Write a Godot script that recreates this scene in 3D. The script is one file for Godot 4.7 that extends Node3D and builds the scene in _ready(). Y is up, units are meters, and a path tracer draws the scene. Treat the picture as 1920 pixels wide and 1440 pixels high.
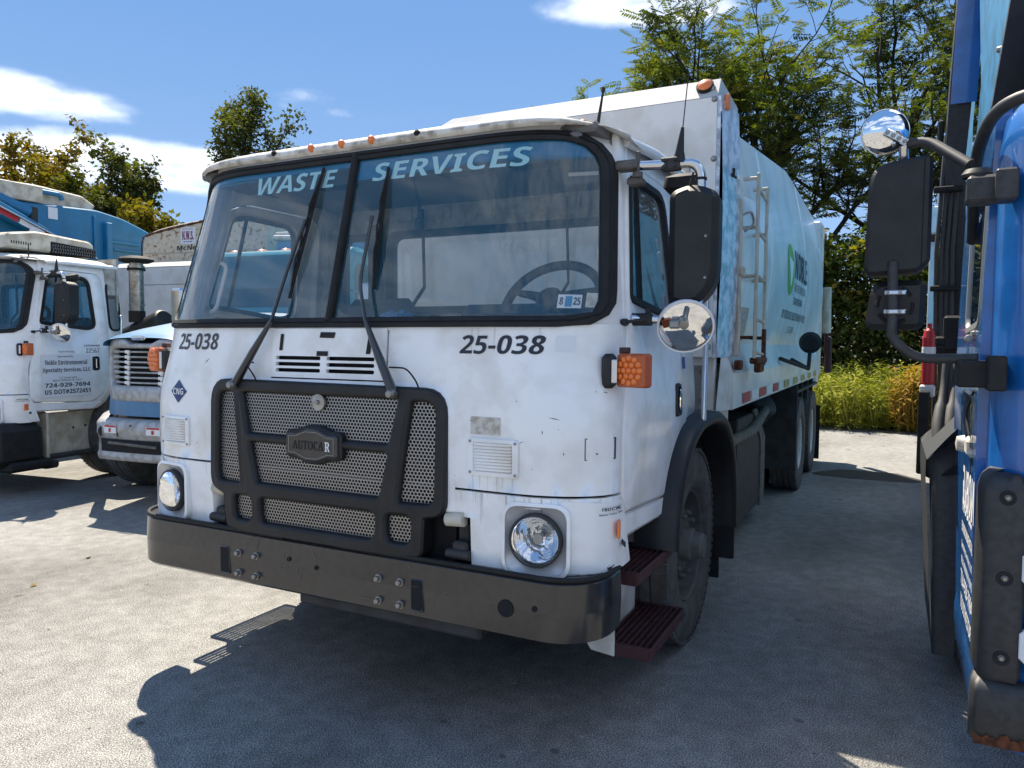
extends Node3D

var rng := RandomNumberGenerator.new()
var taken := {}
var M := {}

func _ready():
	# ---- camera
	var cam := Camera3D.new()
	cam.name = "camera"
	cam.fov = 54.27
	cam.near = 0.05
	cam.far = 900.0
	cam.position = Vector3(2.085, 1.572, 2.43)
	cam.rotation_order = EULER_ORDER_YXZ
	cam.rotation_degrees = Vector3(-3.10, 26.92, 0.43)
	add_child(cam)
	cam.current = true
	# ---- sky
	var env := Environment.new()
	env.background_mode = Environment.BG_SKY
	var pm := ProceduralSkyMaterial.new()
	pm.sky_top_color = Color(0.069, 0.158, 0.340).linear_to_srgb()
	pm.sky_horizon_color = Color(0.235, 0.345, 0.50).linear_to_srgb()
	pm.sky_curve = 0.16
	pm.sky_energy_multiplier = 1.0
	pm.ground_bottom_color = Color(0.2, 0.2, 0.2).linear_to_srgb()
	pm.ground_horizon_color = Color(0.4, 0.45, 0.5).linear_to_srgb()
	pm.sun_angle_max = 18.0
	pm.sun_curve = 0.08
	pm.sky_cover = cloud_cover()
	pm.sky_cover_modulate = Color(1, 1, 1, 1)
	var sky := Sky.new()
	sky.sky_material = pm
	env.sky = sky
	env.tonemap_mode = Environment.TONE_MAPPER_LINEAR
	env.tonemap_exposure = 2.25
	env.sdfgi_enabled = true
	env.ssao_enabled = true
	env.ssil_enabled = true
	var we := WorldEnvironment.new()
	we.name = "world_environment"
	we.environment = env
	add_child(we)
	# ---- sun
	var sun := DirectionalLight3D.new()
	sun.name = "sun"
	sun.light_energy = 1.6
	sun.light_color = Color(1.0, 0.955, 0.88)
	sun.light_angular_distance = 0.5
	sun.shadow_enabled = true
	add_child(sun)
	sun.look_at_from_position(Vector3(-0.44, 1.0, -0.42) * 50.0, Vector3.ZERO, Vector3.UP)
	# ---- the place
	rng.seed = 20250
	make_materials()
	build_ground()
	build_main_truck()
	build_left_trucks()
	build_right_truck()
	build_plants()

# ------------------------------------------------------------------ naming
func numbered(n: String) -> String:
	if not taken.has(n):
		taken[n] = 0
		return n
	taken[n] += 1
	return "%s_%03d" % [n, taken[n]]

func thing(called: String, label: String, category: String, at := Vector3.ZERO, turn := 0.0, group := "") -> Node3D:
	var o := Node3D.new()
	o.name = numbered(called)
	add_child(o)
	o.position = at
	o.rotation.y = turn
	o.set_meta("label", label)
	o.set_meta("category", category)
	if group != "":
		o.set_meta("group", group)
	return o

func S() -> SurfaceTool:
	var s := SurfaceTool.new()
	s.begin(Mesh.PRIMITIVE_TRIANGLES)
	return s

func obj(called: String, s: SurfaceTool, m: Material, parent: Node = null) -> MeshInstance3D:
	s.generate_normals()
	var o := MeshInstance3D.new()
	o.mesh = s.commit()
	o.material_override = null
	o.mesh.surface_set_material(0, m)
	if parent == null:
		o.name = numbered(called)
		add_child(o)
	else:
		o.name = called
		parent.add_child(o, true)
	return o

func inst(called: String, mesh: Mesh, xf: Transform3D, parent: Node) -> MeshInstance3D:
	var o := MeshInstance3D.new()
	o.mesh = mesh
	o.transform = xf
	o.name = called
	parent.add_child(o, true)
	return o

func meshof(s: SurfaceTool, m: Material) -> Mesh:
	s.generate_normals()
	var a = s.commit()
	a.surface_set_material(0, m)
	return a

# ------------------------------------------------------------------ shapes
const FLAT := 4294967295

func tri(s: SurfaceTool, a: Vector3, b: Vector3, c: Vector3):
	s.add_vertex(a)
	s.add_vertex(c)
	s.add_vertex(b)

func quad(s: SurfaceTool, a: Vector3, b: Vector3, c: Vector3, d: Vector3):
	tri(s, a, b, c)
	tri(s, a, c, d)

func sg(s: SurfaceTool, g: int):
	s.set_smooth_group(-1 if g < 0 else g)

func box(s: SurfaceTool, c: Vector3, size: Vector3, bev := 0.0, b := Basis()):
	sg(s, -1)
	var h := size * 0.5
	bev = minf(bev, minf(h.x, minf(h.y, h.z)) * 0.9)
	var P := func(sx, sy, sz, k):
		var v := Vector3(sx * (h.x - (bev if k != 0 else 0.0)), sy * (h.y - (bev if k != 1 else 0.0)), sz * (h.z - (bev if k != 2 else 0.0)))
		return c + b * v
	for k in 3:
		for sn in [-1, 1]:
			var q := []
			for uv in [[-1, -1], [1, -1], [1, 1], [-1, 1]]:
				var e := [0, 0, 0]
				e[k] = sn
				e[(k + 1) % 3] = uv[0]
				e[(k + 2) % 3] = uv[1]
				q.append(P.call(e[0], e[1], e[2], k))
			if sn > 0:
				quad(s, q[0], q[1], q[2], q[3])
			else:
				quad(s, q[3], q[2], q[1], q[0])
	if bev <= 0.0:
		return
	for k in 3:       # edges along axis k
		var i := (k + 1) % 3
		var j := (k + 2) % 3
		for si in [-1, 1]:
			for sj in [-1, 1]:
				var lo := [0, 0, 0]
				lo[k] = -1
				lo[i] = si
				lo[j] = sj
				var hi := lo.duplicate()
				hi[k] = 1
				var a = P.call(lo[0], lo[1], lo[2], i)
				var d = P.call(lo[0], lo[1], lo[2], j)
				var a2 = P.call(hi[0], hi[1], hi[2], i)
				var d2 = P.call(hi[0], hi[1], hi[2], j)
				if si * sj < 0:
					quad(s, a, a2, d2, d)
				else:
					quad(s, a, d, d2, a2)
	for sx in [-1, 1]:
		for sy in [-1, 1]:
			for sz in [-1, 1]:
				var a = P.call(sx, sy, sz, 0)
				var bb = P.call(sx, sy, sz, 1)
				var cc = P.call(sx, sy, sz, 2)
				if sx * sy * sz > 0:
					tri(s, a, bb, cc)
				else:
					tri(s, a, cc, bb)

func tube(s: SurfaceTool, pts: Array, r, n := 8, caps := true, squash := 1.0):
	var rings := []
	var t0: Vector3 = (pts[1] - pts[0]).normalized()
	var up := Vector3.UP if absf(t0.y) < 0.9 else Vector3.RIGHT
	var u := t0.cross(up).normalized()
	for i in pts.size():
		var t: Vector3
		if i == 0:
			t = t0
		elif i == pts.size() - 1:
			t = (pts[i] - pts[i - 1]).normalized()
		else:
			t = ((pts[i] - pts[i - 1]).normalized() + (pts[i + 1] - pts[i]).normalized()).normalized()
		u = (u - t * u.dot(t)).normalized()
		var v := t.cross(u)
		var rr: float = r[i] if r is Array else r
		var ring := []
		for k in n:
			var a := TAU * k / n
			ring.append(pts[i] + (u * cos(a) * rr + v * sin(a) * rr * squash))
		rings.append(ring)
	sg(s, 1)
	for i in rings.size() - 1:
		for k in n:
			var k2 := (k + 1) % n
			quad(s, rings[i][k], rings[i][k2], rings[i + 1][k2], rings[i + 1][k])
	if caps:
		sg(s, -1)
		for k in range(1, n - 1):
			tri(s, rings[0][0], rings[0][k + 1], rings[0][k])
			var e = rings[-1]
			tri(s, e[0], e[k], e[k + 1])

func bend(pts: Array, r := 0.05, n := 5) -> Array:   # rounds the corners of a path
	var out := [pts[0]]
	for i in range(1, pts.size() - 1):
		var a: Vector3 = pts[i - 1]
		var b: Vector3 = pts[i]
		var c: Vector3 = pts[i + 1]
		var ra := minf(r, a.distance_to(b) * 0.45)
		var rc := minf(r, c.distance_to(b) * 0.45)
		var p := b + (a - b).normalized() * ra
		var q := b + (c - b).normalized() * rc
		for k in n + 1:
			var t := float(k) / n
			out.append(p.lerp(b, t).lerp(b.lerp(q, t), t))
	out.append(pts[-1])
	return out

# a turned shape: prof holds (radius, height) along xf's y axis
func lathe(s: SurfaceTool, prof: Array, xf: Transform3D, n := 28, smooth := false, a0 := 0.0, a1 := TAU):
	for i in prof.size() - 1:
		sg(s, 1 if smooth else 2 + i)
		for k in n:
			var p := a0 + (a1 - a0) * k / n
			var q := a0 + (a1 - a0) * (k + 1) / n
			if k == n - 1 and absf(a1 - a0 - TAU) < 1e-5:
				q = a0
			var A: Vector2 = prof[i]
			var B: Vector2 = prof[i + 1]
			var a := xf * Vector3(A.x * cos(p), A.y, A.x * sin(p))
			var b := xf * Vector3(A.x * cos(q), A.y, A.x * sin(q))
			var c := xf * Vector3(B.x * cos(q), B.y, B.x * sin(q))
			var d := xf * Vector3(B.x * cos(p), B.y, B.x * sin(p))
			if A.x < 1e-6:
				tri(s, a, d, c)
			elif B.x < 1e-6:
				tri(s, a, c, b)
			else:
				quad(s, a, d, c, b)

func rrect(x0: float, y0: float, x1: float, y1: float, r: float, n := 4) -> PackedVector2Array:
	return rpoly([Vector2(x0, y0), Vector2(x1, y0), Vector2(x1, y1), Vector2(x0, y1)], r, n)

func rpoly(pts: Array, r, n := 4) -> PackedVector2Array:   # r: one radius or one per corner
	var out := PackedVector2Array()
	var m := pts.size()
	for i in m:
		var a: Vector2 = pts[(i + m - 1) % m]
		var b: Vector2 = pts[i]
		var c: Vector2 = pts[(i + 1) % m]
		var rr: float = r[i] if r is Array else r
		if rr < 0.0005:
			out.append(b)
			continue
		var ra := minf(rr, a.distance_to(b) * 0.48)
		var rc := minf(rr, c.distance_to(b) * 0.48)
		var p := b + (a - b).normalized() * ra
		var q := b + (c - b).normalized() * rc
		for k in n + 1:
			var t := float(k) / n
			out.append(p.lerp(b, t).lerp(b.lerp(q, t), t))
	return out

func inset(poly: PackedVector2Array, d: float) -> PackedVector2Array:
	var out := PackedVector2Array()
	var m := poly.size()
	for i in m:
		var e0 := (poly[i] - poly[(i + m - 1) % m]).normalized()
		var e1 := (poly[(i + 1) % m] - poly[i]).normalized()
		var n0 := Vector2(-e0.y, e0.x)
		var n1 := Vector2(-e1.y, e1.x)
		var nn := n0 + n1
		if nn.length() < 0.01:
			nn = n1
		nn = nn.normalized()
		out.append(poly[i] + nn * d / maxf(nn.dot(n1), 0.4))
	return out

# a counter-clockwise outline in xf's xy plane, thickened along xf's z; front edge chamfered
func prism(s: SurfaceTool, poly: PackedVector2Array, xf: Transform3D, z0: float, z1: float, bev := 0.0, back := true):
	var front := inset(poly, bev) if bev > 0.0 else poly
	var idx := Geometry2D.triangulate_polygon(poly)
	sg(s, -1)
	for i in range(0, idx.size(), 3):
		var t := [front[idx[i]], front[idx[i + 1]], front[idx[i + 2]]]
		if (t[1] - t[0]).cross(t[2] - t[0]) < 0:
			t.reverse()
		tri(s, xf * Vector3(t[0].x, t[0].y, z1), xf * Vector3(t[1].x, t[1].y, z1), xf * Vector3(t[2].x, t[2].y, z1))
		if back:
			t = [poly[idx[i]], poly[idx[i + 1]], poly[idx[i + 2]]]
			if (t[1] - t[0]).cross(t[2] - t[0]) > 0:
				t.reverse()
			tri(s, xf * Vector3(t[0].x, t[0].y, z0), xf * Vector3(t[1].x, t[1].y, z0), xf * Vector3(t[2].x, t[2].y, z0))
	var m := poly.size()
	for i in m:
		var a := poly[i]
		var b := poly[(i + 1) % m]
		sg(s, -1)
		quad(s, xf * Vector3(a.x, a.y, z0), xf * Vector3(b.x, b.y, z0), xf * Vector3(b.x, b.y, z1 - bev), xf * Vector3(a.x, a.y, z1 - bev))
		if bev > 0.0:
			var c := front[i]
			var d := front[(i + 1) % m]
			quad(s, xf * Vector3(a.x, a.y, z1 - bev), xf * Vector3(b.x, b.y, z1 - bev), xf * Vector3(d.x, d.y, z1), xf * Vector3(c.x, c.y, z1))

func star(poly: PackedVector2Array, c: Vector2, n := 96) -> PackedVector2Array:   # where n rays from c meet the outline
	var out := PackedVector2Array()
	var m := poly.size()
	for k in n:
		var d := Vector2.from_angle(TAU * k / n)
		var best := 0.0
		for i in m:
			var a := poly[i] - c
			var b := poly[(i + 1) % m] - c
			var e := b - a
			var den := d.cross(e)
			if absf(den) < 1e-9:
				continue
			var t := a.cross(e) / den
			var u := a.cross(d) / den
			if t > 0 and u >= -1e-6 and u <= 1.0 + 1e-6:
				best = maxf(best, t)
		out.append(c + d * best)
	return out

# band between two outlines with equal counts, mapped by f(v2, depth); prof holds (share from outer to inner, depth)
func band(s: SurfaceTool, outer: PackedVector2Array, inner: PackedVector2Array, f: Callable, prof: Array, smooth := false):
	var m := outer.size()
	for j in prof.size() - 1:
		sg(s, 1 if smooth else 2 + j)
		var A: Vector2 = prof[j]
		var B: Vector2 = prof[j + 1]
		for i in m:
			var k := (i + 1) % m
			quad(s, f.call(outer[i].lerp(inner[i], A.x), A.y), f.call(outer[k].lerp(inner[k], A.x), A.y), f.call(outer[k].lerp(inner[k], B.x), B.y), f.call(outer[i].lerp(inner[i], B.x), B.y))

# fills an outline whose every row is one run, so that it follows a curved surface
func rows(s: SurfaceTool, poly: PackedVector2Array, f: Callable, d: float, ny := 12, nx := 12, group := 1):
	var y0 := 1e9
	var y1 := -1e9
	for p in poly:
		y0 = minf(y0, p.y)
		y1 = maxf(y1, p.y)
	sg(s, group)
	var last := []
	var ys := []
	for j in ny + 1:
		ys.append(lerpf(y0 + 1e-5, y1 - 1e-5, float(j) / ny))
	for p in poly:
		if p.y > y0 + 0.002 and p.y < y1 - 0.002:
			ys.append(p.y)
	ys.sort()
	for y in ys:
		var lo := 1e9
		var hi := -1e9
		var m := poly.size()
		for i in m:
			var a := poly[i]
			var b := poly[(i + 1) % m]
			if (a.y <= y and b.y >= y) or (a.y >= y and b.y <= y):
				var x := a.x if absf(b.y - a.y) < 1e-9 else lerpf(a.x, b.x, (y - a.y) / (b.y - a.y))
				lo = minf(lo, x)
				hi = maxf(hi, x)
		if hi < lo:
			continue
		var row := []
		for i in nx + 1:
			row.append(f.call(Vector2(lerpf(lo, hi, float(i) / nx), y), d))
		if not last.is_empty():
			for i in nx:
				quad(s, last[i], last[i + 1], row[i + 1], row[i])
		last = row

func sheet(s: SurfaceTool, f: Callable, us: Array, vs: Array, group := 1, skip = null):   # f(u, v) over a grid
	sg(s, group)
	for i in us.size() - 1:
		for j in vs.size() - 1:
			if skip != null and skip.call((us[i] + us[i + 1]) * 0.5, (vs[j] + vs[j + 1]) * 0.5):
				continue
			quad(s, f.call(us[i], vs[j]), f.call(us[i + 1], vs[j]), f.call(us[i + 1], vs[j + 1]), f.call(us[i], vs[j + 1]))

func span(a: float, b: float, n: int, extra := []) -> Array:
	var out := []
	for i in n + 1:
		out.append(lerpf(a, b, float(i) / n))
	for e in extra:
		if e > minf(a, b) and e < maxf(a, b):
			out.append(e)
	out.sort()
	if b < a:
		out.reverse()
	return out

# lettering laid on a surface: f(v2, depth) takes metres; (x0, y0) is the lower left of the text, w its width, h its height
func letters(called: String, text: String, f: Callable, x0: float, y0: float, w: float, h: float, m: Material, parent: Node, font := "Droid Sans", bold := true, slant := 0.0, lift := 0.0) -> MeshInstance3D:
	var t := TextMesh.new()
	var sf := SystemFont.new()
	sf.font_names = PackedStringArray([font])
	sf.font_weight = 700 if bold else 400
	t.font = sf
	t.text = text
	t.font_size = 64
	t.pixel_size = 0.01
	t.depth = 0.02
	t.curve_step = 2.0
	var arr := t.get_mesh_arrays()
	var vs: PackedVector3Array = arr[Mesh.ARRAY_VERTEX]
	var ix: PackedInt32Array = arr[Mesh.ARRAY_INDEX] if arr[Mesh.ARRAY_INDEX] != null else PackedInt32Array()
	if ix.is_empty():
		for i in vs.size():
			ix.append(i)
	var lo := Vector2(1e9, 1e9)
	var hi := Vector2(-1e9, -1e9)
	for v in vs:
		lo = Vector2(minf(lo.x, v.x), minf(lo.y, v.y))
		hi = Vector2(maxf(hi.x, v.x), maxf(hi.y, v.y))
	var s := S()
	sg(s, -1)
	for i in range(0, ix.size(), 3):
		if vs[ix[i]].z < 0 or vs[ix[i + 1]].z < 0 or vs[ix[i + 2]].z < 0:
			continue
		var q := []
		for k in 3:
			var v := vs[ix[i + k]]
			var uy := (v.y - lo.y) / (hi.y - lo.y) * h
			q.append(f.call(Vector2(x0 + (v.x - lo.x) / (hi.x - lo.x) * w + slant * uy, y0 + uy), 0.002 + lift))
		s.add_vertex(q[0])
		s.add_vertex(q[1])
		s.add_vertex(q[2])
	return obj(called, s, m, parent)

func planar(xf: Transform3D) -> Callable:
	return func(v: Vector2, d: float) -> Vector3: return xf * Vector3(v.x, v.y, d)

func frame_of(origin: Vector3, x: Vector3, y: Vector3) -> Transform3D:
	var xx := x.normalized()
	var zz := xx.cross(y).normalized()
	return Transform3D(Basis(xx, zz.cross(xx), zz), origin)

# ------------------------------------------------------------------ materials
func lin(r: float, g: float, b: float) -> Color:
	return Color(r, g, b).linear_to_srgb()

func noise_tex(freq: float, seed_: int, ramp: Array, size := 512, octaves := 4, cellular := false, as_normal := false, bump := 4.0) -> NoiseTexture2D:
	var n := FastNoiseLite.new()
	n.seed = seed_
	n.frequency = freq
	n.noise_type = FastNoiseLite.TYPE_CELLULAR if cellular else FastNoiseLite.TYPE_SIMPLEX_SMOOTH
	n.fractal_octaves = octaves
	n.fractal_gain = 0.55
	var t := NoiseTexture2D.new()
	t.width = size
	t.height = size
	t.seamless = true
	t.noise = n
	if as_normal:
		t.as_normal_map = true
		t.bump_strength = bump
	if not ramp.is_empty():
		var g := Gradient.new()
		var off := PackedFloat32Array()
		var col := PackedColorArray()
		for e in ramp:
			off.append(e[0])
			col.append(Color(e[1], e[2], e[3]))
		g.offsets = off
		g.colors = col
		t.color_ramp = g
	return t

func mat(key: String, c: Color, rough := 0.6, metal := 0.0, tex: Texture2D = null, scale := 1.0, world := true) -> StandardMaterial3D:
	var m := StandardMaterial3D.new()
	m.resource_name = key
	m.albedo_color = c
	m.roughness = rough
	m.metallic = metal
	m.cull_mode = BaseMaterial3D.CULL_DISABLED
	if tex:
		m.albedo_texture = tex
		m.uv1_triplanar = true
		m.uv1_world_triplanar = world
		m.uv1_scale = Vector3.ONE * scale
	M[key] = m
	return m

func make_materials():
	var grime := noise_tex(0.006, 3, [[0.0, 0.90, 0.885, 0.86], [0.4, 0.965, 0.96, 0.95], [0.55, 1, 1, 1], [1.0, 1, 1, 1]], 1024, 6)
	var rough_map := noise_tex(0.012, 9, [[0.0, 0.35, 0.35, 0.35], [1.0, 0.9, 0.9, 0.9]], 512, 5)
	var dirt := noise_tex(0.006, 14, [[0.0, 0.74, 0.70, 0.65], [0.42, 0.88, 0.865, 0.84], [0.6, 0.97, 0.965, 0.96], [1.0, 1, 1, 1]], 1024, 5)
	var wave := noise_tex(0.004, 21, [], 512, 2, false, true, 1.2)
	var grain := noise_tex(0.25, 33, [], 512, 3, false, true, 3.0)
	var w := mat("white_paint", lin(0.86, 0.86, 0.85), 0.42, 0.0, grime, 0.55)
	w.clearcoat_enabled = true
	w.clearcoat = 0.5
	w.clearcoat_roughness = 0.12
	w.normal_enabled = true
	w.normal_texture = wave
	w.normal_scale = 0.10
	var wp := mat("white_old", lin(0.72, 0.71, 0.68), 0.55, 0.0, dirt, 0.5)
	wp.normal_enabled = true
	wp.normal_texture = wave
	wp.normal_scale = 0.2
	mat("cream", lin(0.62, 0.58, 0.48), 0.55, 0.0, dirt, 0.7)
	mat("rust_cream", lin(0.66, 0.62, 0.52), 0.6, 0.0, noise_tex(0.016, 8, [[0.0, 0.40, 0.20, 0.10], [0.20, 0.62, 0.42, 0.28], [0.30, 0.93, 0.88, 0.82], [1.0, 1, 1, 1]], 1024, 6), 0.6)
	mat("rust", lin(0.18, 0.075, 0.035), 0.9, 0.0, noise_tex(0.03, 18, [[0.0, 0.35, 0.25, 0.2], [0.5, 0.8, 0.7, 0.6], [1.0, 1.0, 0.9, 0.8]], 512, 5), 1.6)
	mat("worn_roof", lin(0.70, 0.69, 0.66), 0.65, 0.0, noise_tex(0.012, 77, [[0.0, 0.55, 0.53, 0.50], [0.34, 0.72, 0.70, 0.67], [0.46, 0.88, 0.87, 0.85], [0.6, 1, 1, 1], [1.0, 1, 1, 1]], 1024, 5), 0.7)
	mat("grey_panel", lin(0.72, 0.71, 0.69), 0.5, 0.0, grime, 0.4)
	var bp := mat("black_paint", lin(0.018, 0.018, 0.02), 0.28, 0.0, noise_tex(0.02, 5, [[0.0, 0.7, 0.7, 0.7], [0.6, 1, 1, 1], [0.78, 1.0, 1.0, 1.0], [1.0, 2.4, 2.3, 2.2]], 1024, 6), 0.9)
	bp.clearcoat_enabled = true
	bp.clearcoat = 0.6
	bp.clearcoat_roughness = 0.1
	bp.normal_enabled = true
	bp.normal_texture = wave
	bp.normal_scale = 0.12
	var pl := mat("black_plastic", lin(0.020, 0.021, 0.024), 0.55, 0.0, rough_map, 1.0)
	pl.normal_enabled = true
	pl.normal_texture = grain
	pl.normal_scale = 0.15
	mat("rubber", lin(0.022, 0.022, 0.023), 0.75, 0.0, rough_map, 1.5)
	mat("tyre", lin(0.105, 0.10, 0.097), 0.85, 0.0, dirt, 1.3)
	mat("dark", lin(0.008, 0.008, 0.009), 0.9)
	mat("chassis", lin(0.040, 0.040, 0.042), 0.7, 0.0, dirt, 1.0)
	mat("grey_dirty", lin(0.15, 0.145, 0.135), 0.8, 0.0, dirt, 1.4)
	mat("rim_dirty", lin(0.13, 0.125, 0.12), 0.65, 0.2, dirt, 1.8)
	mat("rim_white", lin(0.6, 0.6, 0.6), 0.45, 0.0, grime, 1.0)
	mat("chrome", lin(0.85, 0.86, 0.87), 0.04, 1.0)
	mat("polished", lin(0.62, 0.62, 0.63), 0.18, 1.0)
	mat("bezel_silver", lin(0.55, 0.55, 0.56), 0.30, 0.35)
	var st := mat("streak", Color(lin(0.10, 0.08, 0.06), 0.15), 0.9)
	st.transparency = BaseMaterial3D.TRANSPARENCY_ALPHA
	mat("strip_white", lin(0.50, 0.50, 0.49), 0.55, 0.0, grime, 0.6)
	var sp := mat("stain", Color(lin(0.03, 0.028, 0.026), 0.32), 0.7)
	sp.transparency = BaseMaterial3D.TRANSPARENCY_ALPHA
	mat("reflector", lin(0.70, 0.71, 0.72), 0.06, 1.0)
	mat("steel", lin(0.42, 0.41, 0.40), 0.38, 0.9, dirt, 2.0)
	mat("mesh_metal", lin(0.40, 0.385, 0.365), 0.42, 0.7)
	mat("bolt", lin(0.30, 0.29, 0.27), 0.45, 0.8)
	mat("maroon", lin(0.060, 0.018, 0.022), 0.6, 0.0, dirt, 2.0)
	mat("red", lin(0.42, 0.02, 0.025), 0.4)
	mat("tape_white", lin(0.75, 0.75, 0.75), 0.4)
	mat("tape_yellow", lin(0.5, 0.36, 0.12), 0.5)
	mat("amber", lin(0.78, 0.17, 0.010), 0.22).clearcoat_enabled = true
	mat("amber_dark", lin(0.42, 0.09, 0.02), 0.35)
	mat("ink", lin(0.012, 0.016, 0.028), 0.5)
	mat("ink_grey", lin(0.05, 0.055, 0.065), 0.5)
	mat("ink_red", lin(0.35, 0.03, 0.05), 0.5)
	mat("ink_blue", lin(0.02, 0.06, 0.25), 0.5)
	mat("ink_white", lin(0.8, 0.8, 0.8), 0.5)
	mat("decal_white", lin(0.72, 0.73, 0.74), 0.4)
	mat("decal_stain", lin(0.60, 0.58, 0.53), 0.6, 0.0, dirt, 4.0)
	mat("navy", lin(0.015, 0.04, 0.16), 0.35)
	mat("logo_green", lin(0.16, 0.42, 0.05), 0.4)
	mat("ws_letters", lin(0.45, 0.72, 0.72), 0.45)
	var tint := mat("tint_band", Color(lin(0.006, 0.16, 0.34), 0.75), 0.3)
	tint.transparency = BaseMaterial3D.TRANSPARENCY_ALPHA
	mat("interior", lin(0.46, 0.46, 0.43), 0.8, 0.0, dirt, 1.0)
	mat("interior_dark", lin(0.03, 0.033, 0.038), 0.7)
	mat("headliner", lin(0.16, 0.16, 0.165), 0.9)
	mat("cloth_blue", lin(0.02, 0.14, 0.34), 0.9)
	var gl := mat("glass", Color(0.24, 0.52, 0.62, 0.19), 0.0)
	gl.transparency = BaseMaterial3D.TRANSPARENCY_ALPHA
	gl.metallic_specular = 0.5
	var gd := mat("glass_dark", Color(0.10, 0.16, 0.18, 0.45), 0.0)
	gd.transparency = BaseMaterial3D.TRANSPARENCY_ALPHA
	var lens := mat("lens", Color(0.95, 0.97, 1.0, 0.03), 0.02)
	lens.refraction_enabled = true
	lens.refraction_scale = 0.04
	var fl := Image.create(256, 256, false, Image.FORMAT_RGB8)
	for x in 256:
		for y in 256:
			var v := 0.5 + 0.5 * absf(sin(x * PI / 32.0)) * (1.0 if y % 128 < 96 else 0.3) - 0.2 * float(y % 64) / 64.0
			fl.set_pixel(x, y, Color(v, v, v))
	fl.bump_map_to_normal_map(2.0)
	lens.normal_enabled = true
	lens.normal_texture = ImageTexture.create_from_image(fl)
	lens.normal_scale = 0.8
	lens.uv1_triplanar = true
	lens.uv1_scale = Vector3.ONE * 9.0
	# printed film on the body's side: pale blue sky with soft white patches
	var wrap := mat("wrap", lin(0.92, 0.92, 0.90), 0.38, 0.0, noise_tex(0.005, 44, [[0.0, 0.82, 0.88, 0.93], [0.45, 0.93, 0.96, 0.97], [0.6, 0.98, 1, 1], [1.0, 1, 1, 1]], 1024, 5), 0.35)
	wrap.clearcoat_enabled = true
	wrap.clearcoat = 0.4
	wrap.clearcoat_roughness = 0.08
	wrap.normal_enabled = true
	wrap.normal_texture = noise_tex(0.006, 61, [], 512, 3, false, true, 2.0)
	wrap.normal_scale = 0.55
	var wrap2 := mat("wrap_cloudy", lin(0.72, 0.74, 0.78), 0.22, 0.0, noise_tex(0.014, 45, [[0.0, 0.46, 0.50, 0.57], [0.42, 0.70, 0.74, 0.79], [0.62, 0.95, 0.97, 1], [1.0, 1, 1, 1]], 1024, 5), 0.6)
	wrap2.clearcoat_enabled = true
	wrap2.clearcoat_roughness = 0.1
	# trucks to the sides
	var tb := mat("teal_blue", lin(0.008, 0.17, 0.34), 0.45, 0.0, grime, 0.4)
	tb.clearcoat_enabled = true
	tb.clearcoat = 0.3
	var fb := mat("hood_blue", lin(0.015, 0.15, 0.32), 0.3, 0.0, grime, 0.7)
	fb.clearcoat_enabled = true
	mat("teal_cab", lin(0.04, 0.24, 0.33), 0.4, 0.0, grime, 0.7)
	mat("silver_plastic", lin(0.46, 0.47, 0.48), 0.4, 0.15, dirt, 1.5)
	var rb := mat("royal_blue", lin(0.008, 0.125, 0.42), 0.32, 0.0, noise_tex(0.01, 91, [[0.0, 0.75, 0.78, 0.8], [0.5, 1, 1, 1], [1, 1, 1, 1]], 512, 5), 0.8)
	rb.clearcoat_enabled = true
	rb.clearcoat = 1.0
	rb.clearcoat_roughness = 0.08
	rb.normal_enabled = true
	rb.normal_texture = wave
	rb.normal_scale = 0.15
	var lb := mat("light_blue", lin(0.03, 0.28, 0.55), 0.3, 0.0, dirt, 0.8)
	lb.clearcoat_enabled = true
	lb.normal_enabled = true
	lb.normal_texture = wave
	lb.normal_scale = 0.4
	mat("fender_rubber", lin(0.035, 0.036, 0.038), 0.55, 0.0, noise_tex(0.03, 12, [[0.0, 0.7, 0.7, 0.7], [0.7, 1, 1, 1], [0.85, 1.6, 1.6, 1.6], [1.0, 3, 3, 2.9]], 512, 6), 1.6)
	mat("hose", lin(0.05, 0.05, 0.05), 0.7)
	mat("window_frame", lin(0.35, 0.34, 0.31), 0.4, 0.6)
	# plants
	for a in [["bark", 0.07, 0.058, 0.045], ["bark_dark", 0.028, 0.024, 0.02]]:
		mat(a[0], lin(a[1], a[2], a[3]), 0.95, 0.0, dirt, 2.0)
	var lf := mat("leaf", Color.WHITE, 0.7)
	lf.vertex_color_use_as_albedo = true
	lf.backlight_enabled = true
	lf.backlight = Color(0.85, 0.9, 0.45)
	lf.metallic_specular = 0.22
	asphalt()

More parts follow.
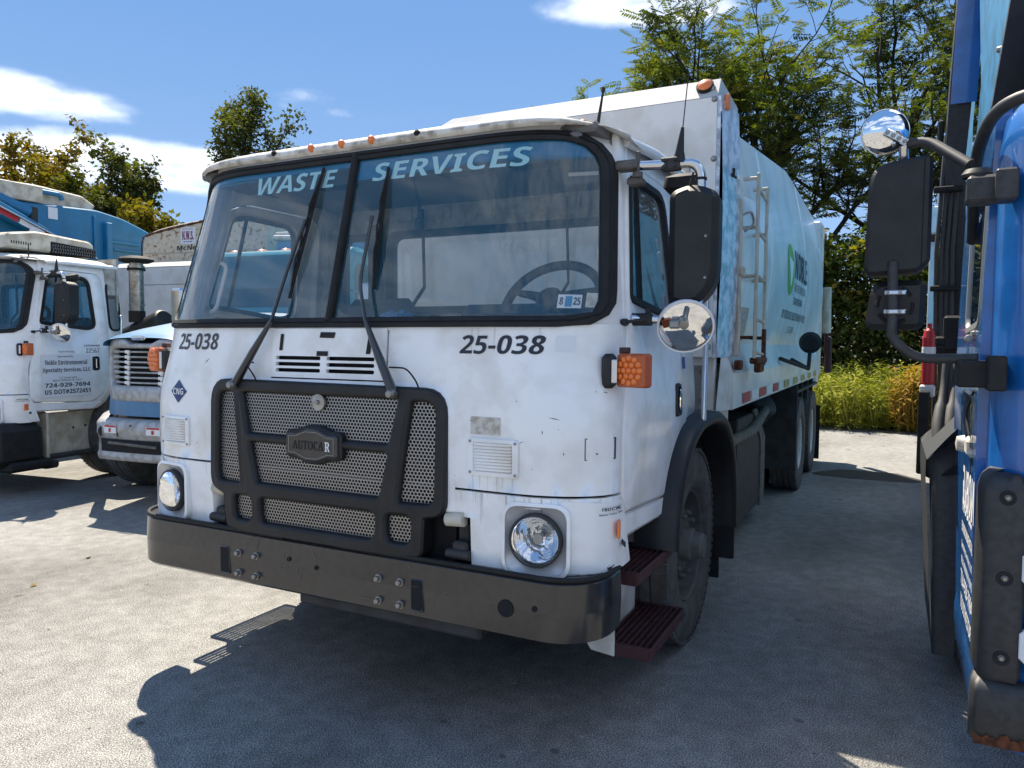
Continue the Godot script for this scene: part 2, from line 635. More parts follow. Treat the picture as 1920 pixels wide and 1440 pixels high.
func asphalt():
	var n := 1024
	var a := FastNoiseLite.new()
	a.seed = 4
	a.frequency = 0.22
	a.fractal_octaves = 2
	var b := FastNoiseLite.new()
	b.seed = 5
	b.frequency = 0.012
	var im := Image.create(n, n, false, Image.FORMAT_RGB8)
	var r := RandomNumberGenerator.new()
	r.seed = 11
	var sa := a.get_seamless_image(n, n)
	var sb := b.get_seamless_image(n, n)
	for y in n:
		for x in n:
			var v := 0.50 + (sa.get_pixel(x, y).r - 0.5) * 0.62 + (sb.get_pixel(x, y).r - 0.5) * 0.10 + r.randf_range(-0.13, 0.13)
			var k := r.randf()
			if k < 0.018:
				v += 0.20
			elif k > 0.985:
				v -= 0.24
			v = clampf(v, 0.08, 0.95)
			im.set_pixel(x, y, Color(v * 1.005, v, v * 0.978))
	im.generate_mipmaps()
	var t := ImageTexture.create_from_image(im)
	var m := mat("asphalt", Color(1.0, 1.0, 1.0), 0.9, 0.0, t, 0.58)
	m.detail_enabled = true
	m.detail_blend_mode = BaseMaterial3D.BLEND_MODE_MUL
	m.detail_albedo = noise_tex(0.007, 71, [[0.0, 0.76, 0.75, 0.74], [0.38, 0.93, 0.925, 0.92], [0.7, 1, 1, 1], [1.0, 1, 1, 1]], 1024, 6)
	m.detail_uv_layer = BaseMaterial3D.DETAIL_UV_2
	m.uv2_triplanar = true
	m.uv2_world_triplanar = true
	m.uv2_scale = Vector3(0.085, 0.07, 0.05)
	m.normal_enabled = true
	m.normal_texture = noise_tex(0.30, 4, [], 1024, 2, false, true, 4.0)
	m.normal_scale = 0.22
	m.metallic_specular = 0.3
	var gr := mat("gravel_light", lin(0.40, 0.36, 0.29), 0.95, 0.0, t, 0.6)
	gr.normal_enabled = true
	gr.normal_texture = m.normal_texture
	mat("soil", lin(0.06, 0.055, 0.035), 1.0)
	mat("oil", lin(0.03, 0.028, 0.026), 0.5)

func cloud_cover() -> ImageTexture:
	var w := 3072
	var h := 1536
	var im := Image.create(w, h, false, Image.FORMAT_RGBAF)
	im.fill(Color(0, 0, 0, 0))
	var n1 := FastNoiseLite.new()
	n1.seed = 41
	n1.frequency = 2.3
	n1.fractal_octaves = 5
	n1.domain_warp_enabled = true
	n1.domain_warp_amplitude = 0.30
	n1.domain_warp_frequency = 1.5
	var n2 := FastNoiseLite.new()
	n2.seed = 7
	n2.frequency = 6.0
	n2.fractal_octaves = 5
	# streaks of high cloud: centre azimuth (degrees left of straight ahead is negative), height, half width, half height, strength
	var banks := []
	var rr := RandomNumberGenerator.new()
	rr.seed = 5
	for e in [[-36.0, 15.2, 9.0, 1.5, 1.0], [-27.0, 11.8, 10.0, 1.7, 1.0], [-36.0, 11.0, 8.0, 2.2, 0.9], [-15.0, 16.6, 3.0, 1.0, 0.5], [9.5, 23.4, 7.5, 1.25, 1.0], [17.5, 25.0, 7.0, 1.8, 0.9]]:
		banks.append(e)
	for k in 46:  # unseen banks added behind the camera to brighten the shaded truck front
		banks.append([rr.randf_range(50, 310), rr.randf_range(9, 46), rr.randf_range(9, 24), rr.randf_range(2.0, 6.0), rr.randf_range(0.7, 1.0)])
	var yaw := 26.92
	for y in range(0, h / 2):
		var el := 90.0 - 180.0 * (y + 0.5) / h
		if el > 58.0 or el < 2.0:
			continue
		for x in w:
			# the panorama's first column looks along -z; columns run to the right
			var az := (float(x) + 0.5) / w * 360.0 + yaw
			var best := 0.0
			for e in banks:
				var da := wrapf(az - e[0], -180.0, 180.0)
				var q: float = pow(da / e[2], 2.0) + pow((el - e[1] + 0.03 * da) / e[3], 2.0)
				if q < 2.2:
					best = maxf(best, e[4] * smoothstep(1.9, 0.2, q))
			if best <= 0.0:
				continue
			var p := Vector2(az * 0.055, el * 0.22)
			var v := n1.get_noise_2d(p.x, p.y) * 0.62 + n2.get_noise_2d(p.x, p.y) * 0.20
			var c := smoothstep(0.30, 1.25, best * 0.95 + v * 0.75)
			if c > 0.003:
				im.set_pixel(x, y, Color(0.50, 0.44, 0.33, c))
	return ImageTexture.create_from_image(im)

# ------------------------------------------------------------------ the white cab-over truck
func sstep(a: float, b: float, x: float) -> float:
	return smoothstep(a, b, x)

func cab_w(y: float) -> float:
	return 1.2 - 0.02 * sstep(1.25, 1.63, y) - 0.085 * clampf((y - 1.63) / 0.76, 0.0, 1.1)

func cab_z(y: float) -> float:   # the front's plane in the middle
	var z := -0.19 * clampf((y - 1.63) / 0.76, 0.0, 1.15)
	if y < 1.63:
		z += 0.02 * sin(clampf((y - 0.74) / 0.89, 0.0, 1.0) * PI)
	return z

func cab(v: Vector2, d := 0.0) -> Vector3:   # a point of the cab's front, wrapped round its corners
	var a := sstep(1.25, 1.63, v.y)
	var rx := 0.35 + 0.12 * a
	var rz := 0.22 + 0.08 * a
	var w := cab_w(v.y)
	var ax := minf(absf(v.x), w)
	var ex := absf(v.x) - ax
	var k := maxf(0.0, (ax - (w - rx)) / rx)
	var c := sqrt(maxf(1.0 - k * k, 0.0))
	var sx := signf(v.x)
	var n := Vector3(sx * k / rx, 0, c / rz).normalized()
	return Vector3(sx * ax, v.y, cab_z(v.y) - rz * (1.0 - c) - ex) + n * d

func cab_seam(y: float) -> float:   # where the front meets the door
	return cab_z(y) - (0.22 + 0.08 * sstep(1.25, 1.63, y)) - 0.02

func side_map(sx: float) -> Callable:   # v = (distance back from the front, height)
	return func(v: Vector2, d: float) -> Vector3: return Vector3(sx * (cab_w(v.y) + d), v.y, -v.x)

func xs_wrap(w: float, n: int, extra := []) -> Array:
	var out := []
	for i in n + 1:
		out.append(w * sin(lerpf(-PI / 2, PI / 2, float(i) / n)))
	for k in 15:
		out.append(-1.19 + 2.38 * k / 14.0)
	for e in extra:
		out.append(e)
	out.sort()
	return out

var plain_cab := false

func build_main_truck():
	var t := thing("garbage_truck", "white cab-over garbage truck numbered 25-038 with black grille and split windshield", "truck", Vector3.ZERO, 0.0, "trucks parked in a row")
	cab_shell(t)
	cab_front(t)
	cab_glass(t)
	cab_grille(t)
	cab_bumper(t)
	for sx in [1.0, -1.0]:
		cab_side(t, sx)
		cab_steps(t, sx)
	cab_mirror(t, 1.0)
	cab_inside(t)
	main_chassis(t)
	main_body(t)

func cab_shell(t: Node3D):
	# roof: swept front edge, then a low dome back to the rear wall
	var s := S()
	var prof := []      # (z, y, half width) from the windshield's head backwards
	for e in [[-0.18, 2.40, 0], [-0.160, 2.415, 0], [-0.168, 2.435, 0], [-0.21, 2.455, 0], [-0.32, 2.475, 0], [-0.6, 2.50, 0], [-1.0, 2.51, 0], [-1.3, 2.50, 0], [-1.38, 2.44, 0]]:
		prof.append(e)
	var us := []
	for i in 33:
		us.append(sin(lerpf(-PI / 2, PI / 2, i / 32.0)))
	var f := func(u: float, v: float) -> Vector3:
		var i := int(minf(v, prof.size() - 1.001))
		var k := v - i
		var z := lerpf(prof[i][0], prof[i + 1][0], k)
		var y := lerpf(prof[i][1], prof[i + 1][1], k)
		var w := 1.135
		var q := absf(u)
		var c := maxf(0.0, (q - 0.66) / 0.34)
		var dz := -0.30 * (1.0 - sqrt(maxf(0.0, 1.0 - c * c))) * clampf((z + 1.2) / 1.0, 0.0, 1.0)
		var drop := 0.0
		if i > 0 or k > 0.3:
			drop = 0.11 * pow(q, 7.0) * clampf((y - 2.40) / 0.08, 0.0, 1.0)
		return Vector3(u * w, y - drop, z + dz)
	sheet(s, f, us, [0.0, 0.5, 1.0, 1.5, 2.0, 3.0, 4.0, 5.0, 6.0, 7.0, 8.0])
	var roof := obj("roof", s, M.worn_roof, t)
	# gutter rails along both sides
	for sx in [1.0, -1.0]:
		s = S()
		tube(s, bend([Vector3(sx * 1.10, 2.385, -0.50), Vector3(sx * 1.135, 2.395, -0.75), Vector3(sx * 1.135, 2.40, -1.36)], 0.08), 0.022, 8)
		obj("gutter", s, M.white_paint, roof)
	# marker lamps and ridge sockets along the front edge
	for x in [-0.98, -0.235, -0.065, 0.095, 0.985]:
		s = S()
		var y := 2.428
		var c := Vector3(x, y, -0.160 - (0.0 if absf(x) < 0.5 else 0.17))
		var xf := frame_of(c, Vector3(1, 0, -0.55 * signf(x) if absf(x) > 0.5 else 0.0), Vector3(0, 1, -0.5))
		var zx := Transform3D(xf.basis * Basis(Vector3.RIGHT, PI / 2), c)
		lathe(s, [Vector2(0.0, 0.014), Vector2(0.009, 0.012), Vector2(0.015, 0.006), Vector2(0.017, -0.012)], zx, 14, true)
		obj("marker_lamp", s, M.amber, roof)
	for x in [-0.455, 0.325]:
		s = S()
		box(s, Vector3(x, 2.427, -0.165), Vector3(0.026, 0.024, 0.03), 0.008)
		obj("lamp_socket", s, M.dark, roof)
	# short stub antenna on the roof
	s = S()
	tube(s, [Vector3(1.02, 2.39, -0.38), Vector3(1.025, 2.42, -0.38), Vector3(1.055, 2.555, -0.36)], [0.011, 0.008, 0.004], 8)
	tube(s, [Vector3(1.052, 2.545, -0.362), Vector3(1.057, 2.563, -0.358)], 0.007, 8)
	obj("antenna", s, M.black_plastic, roof)
	# rear wall with three window openings, facing into the cab
	s = S()
	var z := -1.36
	var wins := [[-1.03, -0.82], [-0.66, 0.86]]
	var xs := [-1.15, -1.03, -0.82, -0.66, 0.86, 1.15]
	var ys := [0.85, 1.78, 2.21, 2.50]
	for i in xs.size() - 1:
		for j in ys.size() - 1:
			if j == 1 and (i == 1 or i == 3):
				continue
			box(s, Vector3((xs[i] + xs[i + 1]) / 2, (ys[j] + ys[j + 1]) / 2, z), Vector3(xs[i + 1] - xs[i], ys[j + 1] - ys[j], 0.03))
	var wall := obj("rear_wall", s, M.interior, t)
	for w in wins:
		var outer := rrect(w[0] - 0.035, 1.745, w[1] + 0.035, 2.245, 0.07)
		var inner := rrect(w[0] + 0.01, 1.79, w[1] - 0.01, 2.20, 0.055)
		s = S()
		band(s, outer, inner, planar(Transform3D(Basis(), Vector3(0, 0, z))), [Vector2(0, 0.015), Vector2(0.1, 0.035), Vector2(0.9, 0.035), Vector2(1, -0.015)])
		band(s, outer, inner, planar(Transform3D(Basis(), Vector3(0, 0, z))), [Vector2(0, -0.015), Vector2(0.1, -0.035), Vector2(0.9, -0.035), Vector2(1, 0.014)])
		obj("window_gasket", s, M.rubber, wall)
		s = S()
		prism(s, inner, Transform3D(Basis(), Vector3(0, 0, z)), -0.002, 0.002)
		obj("rear_window", s, M.glass, wall)
	# pressed pads in the wall above the windows
	for k in 6:
		s = S()
		box(s, Vector3(-0.55 + k * 0.27, 2.335, z + 0.018), Vector3(0.085, 0.075, 0.010), 0.004)
		obj("wall_pad", s, M.interior, wall)

func cab_front(t: Node3D):
	var f := func(x: float, y: float) -> Vector3: return cab(Vector2(x, y))
	var s := S()
	var w := 1.21
	var skip := func(x: float, y: float) -> bool: return (x > -0.615 and x < 0.555 and y < 1.37) or (x > -0.312 and x < 0.305 and y > 1.415)
	sheet(s, f, xs_wrap(w, 48, [-0.615, 0.555, -0.312, 0.305]), span(1.026, 1.645, 10, [1.37, 1.415]), 1, skip)
	# its rolled lower edge
	sheet(s, func(x: float, q: float) -> Vector3: return cab(Vector2(x, 1.026), -q), xs_wrap(w, 40), [0.0, 0.02])
	var fp := obj("front_panel", s, M.white_paint, t)
	# lower panel with pockets either side of the grille
	s = S()
	var skip2 := func(x: float, y: float) -> bool: return (absf(x) < 0.60) or (absf(x) < 0.685 and y < 0.915) or (absf(absf(x) - 0.955) < 0.108 and absf(y - 0.862) < 0.112)
	sheet(s, f, xs_wrap(w, 48, [-0.6, 0.6, -0.685, 0.685, -0.847, 0.847, -1.063, 1.063]), span(0.735, 1.016, 8, [0.915, 0.75, 0.974]), 1, skip2)
	sheet(s, func(x: float, q: float) -> Vector3: return cab(Vector2(x, 1.016), -q), xs_wrap(w, 40), [0.0, 0.02])
	for sx in [-1.0, 1.0]:
		quad(s, cab(Vector2(sx * 0.685, 0.735)), cab(Vector2(sx * 0.685, 0.735), -0.10), cab(Vector2(sx * 0.685, 0.915), -0.10), cab(Vector2(sx * 0.685, 0.915)))
		quad(s, cab(Vector2(sx * 0.685, 0.915)), cab(Vector2(sx * 0.685, 0.915), -0.10), cab(Vector2(sx * 0.60, 0.915), -0.10), cab(Vector2(sx * 0.60, 0.915)))
	var lp := obj("lower_panel", s, M.white_paint, t)
	# dark well behind
	s = S()
	box(s, Vector3(0, 1.09, -0.26), Vector3(2.0, 1.0, 0.30))
	obj("engine_bay", s, M.dark, t)
	for sx in [-1.0, 1.0]:
		s = S()
		tube(s, [Vector3(sx * 0.66, 0.905, 0.012), Vector3(sx * 0.585, 0.90, 0.012)], 0.028, 12)
		obj("tube_stub", s, M.cream, lp)
		s = S()
		box(s, Vector3(sx * 0.635, 0.79, -0.02), Vector3(0.07, 0.05, 0.06), 0.01)
		box(s, Vector3(sx * 0.63, 0.845, -0.05), Vector3(0.05, 0.07, 0.03), 0.006)
		tube(s, [Vector3(sx * 0.685, 0.768, 0.01), Vector3(sx * 0.585, 0.768, 0.01)], 0.02, 10)
		obj("tow_bracket", s, M.chassis, lp)
	# raised moulding round the grille
	s = S()
	var mo := rpoly([Vector2(-0.68, 0.93), Vector2(0.62, 0.93), Vector2(0.62, 1.415), Vector2(-0.68, 1.415)], [0.01, 0.01, 0.13, 0.13], 6)
	var mi := rpoly([Vector2(-0.645, 0.93), Vector2(0.585, 0.93), Vector2(0.585, 1.385), Vector2(-0.645, 1.385)], [0.01, 0.01, 0.11, 0.11], 6)
	band(s, mo, mi, cab, [Vector2(0, 0.0), Vector2(0.5, 0.009), Vector2(1, 0.010)], true)
	obj("grille_moulding", s, M.white_paint, fp)
	# access panel with six slots
	s = S()
	var xs := [-0.306, -0.282, -0.033, -0.004, 0.246, 0.299]
	var ys := [1.421, 1.444, 1.460, 1.470, 1.486, 1.496, 1.512, 1.530, 1.628]
	var skip3 := func(x: float, y: float) -> bool:
		return ((x > -0.282 and x < -0.033) or (x > -0.004 and x < 0.246)) and ((y > 1.444 and y < 1.460) or (y > 1.470 and y < 1.486) or (y > 1.496 and y < 1.512))
	sheet(s, func(x: float, y: float) -> Vector3: return cab(Vector2(x, y), 0.006), xs, ys, 1, skip3)
	var ring := rrect(-0.306, 1.421, 0.299, 1.628, 0.0)
	band(s, ring, ring, cab, [Vector2(0, -0.02), Vector2(0, 0.006)])
	var ap := obj("access_panel", s, M.white_paint, t)
	s = S()
	box(s, Vector3(-0.003, 1.478, -0.05), Vector3(0.57, 0.10, 0.06))
	obj("slot_well", s, M.dark, ap)
	for j in 3:
		for i in 2:
			s = S()
			var a := Vector2(-0.282, 1.444 + 0.026 * j) if i == 0 else Vector2(-0.004, 1.444 + 0.026 * j)
			var o := rrect(a.x - 0.002, a.y - 0.001, a.x + 0.251, a.y + 0.017, 0.0004, 4)
			var inn := rrect(a.x + 0.001, a.y, a.x + 0.247, a.y + 0.016, 0.008, 4)
			o = rpoly([o[0], Vector2(a.x + 0.251, a.y - 0.001), Vector2(a.x + 0.251, a.y + 0.017), Vector2(a.x - 0.002, a.y + 0.017)], 0.0008, 4)
			band(s, o, inn, cab, [Vector2(0, 0.0062), Vector2(1, 0.0062), Vector2(1, -0.012)])
			obj("slot_rim", s, M.white_paint, ap)
	for q in [[[-0.262, 1.535], [-0.244, 1.535], [-0.238, 1.605], [-0.256, 1.605]], [[0.20, 1.525], [0.222, 1.525], [0.232, 1.605], [0.212, 1.605]], [[-0.042, 1.59], [0.035, 1.588], [0.042, 1.612], [-0.036, 1.613]], [[-0.055, 1.514], [0.005, 1.514], [0.006, 1.534], [-0.054, 1.534]]]:
		s = S()
		sg(s, -1)
		quad(s, cab(Vector2(q[0][0], q[0][1]), 0.009), cab(Vector2(q[1][0], q[1][1]), 0.009), cab(Vector2(q[2][0], q[2][1]), 0.009), cab(Vector2(q[3][0], q[3][1]), 0.009))
		obj("black_tape", s, M.rubber, ap)
	# numbers, diamond, old stickers
	if not plain_cab:
		letters("fleet_number", "25-038", cab, 0.632, 1.532, 0.325, 0.070, M.ink, fp, "Droid Sans", true, 0.2)
		letters("fleet_number", "25-038", cab, -0.93, 1.532, 0.285, 0.076, M.ink_grey, fp, "Droid Sans", true, 0.2)
		s = S()
		rows(s, PackedVector2Array([Vector2(-0.892, 1.283), Vector2(-0.832, 1.337), Vector2(-0.892, 1.391), Vector2(-0.952, 1.337)]), cab, 0.002, 6, 4)
		var cng := obj("fuel_diamond", s, M.navy, fp)
		letters("diamond_letters", "CNG", cab, -0.931, 1.322, 0.077, 0.03, M.ink_white, cng, "Droid Sans", true, 0.0, 0.002)
		for e in [[0.69, 0.815, 1.235, 1.30], [1.00, 1.06, 1.545, 1.60]]:
			s = S()
			rows(s, rrect(e[0], e[2], e[1], e[3], 0.004), cab, 0.0015, 4, 6)
			obj("old_sticker", s, M.decal_stain if e[0] < 0.9 else M.decal_white, fp)
		s = S()
		band(s, rrect(1.115, 1.155, 1.195, 1.235, 0.002), rrect(1.118, 1.158, 1.192, 1.232, 0.002), cab, [Vector2(0, 0.001), Vector2(1, 0.001)])
		obj("patch_outline", s, M.ink_grey, fp)
		# scuffs and chips
		var sc := RandomNumberGenerator.new()
		sc.seed = 77
		s = S()
		for k in 18:
			var c := Vector2(sc.randf_range(0.62, 1.18), sc.randf_range(1.04, 1.5)) if k < 13 else Vector2(sc.randf_range(-1.0, -0.66), sc.randf_range(1.03, 1.5))
			var l := sc.randf_range(0.002, 0.016) if sc.randf() < 0.75 else sc.randf_range(0.02, 0.045)
			var dv := Vector2.from_angle(sc.randf_range(0, TAU)) * l
			var nv := Vector2(-dv.y, dv.x).normalized() * sc.randf_range(0.0006, 0.0022)
			quad(s, cab(c - nv, 0.001), cab(c + dv * 0.5 - nv * 1.4, 0.001), cab(c + dv, 0.001), cab(c + dv * 0.5 + nv, 0.001))
		obj("paint_chips", s, M.ink_grey, fp).set_meta("kind", "stuff")
	var sc := RandomNumberGenerator.new()
	sc.seed = 123
	# run-off streaks below seams and fixings, rubbed marks near the bumper
	s = S()
	sg(s, -1)
	for k in 40:
		var x := sc.randf_range(0.60, 1.17) if k % 3 else sc.randf_range(-1.05, -0.66)
		var y := 1.015 if k < 26 else (1.08 if k < 34 else (1.63 if k < 54 else 0.84))
		if k >= 26 and k < 34:
			x = 0.787 + sc.randf_range(-0.1, 0.1)
		var l := sc.randf_range(0.03, 0.14)
		var w2 := sc.randf_range(0.0015, 0.005)
		if y - l < 0.745:
			l = y - 0.745
		quad(s, cab(Vector2(x - w2 * 0.3, y - l), 0.0012), cab(Vector2(x + w2 * 0.3, y - l), 0.0012), cab(Vector2(x + w2, y), 0.0012), cab(Vector2(x - w2, y), 0.0012))
	obj("dirt_streaks", s, M.streak, fp).set_meta("kind", "stuff")
	if not plain_cab:
		s = S()
		sg(s, -1)
		for k in 30:
			var c := Vector2(sc.randf_range(1.02, 1.19), 0.745 + absf(sc.randfn()) * 0.012)
			var w2 := sc.randf_range(0.006, 0.022)
			var h2 := sc.randf_range(0.002, 0.008)
			quad(s, cab(c + Vector2(-w2, -h2), 0.0015), cab(c + Vector2(w2 * 0.6, -h2 * 1.3), 0.0015), cab(c + Vector2(w2, h2 * 0.7), 0.0015), cab(c + Vector2(-w2 * 0.4, h2), 0.0015))
		obj("rubbed_paint", s, M.ink_grey, lp).set_meta("kind", "stuff")
	# louvred vents
	for cx in [-0.915, 0.787]:
		s = S()
		var o := rrect(cx - 0.105, 1.082, cx + 0.105, 1.222, 0.014)
		var inn := rrect(cx - 0.076, 1.100, cx + 0.076, 1.205, 0.004)
		band(s, star(o, Vector2(cx, 1.152), 72), star(inn, Vector2(cx, 1.152), 72), cab, [Vector2(0, 0), Vector2(0.08, 0.010), Vector2(0.8, 0.012), Vector2(1, 0.004)])
		var v := obj("louvre_vent", s, M.white_paint, fp)
		for k in 9:
			s = S()
			var y := 1.102 + k * 0.0116
			quad(s, cab(Vector2(cx - 0.077, y), 0.012), cab(Vector2(cx + 0.077, y), 0.012), cab(Vector2(cx + 0.077, y + 0.0095), 0.004), cab(Vector2(cx - 0.077, y + 0.0095), 0.004))
			quad(s, cab(Vector2(cx - 0.077, y), 0.002), cab(Vector2(cx + 0.077, y), 0.002), cab(Vector2(cx + 0.077, y), 0.012), cab(Vector2(cx - 0.077, y), 0.012))
			obj("slat", s, M.white_paint, v)
		for q in [[-0.093, 1.094], [0.093, 1.094], [-0.093, 1.21], [0.093, 1.21]]:
			s = S()
			box(s, cab(Vector2(cx + q[0], q[1]), 0.014), Vector3(0.010, 0.010, 0.006), 0.003)
			obj("screw", s, M.bolt, v)
	# headlights
	for sx in [-1.0, 1.0]:
		var c := cab(Vector2(sx * 0.955, 0.862), 0.0)
		var xf := frame_of(c + Vector3(0, 0, 0.006), Vector3(1, 0, -0.16 * sx), Vector3.UP)
		s = S()
		var o := rrect(-0.128, -0.135, 0.128, 0.135, 0.06, 6)
		var i2 := rrect(-0.116, -0.123, 0.116, 0.123, 0.054, 6)
		band(s, o, i2, planar(xf), [Vector2(0, -0.03), Vector2(0, 0.006), Vector2(1, 0.010)])
		var h := obj("headlight", s, M.white_paint, lp)
		s = S()
		var circ := PackedVector2Array()
		for k in 96:
			circ.append(Vector2.from_angle(TAU * k / 96) * 0.094)
		band(s, star(i2, Vector2.ZERO, 96), circ, planar(xf), [Vector2(0, 0.010), Vector2(0.06, 0.004), Vector2(1, -0.012)], true)
		obj("bezel", s, M.bezel_silver, h)
		var ly := Transform3D(xf.basis * Basis(Vector3.RIGHT, PI / 2), xf.origin)
		s = S()
		lathe(s, [Vector2(0.099, -0.01), Vector2(0.099, 0.014), Vector2(0.096, 0.019), Vector2(0.092, 0.019), Vector2(0.090, 0.014)], ly, 40)
		obj("retaining_ring", s, M.chassis, h)
		s = S()
		lathe(s, [Vector2(0.0, -0.060), Vector2(0.022, -0.056), Vector2(0.042, -0.046), Vector2(0.060, -0.030), Vector2(0.076, -0.010), Vector2(0.091, 0.012)], ly, 22, false)
		obj("reflector", s, M.reflector, h)
		s = S()
		var dome := []
		for k in 9:
			var a := (PI / 2) * k / 8.0
			dome.append(Vector2(0.091 * sin(a), 0.016 + 0.024 * cos(a)))
		lathe(s, dome, ly, 36, true)
		obj("lens", s, M.lens, h)
		s = S()
		lathe(s, [Vector2(0.0, 0.0), Vector2(0.020, -0.003), Vector2(0.022, -0.012), Vector2(0.012, -0.03), Vector2(0.012, -0.05)], ly, 14)
		obj("bulb_shield", s, M.bolt, h)

func cab_glass(t: Node3D):
	# outline of the windshield on the cab's front surface
	var outer := rpoly([Vector2(-1.165, 1.632), Vector2(1.165, 1.632), Vector2(1.088, 2.392), Vector2(-1.088, 2.392)], [0.12, 0.12, 0.17, 0.17], 8)
	var mid := inset(outer, 0.042)
	var s := S()
	var c := Vector2(0, 2.0)
	band(s, star(outer, c, 160), star(mid, c, 160), cab, [Vector2(0, 0.0), Vector2(0.06, 0.014), Vector2(0.42, 0.018), Vector2(0.46, 0.013), Vector2(0.54, 0.013), Vector2(0.58, 0.018), Vector2(0.94, 0.012), Vector2(1, -0.006)], false)
	var ws := obj("windshield_gasket", s, M.rubber, t)
	# white border between gasket and panel edges
	s = S()
	var edge := rpoly([Vector2(-1.21, 1.62), Vector2(1.21, 1.62), Vector2(1.14, 2.43), Vector2(-1.14, 2.43)], 0.0, 8)
	band(s, star(edge, c, 160), star(inset(outer, 0.012), c, 160), cab, [Vector2(0, 0.0), Vector2(1, 0.0)], true)
	obj("windshield_surround", s, M.white_paint, t)
	for sx in [-1.0, 1.0]:
		s = S()
		var half := PackedVector2Array()
		for p in mid:
			half.append(Vector2(maxf(p.x * sx, 0.018) * sx, p.y))
		rows(s, half, cab, 0.0, 18, 26)
		obj("windshield", s, M.glass, t)
	s = S()
	tube(s, [cab(Vector2(0, 1.66), 0.004), cab(Vector2(0.002, 2.38), 0.004)], 0.024, 10, true, 0.7)
	tube(s, [cab(Vector2(0, 1.66), 0.014), cab(Vector2(0.002, 2.38), 0.014)], 0.011, 8)
	obj("centre_pillar", s, M.rubber, ws)
	if not plain_cab:
		# tinted sun band with lettering stuck inside the glass
		for sx in [-1.0, 1.0]:
			s = S()
			rows(s, rpoly([Vector2(0.02, 2.262), Vector2(1.062, 2.29), Vector2(1.05, 2.352), Vector2(0.02, 2.352)], [0, 0, 0.08, 0], 6) if sx > 0 else rpoly([Vector2(-1.062, 2.33), Vector2(-0.02, 2.325), Vector2(-0.02, 2.352), Vector2(-1.05, 2.352)], [0, 0, 0, 0.08], 6), cab, -0.004, 6, 16)
			obj("sun_band", s, M.tint_band, ws)
		letters("banner_letters", "WASTE", cab, -0.575, 2.244, 0.465, 0.082, M.ws_letters, ws, "Droid Sans", true, 0.16, -0.004)
		letters("banner_letters", "SERVICES", cab, 0.10, 2.250, 0.72, 0.078, M.ws_letters, ws, "Droid Sans", true, 0.16, -0.004)
		# inspection stickers in the lower corner
		for e in [[0.99, 1.066, 1.702, 1.752, "8", "25"], [1.078, 1.135, 1.706, 1.76, "", "17"]]:
			s = S()
			rows(s, rrect(e[0], e[2], e[1], e[3], 0.0), cab, -0.003, 4, 4)
			var st := obj("inspection_sticker", s, M.decal_white if e[4] == "8" else M.decal_stain, ws)
			if e[4] != "":
				letters("sticker_number", e[4], cab, e[0] + 0.006, e[2] + 0.012, 0.012, 0.028, M.ink, st, "Droid Sans", true, 0, -0.003)
				s = S()
				rows(s, rrect(e[0] + 0.024, e[2] + 0.006, e[0] + 0.046, e[3] - 0.006, 0.0), cab, -0.001, 2, 2)
				obj("sticker_stamp", s, M.light_blue, st)
			letters("sticker_number", e[5], cab, e[1] - 0.026, e[2] + 0.012, 0.022, 0.028, M.ink, st, "Droid Sans", true, 0, -0.003)
	# wipers
	for w in [[[-0.475, 1.383], [-0.285, 1.66], [-0.24, 1.90], [-0.195, 2.10], [-0.165, 2.335], [-0.235, 1.76]], [[0.372, 1.375], [0.215, 1.66], [0.158, 1.81], [0.165, 2.09], [0.188, 2.30], [0.205, 1.79]]]:
		var P := func(k: int, d: float) -> Vector3: return cab(Vector2(w[k][0], w[k][1]), d)
		s = S()
		tube(s, [P.call(0, 0.05), P.call(0, 0.05).lerp(P.call(1, 0.05), 0.5), P.call(1, 0.045)], [0.020, 0.017, 0.009], 8)
		tube(s, bend([P.call(1, 0.045), P.call(2, 0.045), P.call(3, 0.04)], 0.05), 0.0075, 8)
		var wp := obj("wiper", s, M.black_paint, t)
		s = S()
		tube(s, [P.call(4, 0.012), P.call(4, 0.012).lerp(P.call(5, 0.012), 0.5), P.call(5, 0.012)], 0.007, 6)
		var b0: Vector3 = P.call(4, 0.026)
		var b1: Vector3 = P.call(5, 0.026)
		var up: Vector3 = (P.call(4, 0.05) - P.call(4, 0.0)).normalized()
		for h in [[0.08, 0.30, 0.5], [0.5, 0.70, 0.92], [0.2, 0.5, 0.8]]:
			tube(s, [b0.lerp(b1, h[0]) - up * 0.008, b0.lerp(b1, h[1]) + up * 0.012, b0.lerp(b1, h[2]) - up * 0.008], 0.0045, 5)
		obj("wiper_blade", s, M.rubber, wp)
		s = S()
		lathe(s, [Vector2(0, 0.03), Vector2(0.013, 0.026), Vector2(0.018, 0.012), Vector2(0.018, -0.03)], Transform3D(Basis(Vector3.RIGHT, PI / 2), P.call(0, 0.06)), 14)
		obj("pivot_nut", s, M.bolt, wp)
		# washer hose
		s = S()
		var h0: Vector3 = P.call(0, 0.0)
		tube(s, bend([h0.lerp(P.call(1, 0.03), 0.35), h0 + Vector3(0.06, 0.10, 0.05), h0 + Vector3(0.10, 0.05, 0.04), h0 + Vector3(0.09, 0.0, 0.0)], 0.03), 0.0035, 5)
		obj("washer_hose", s, M.rubber, wp)

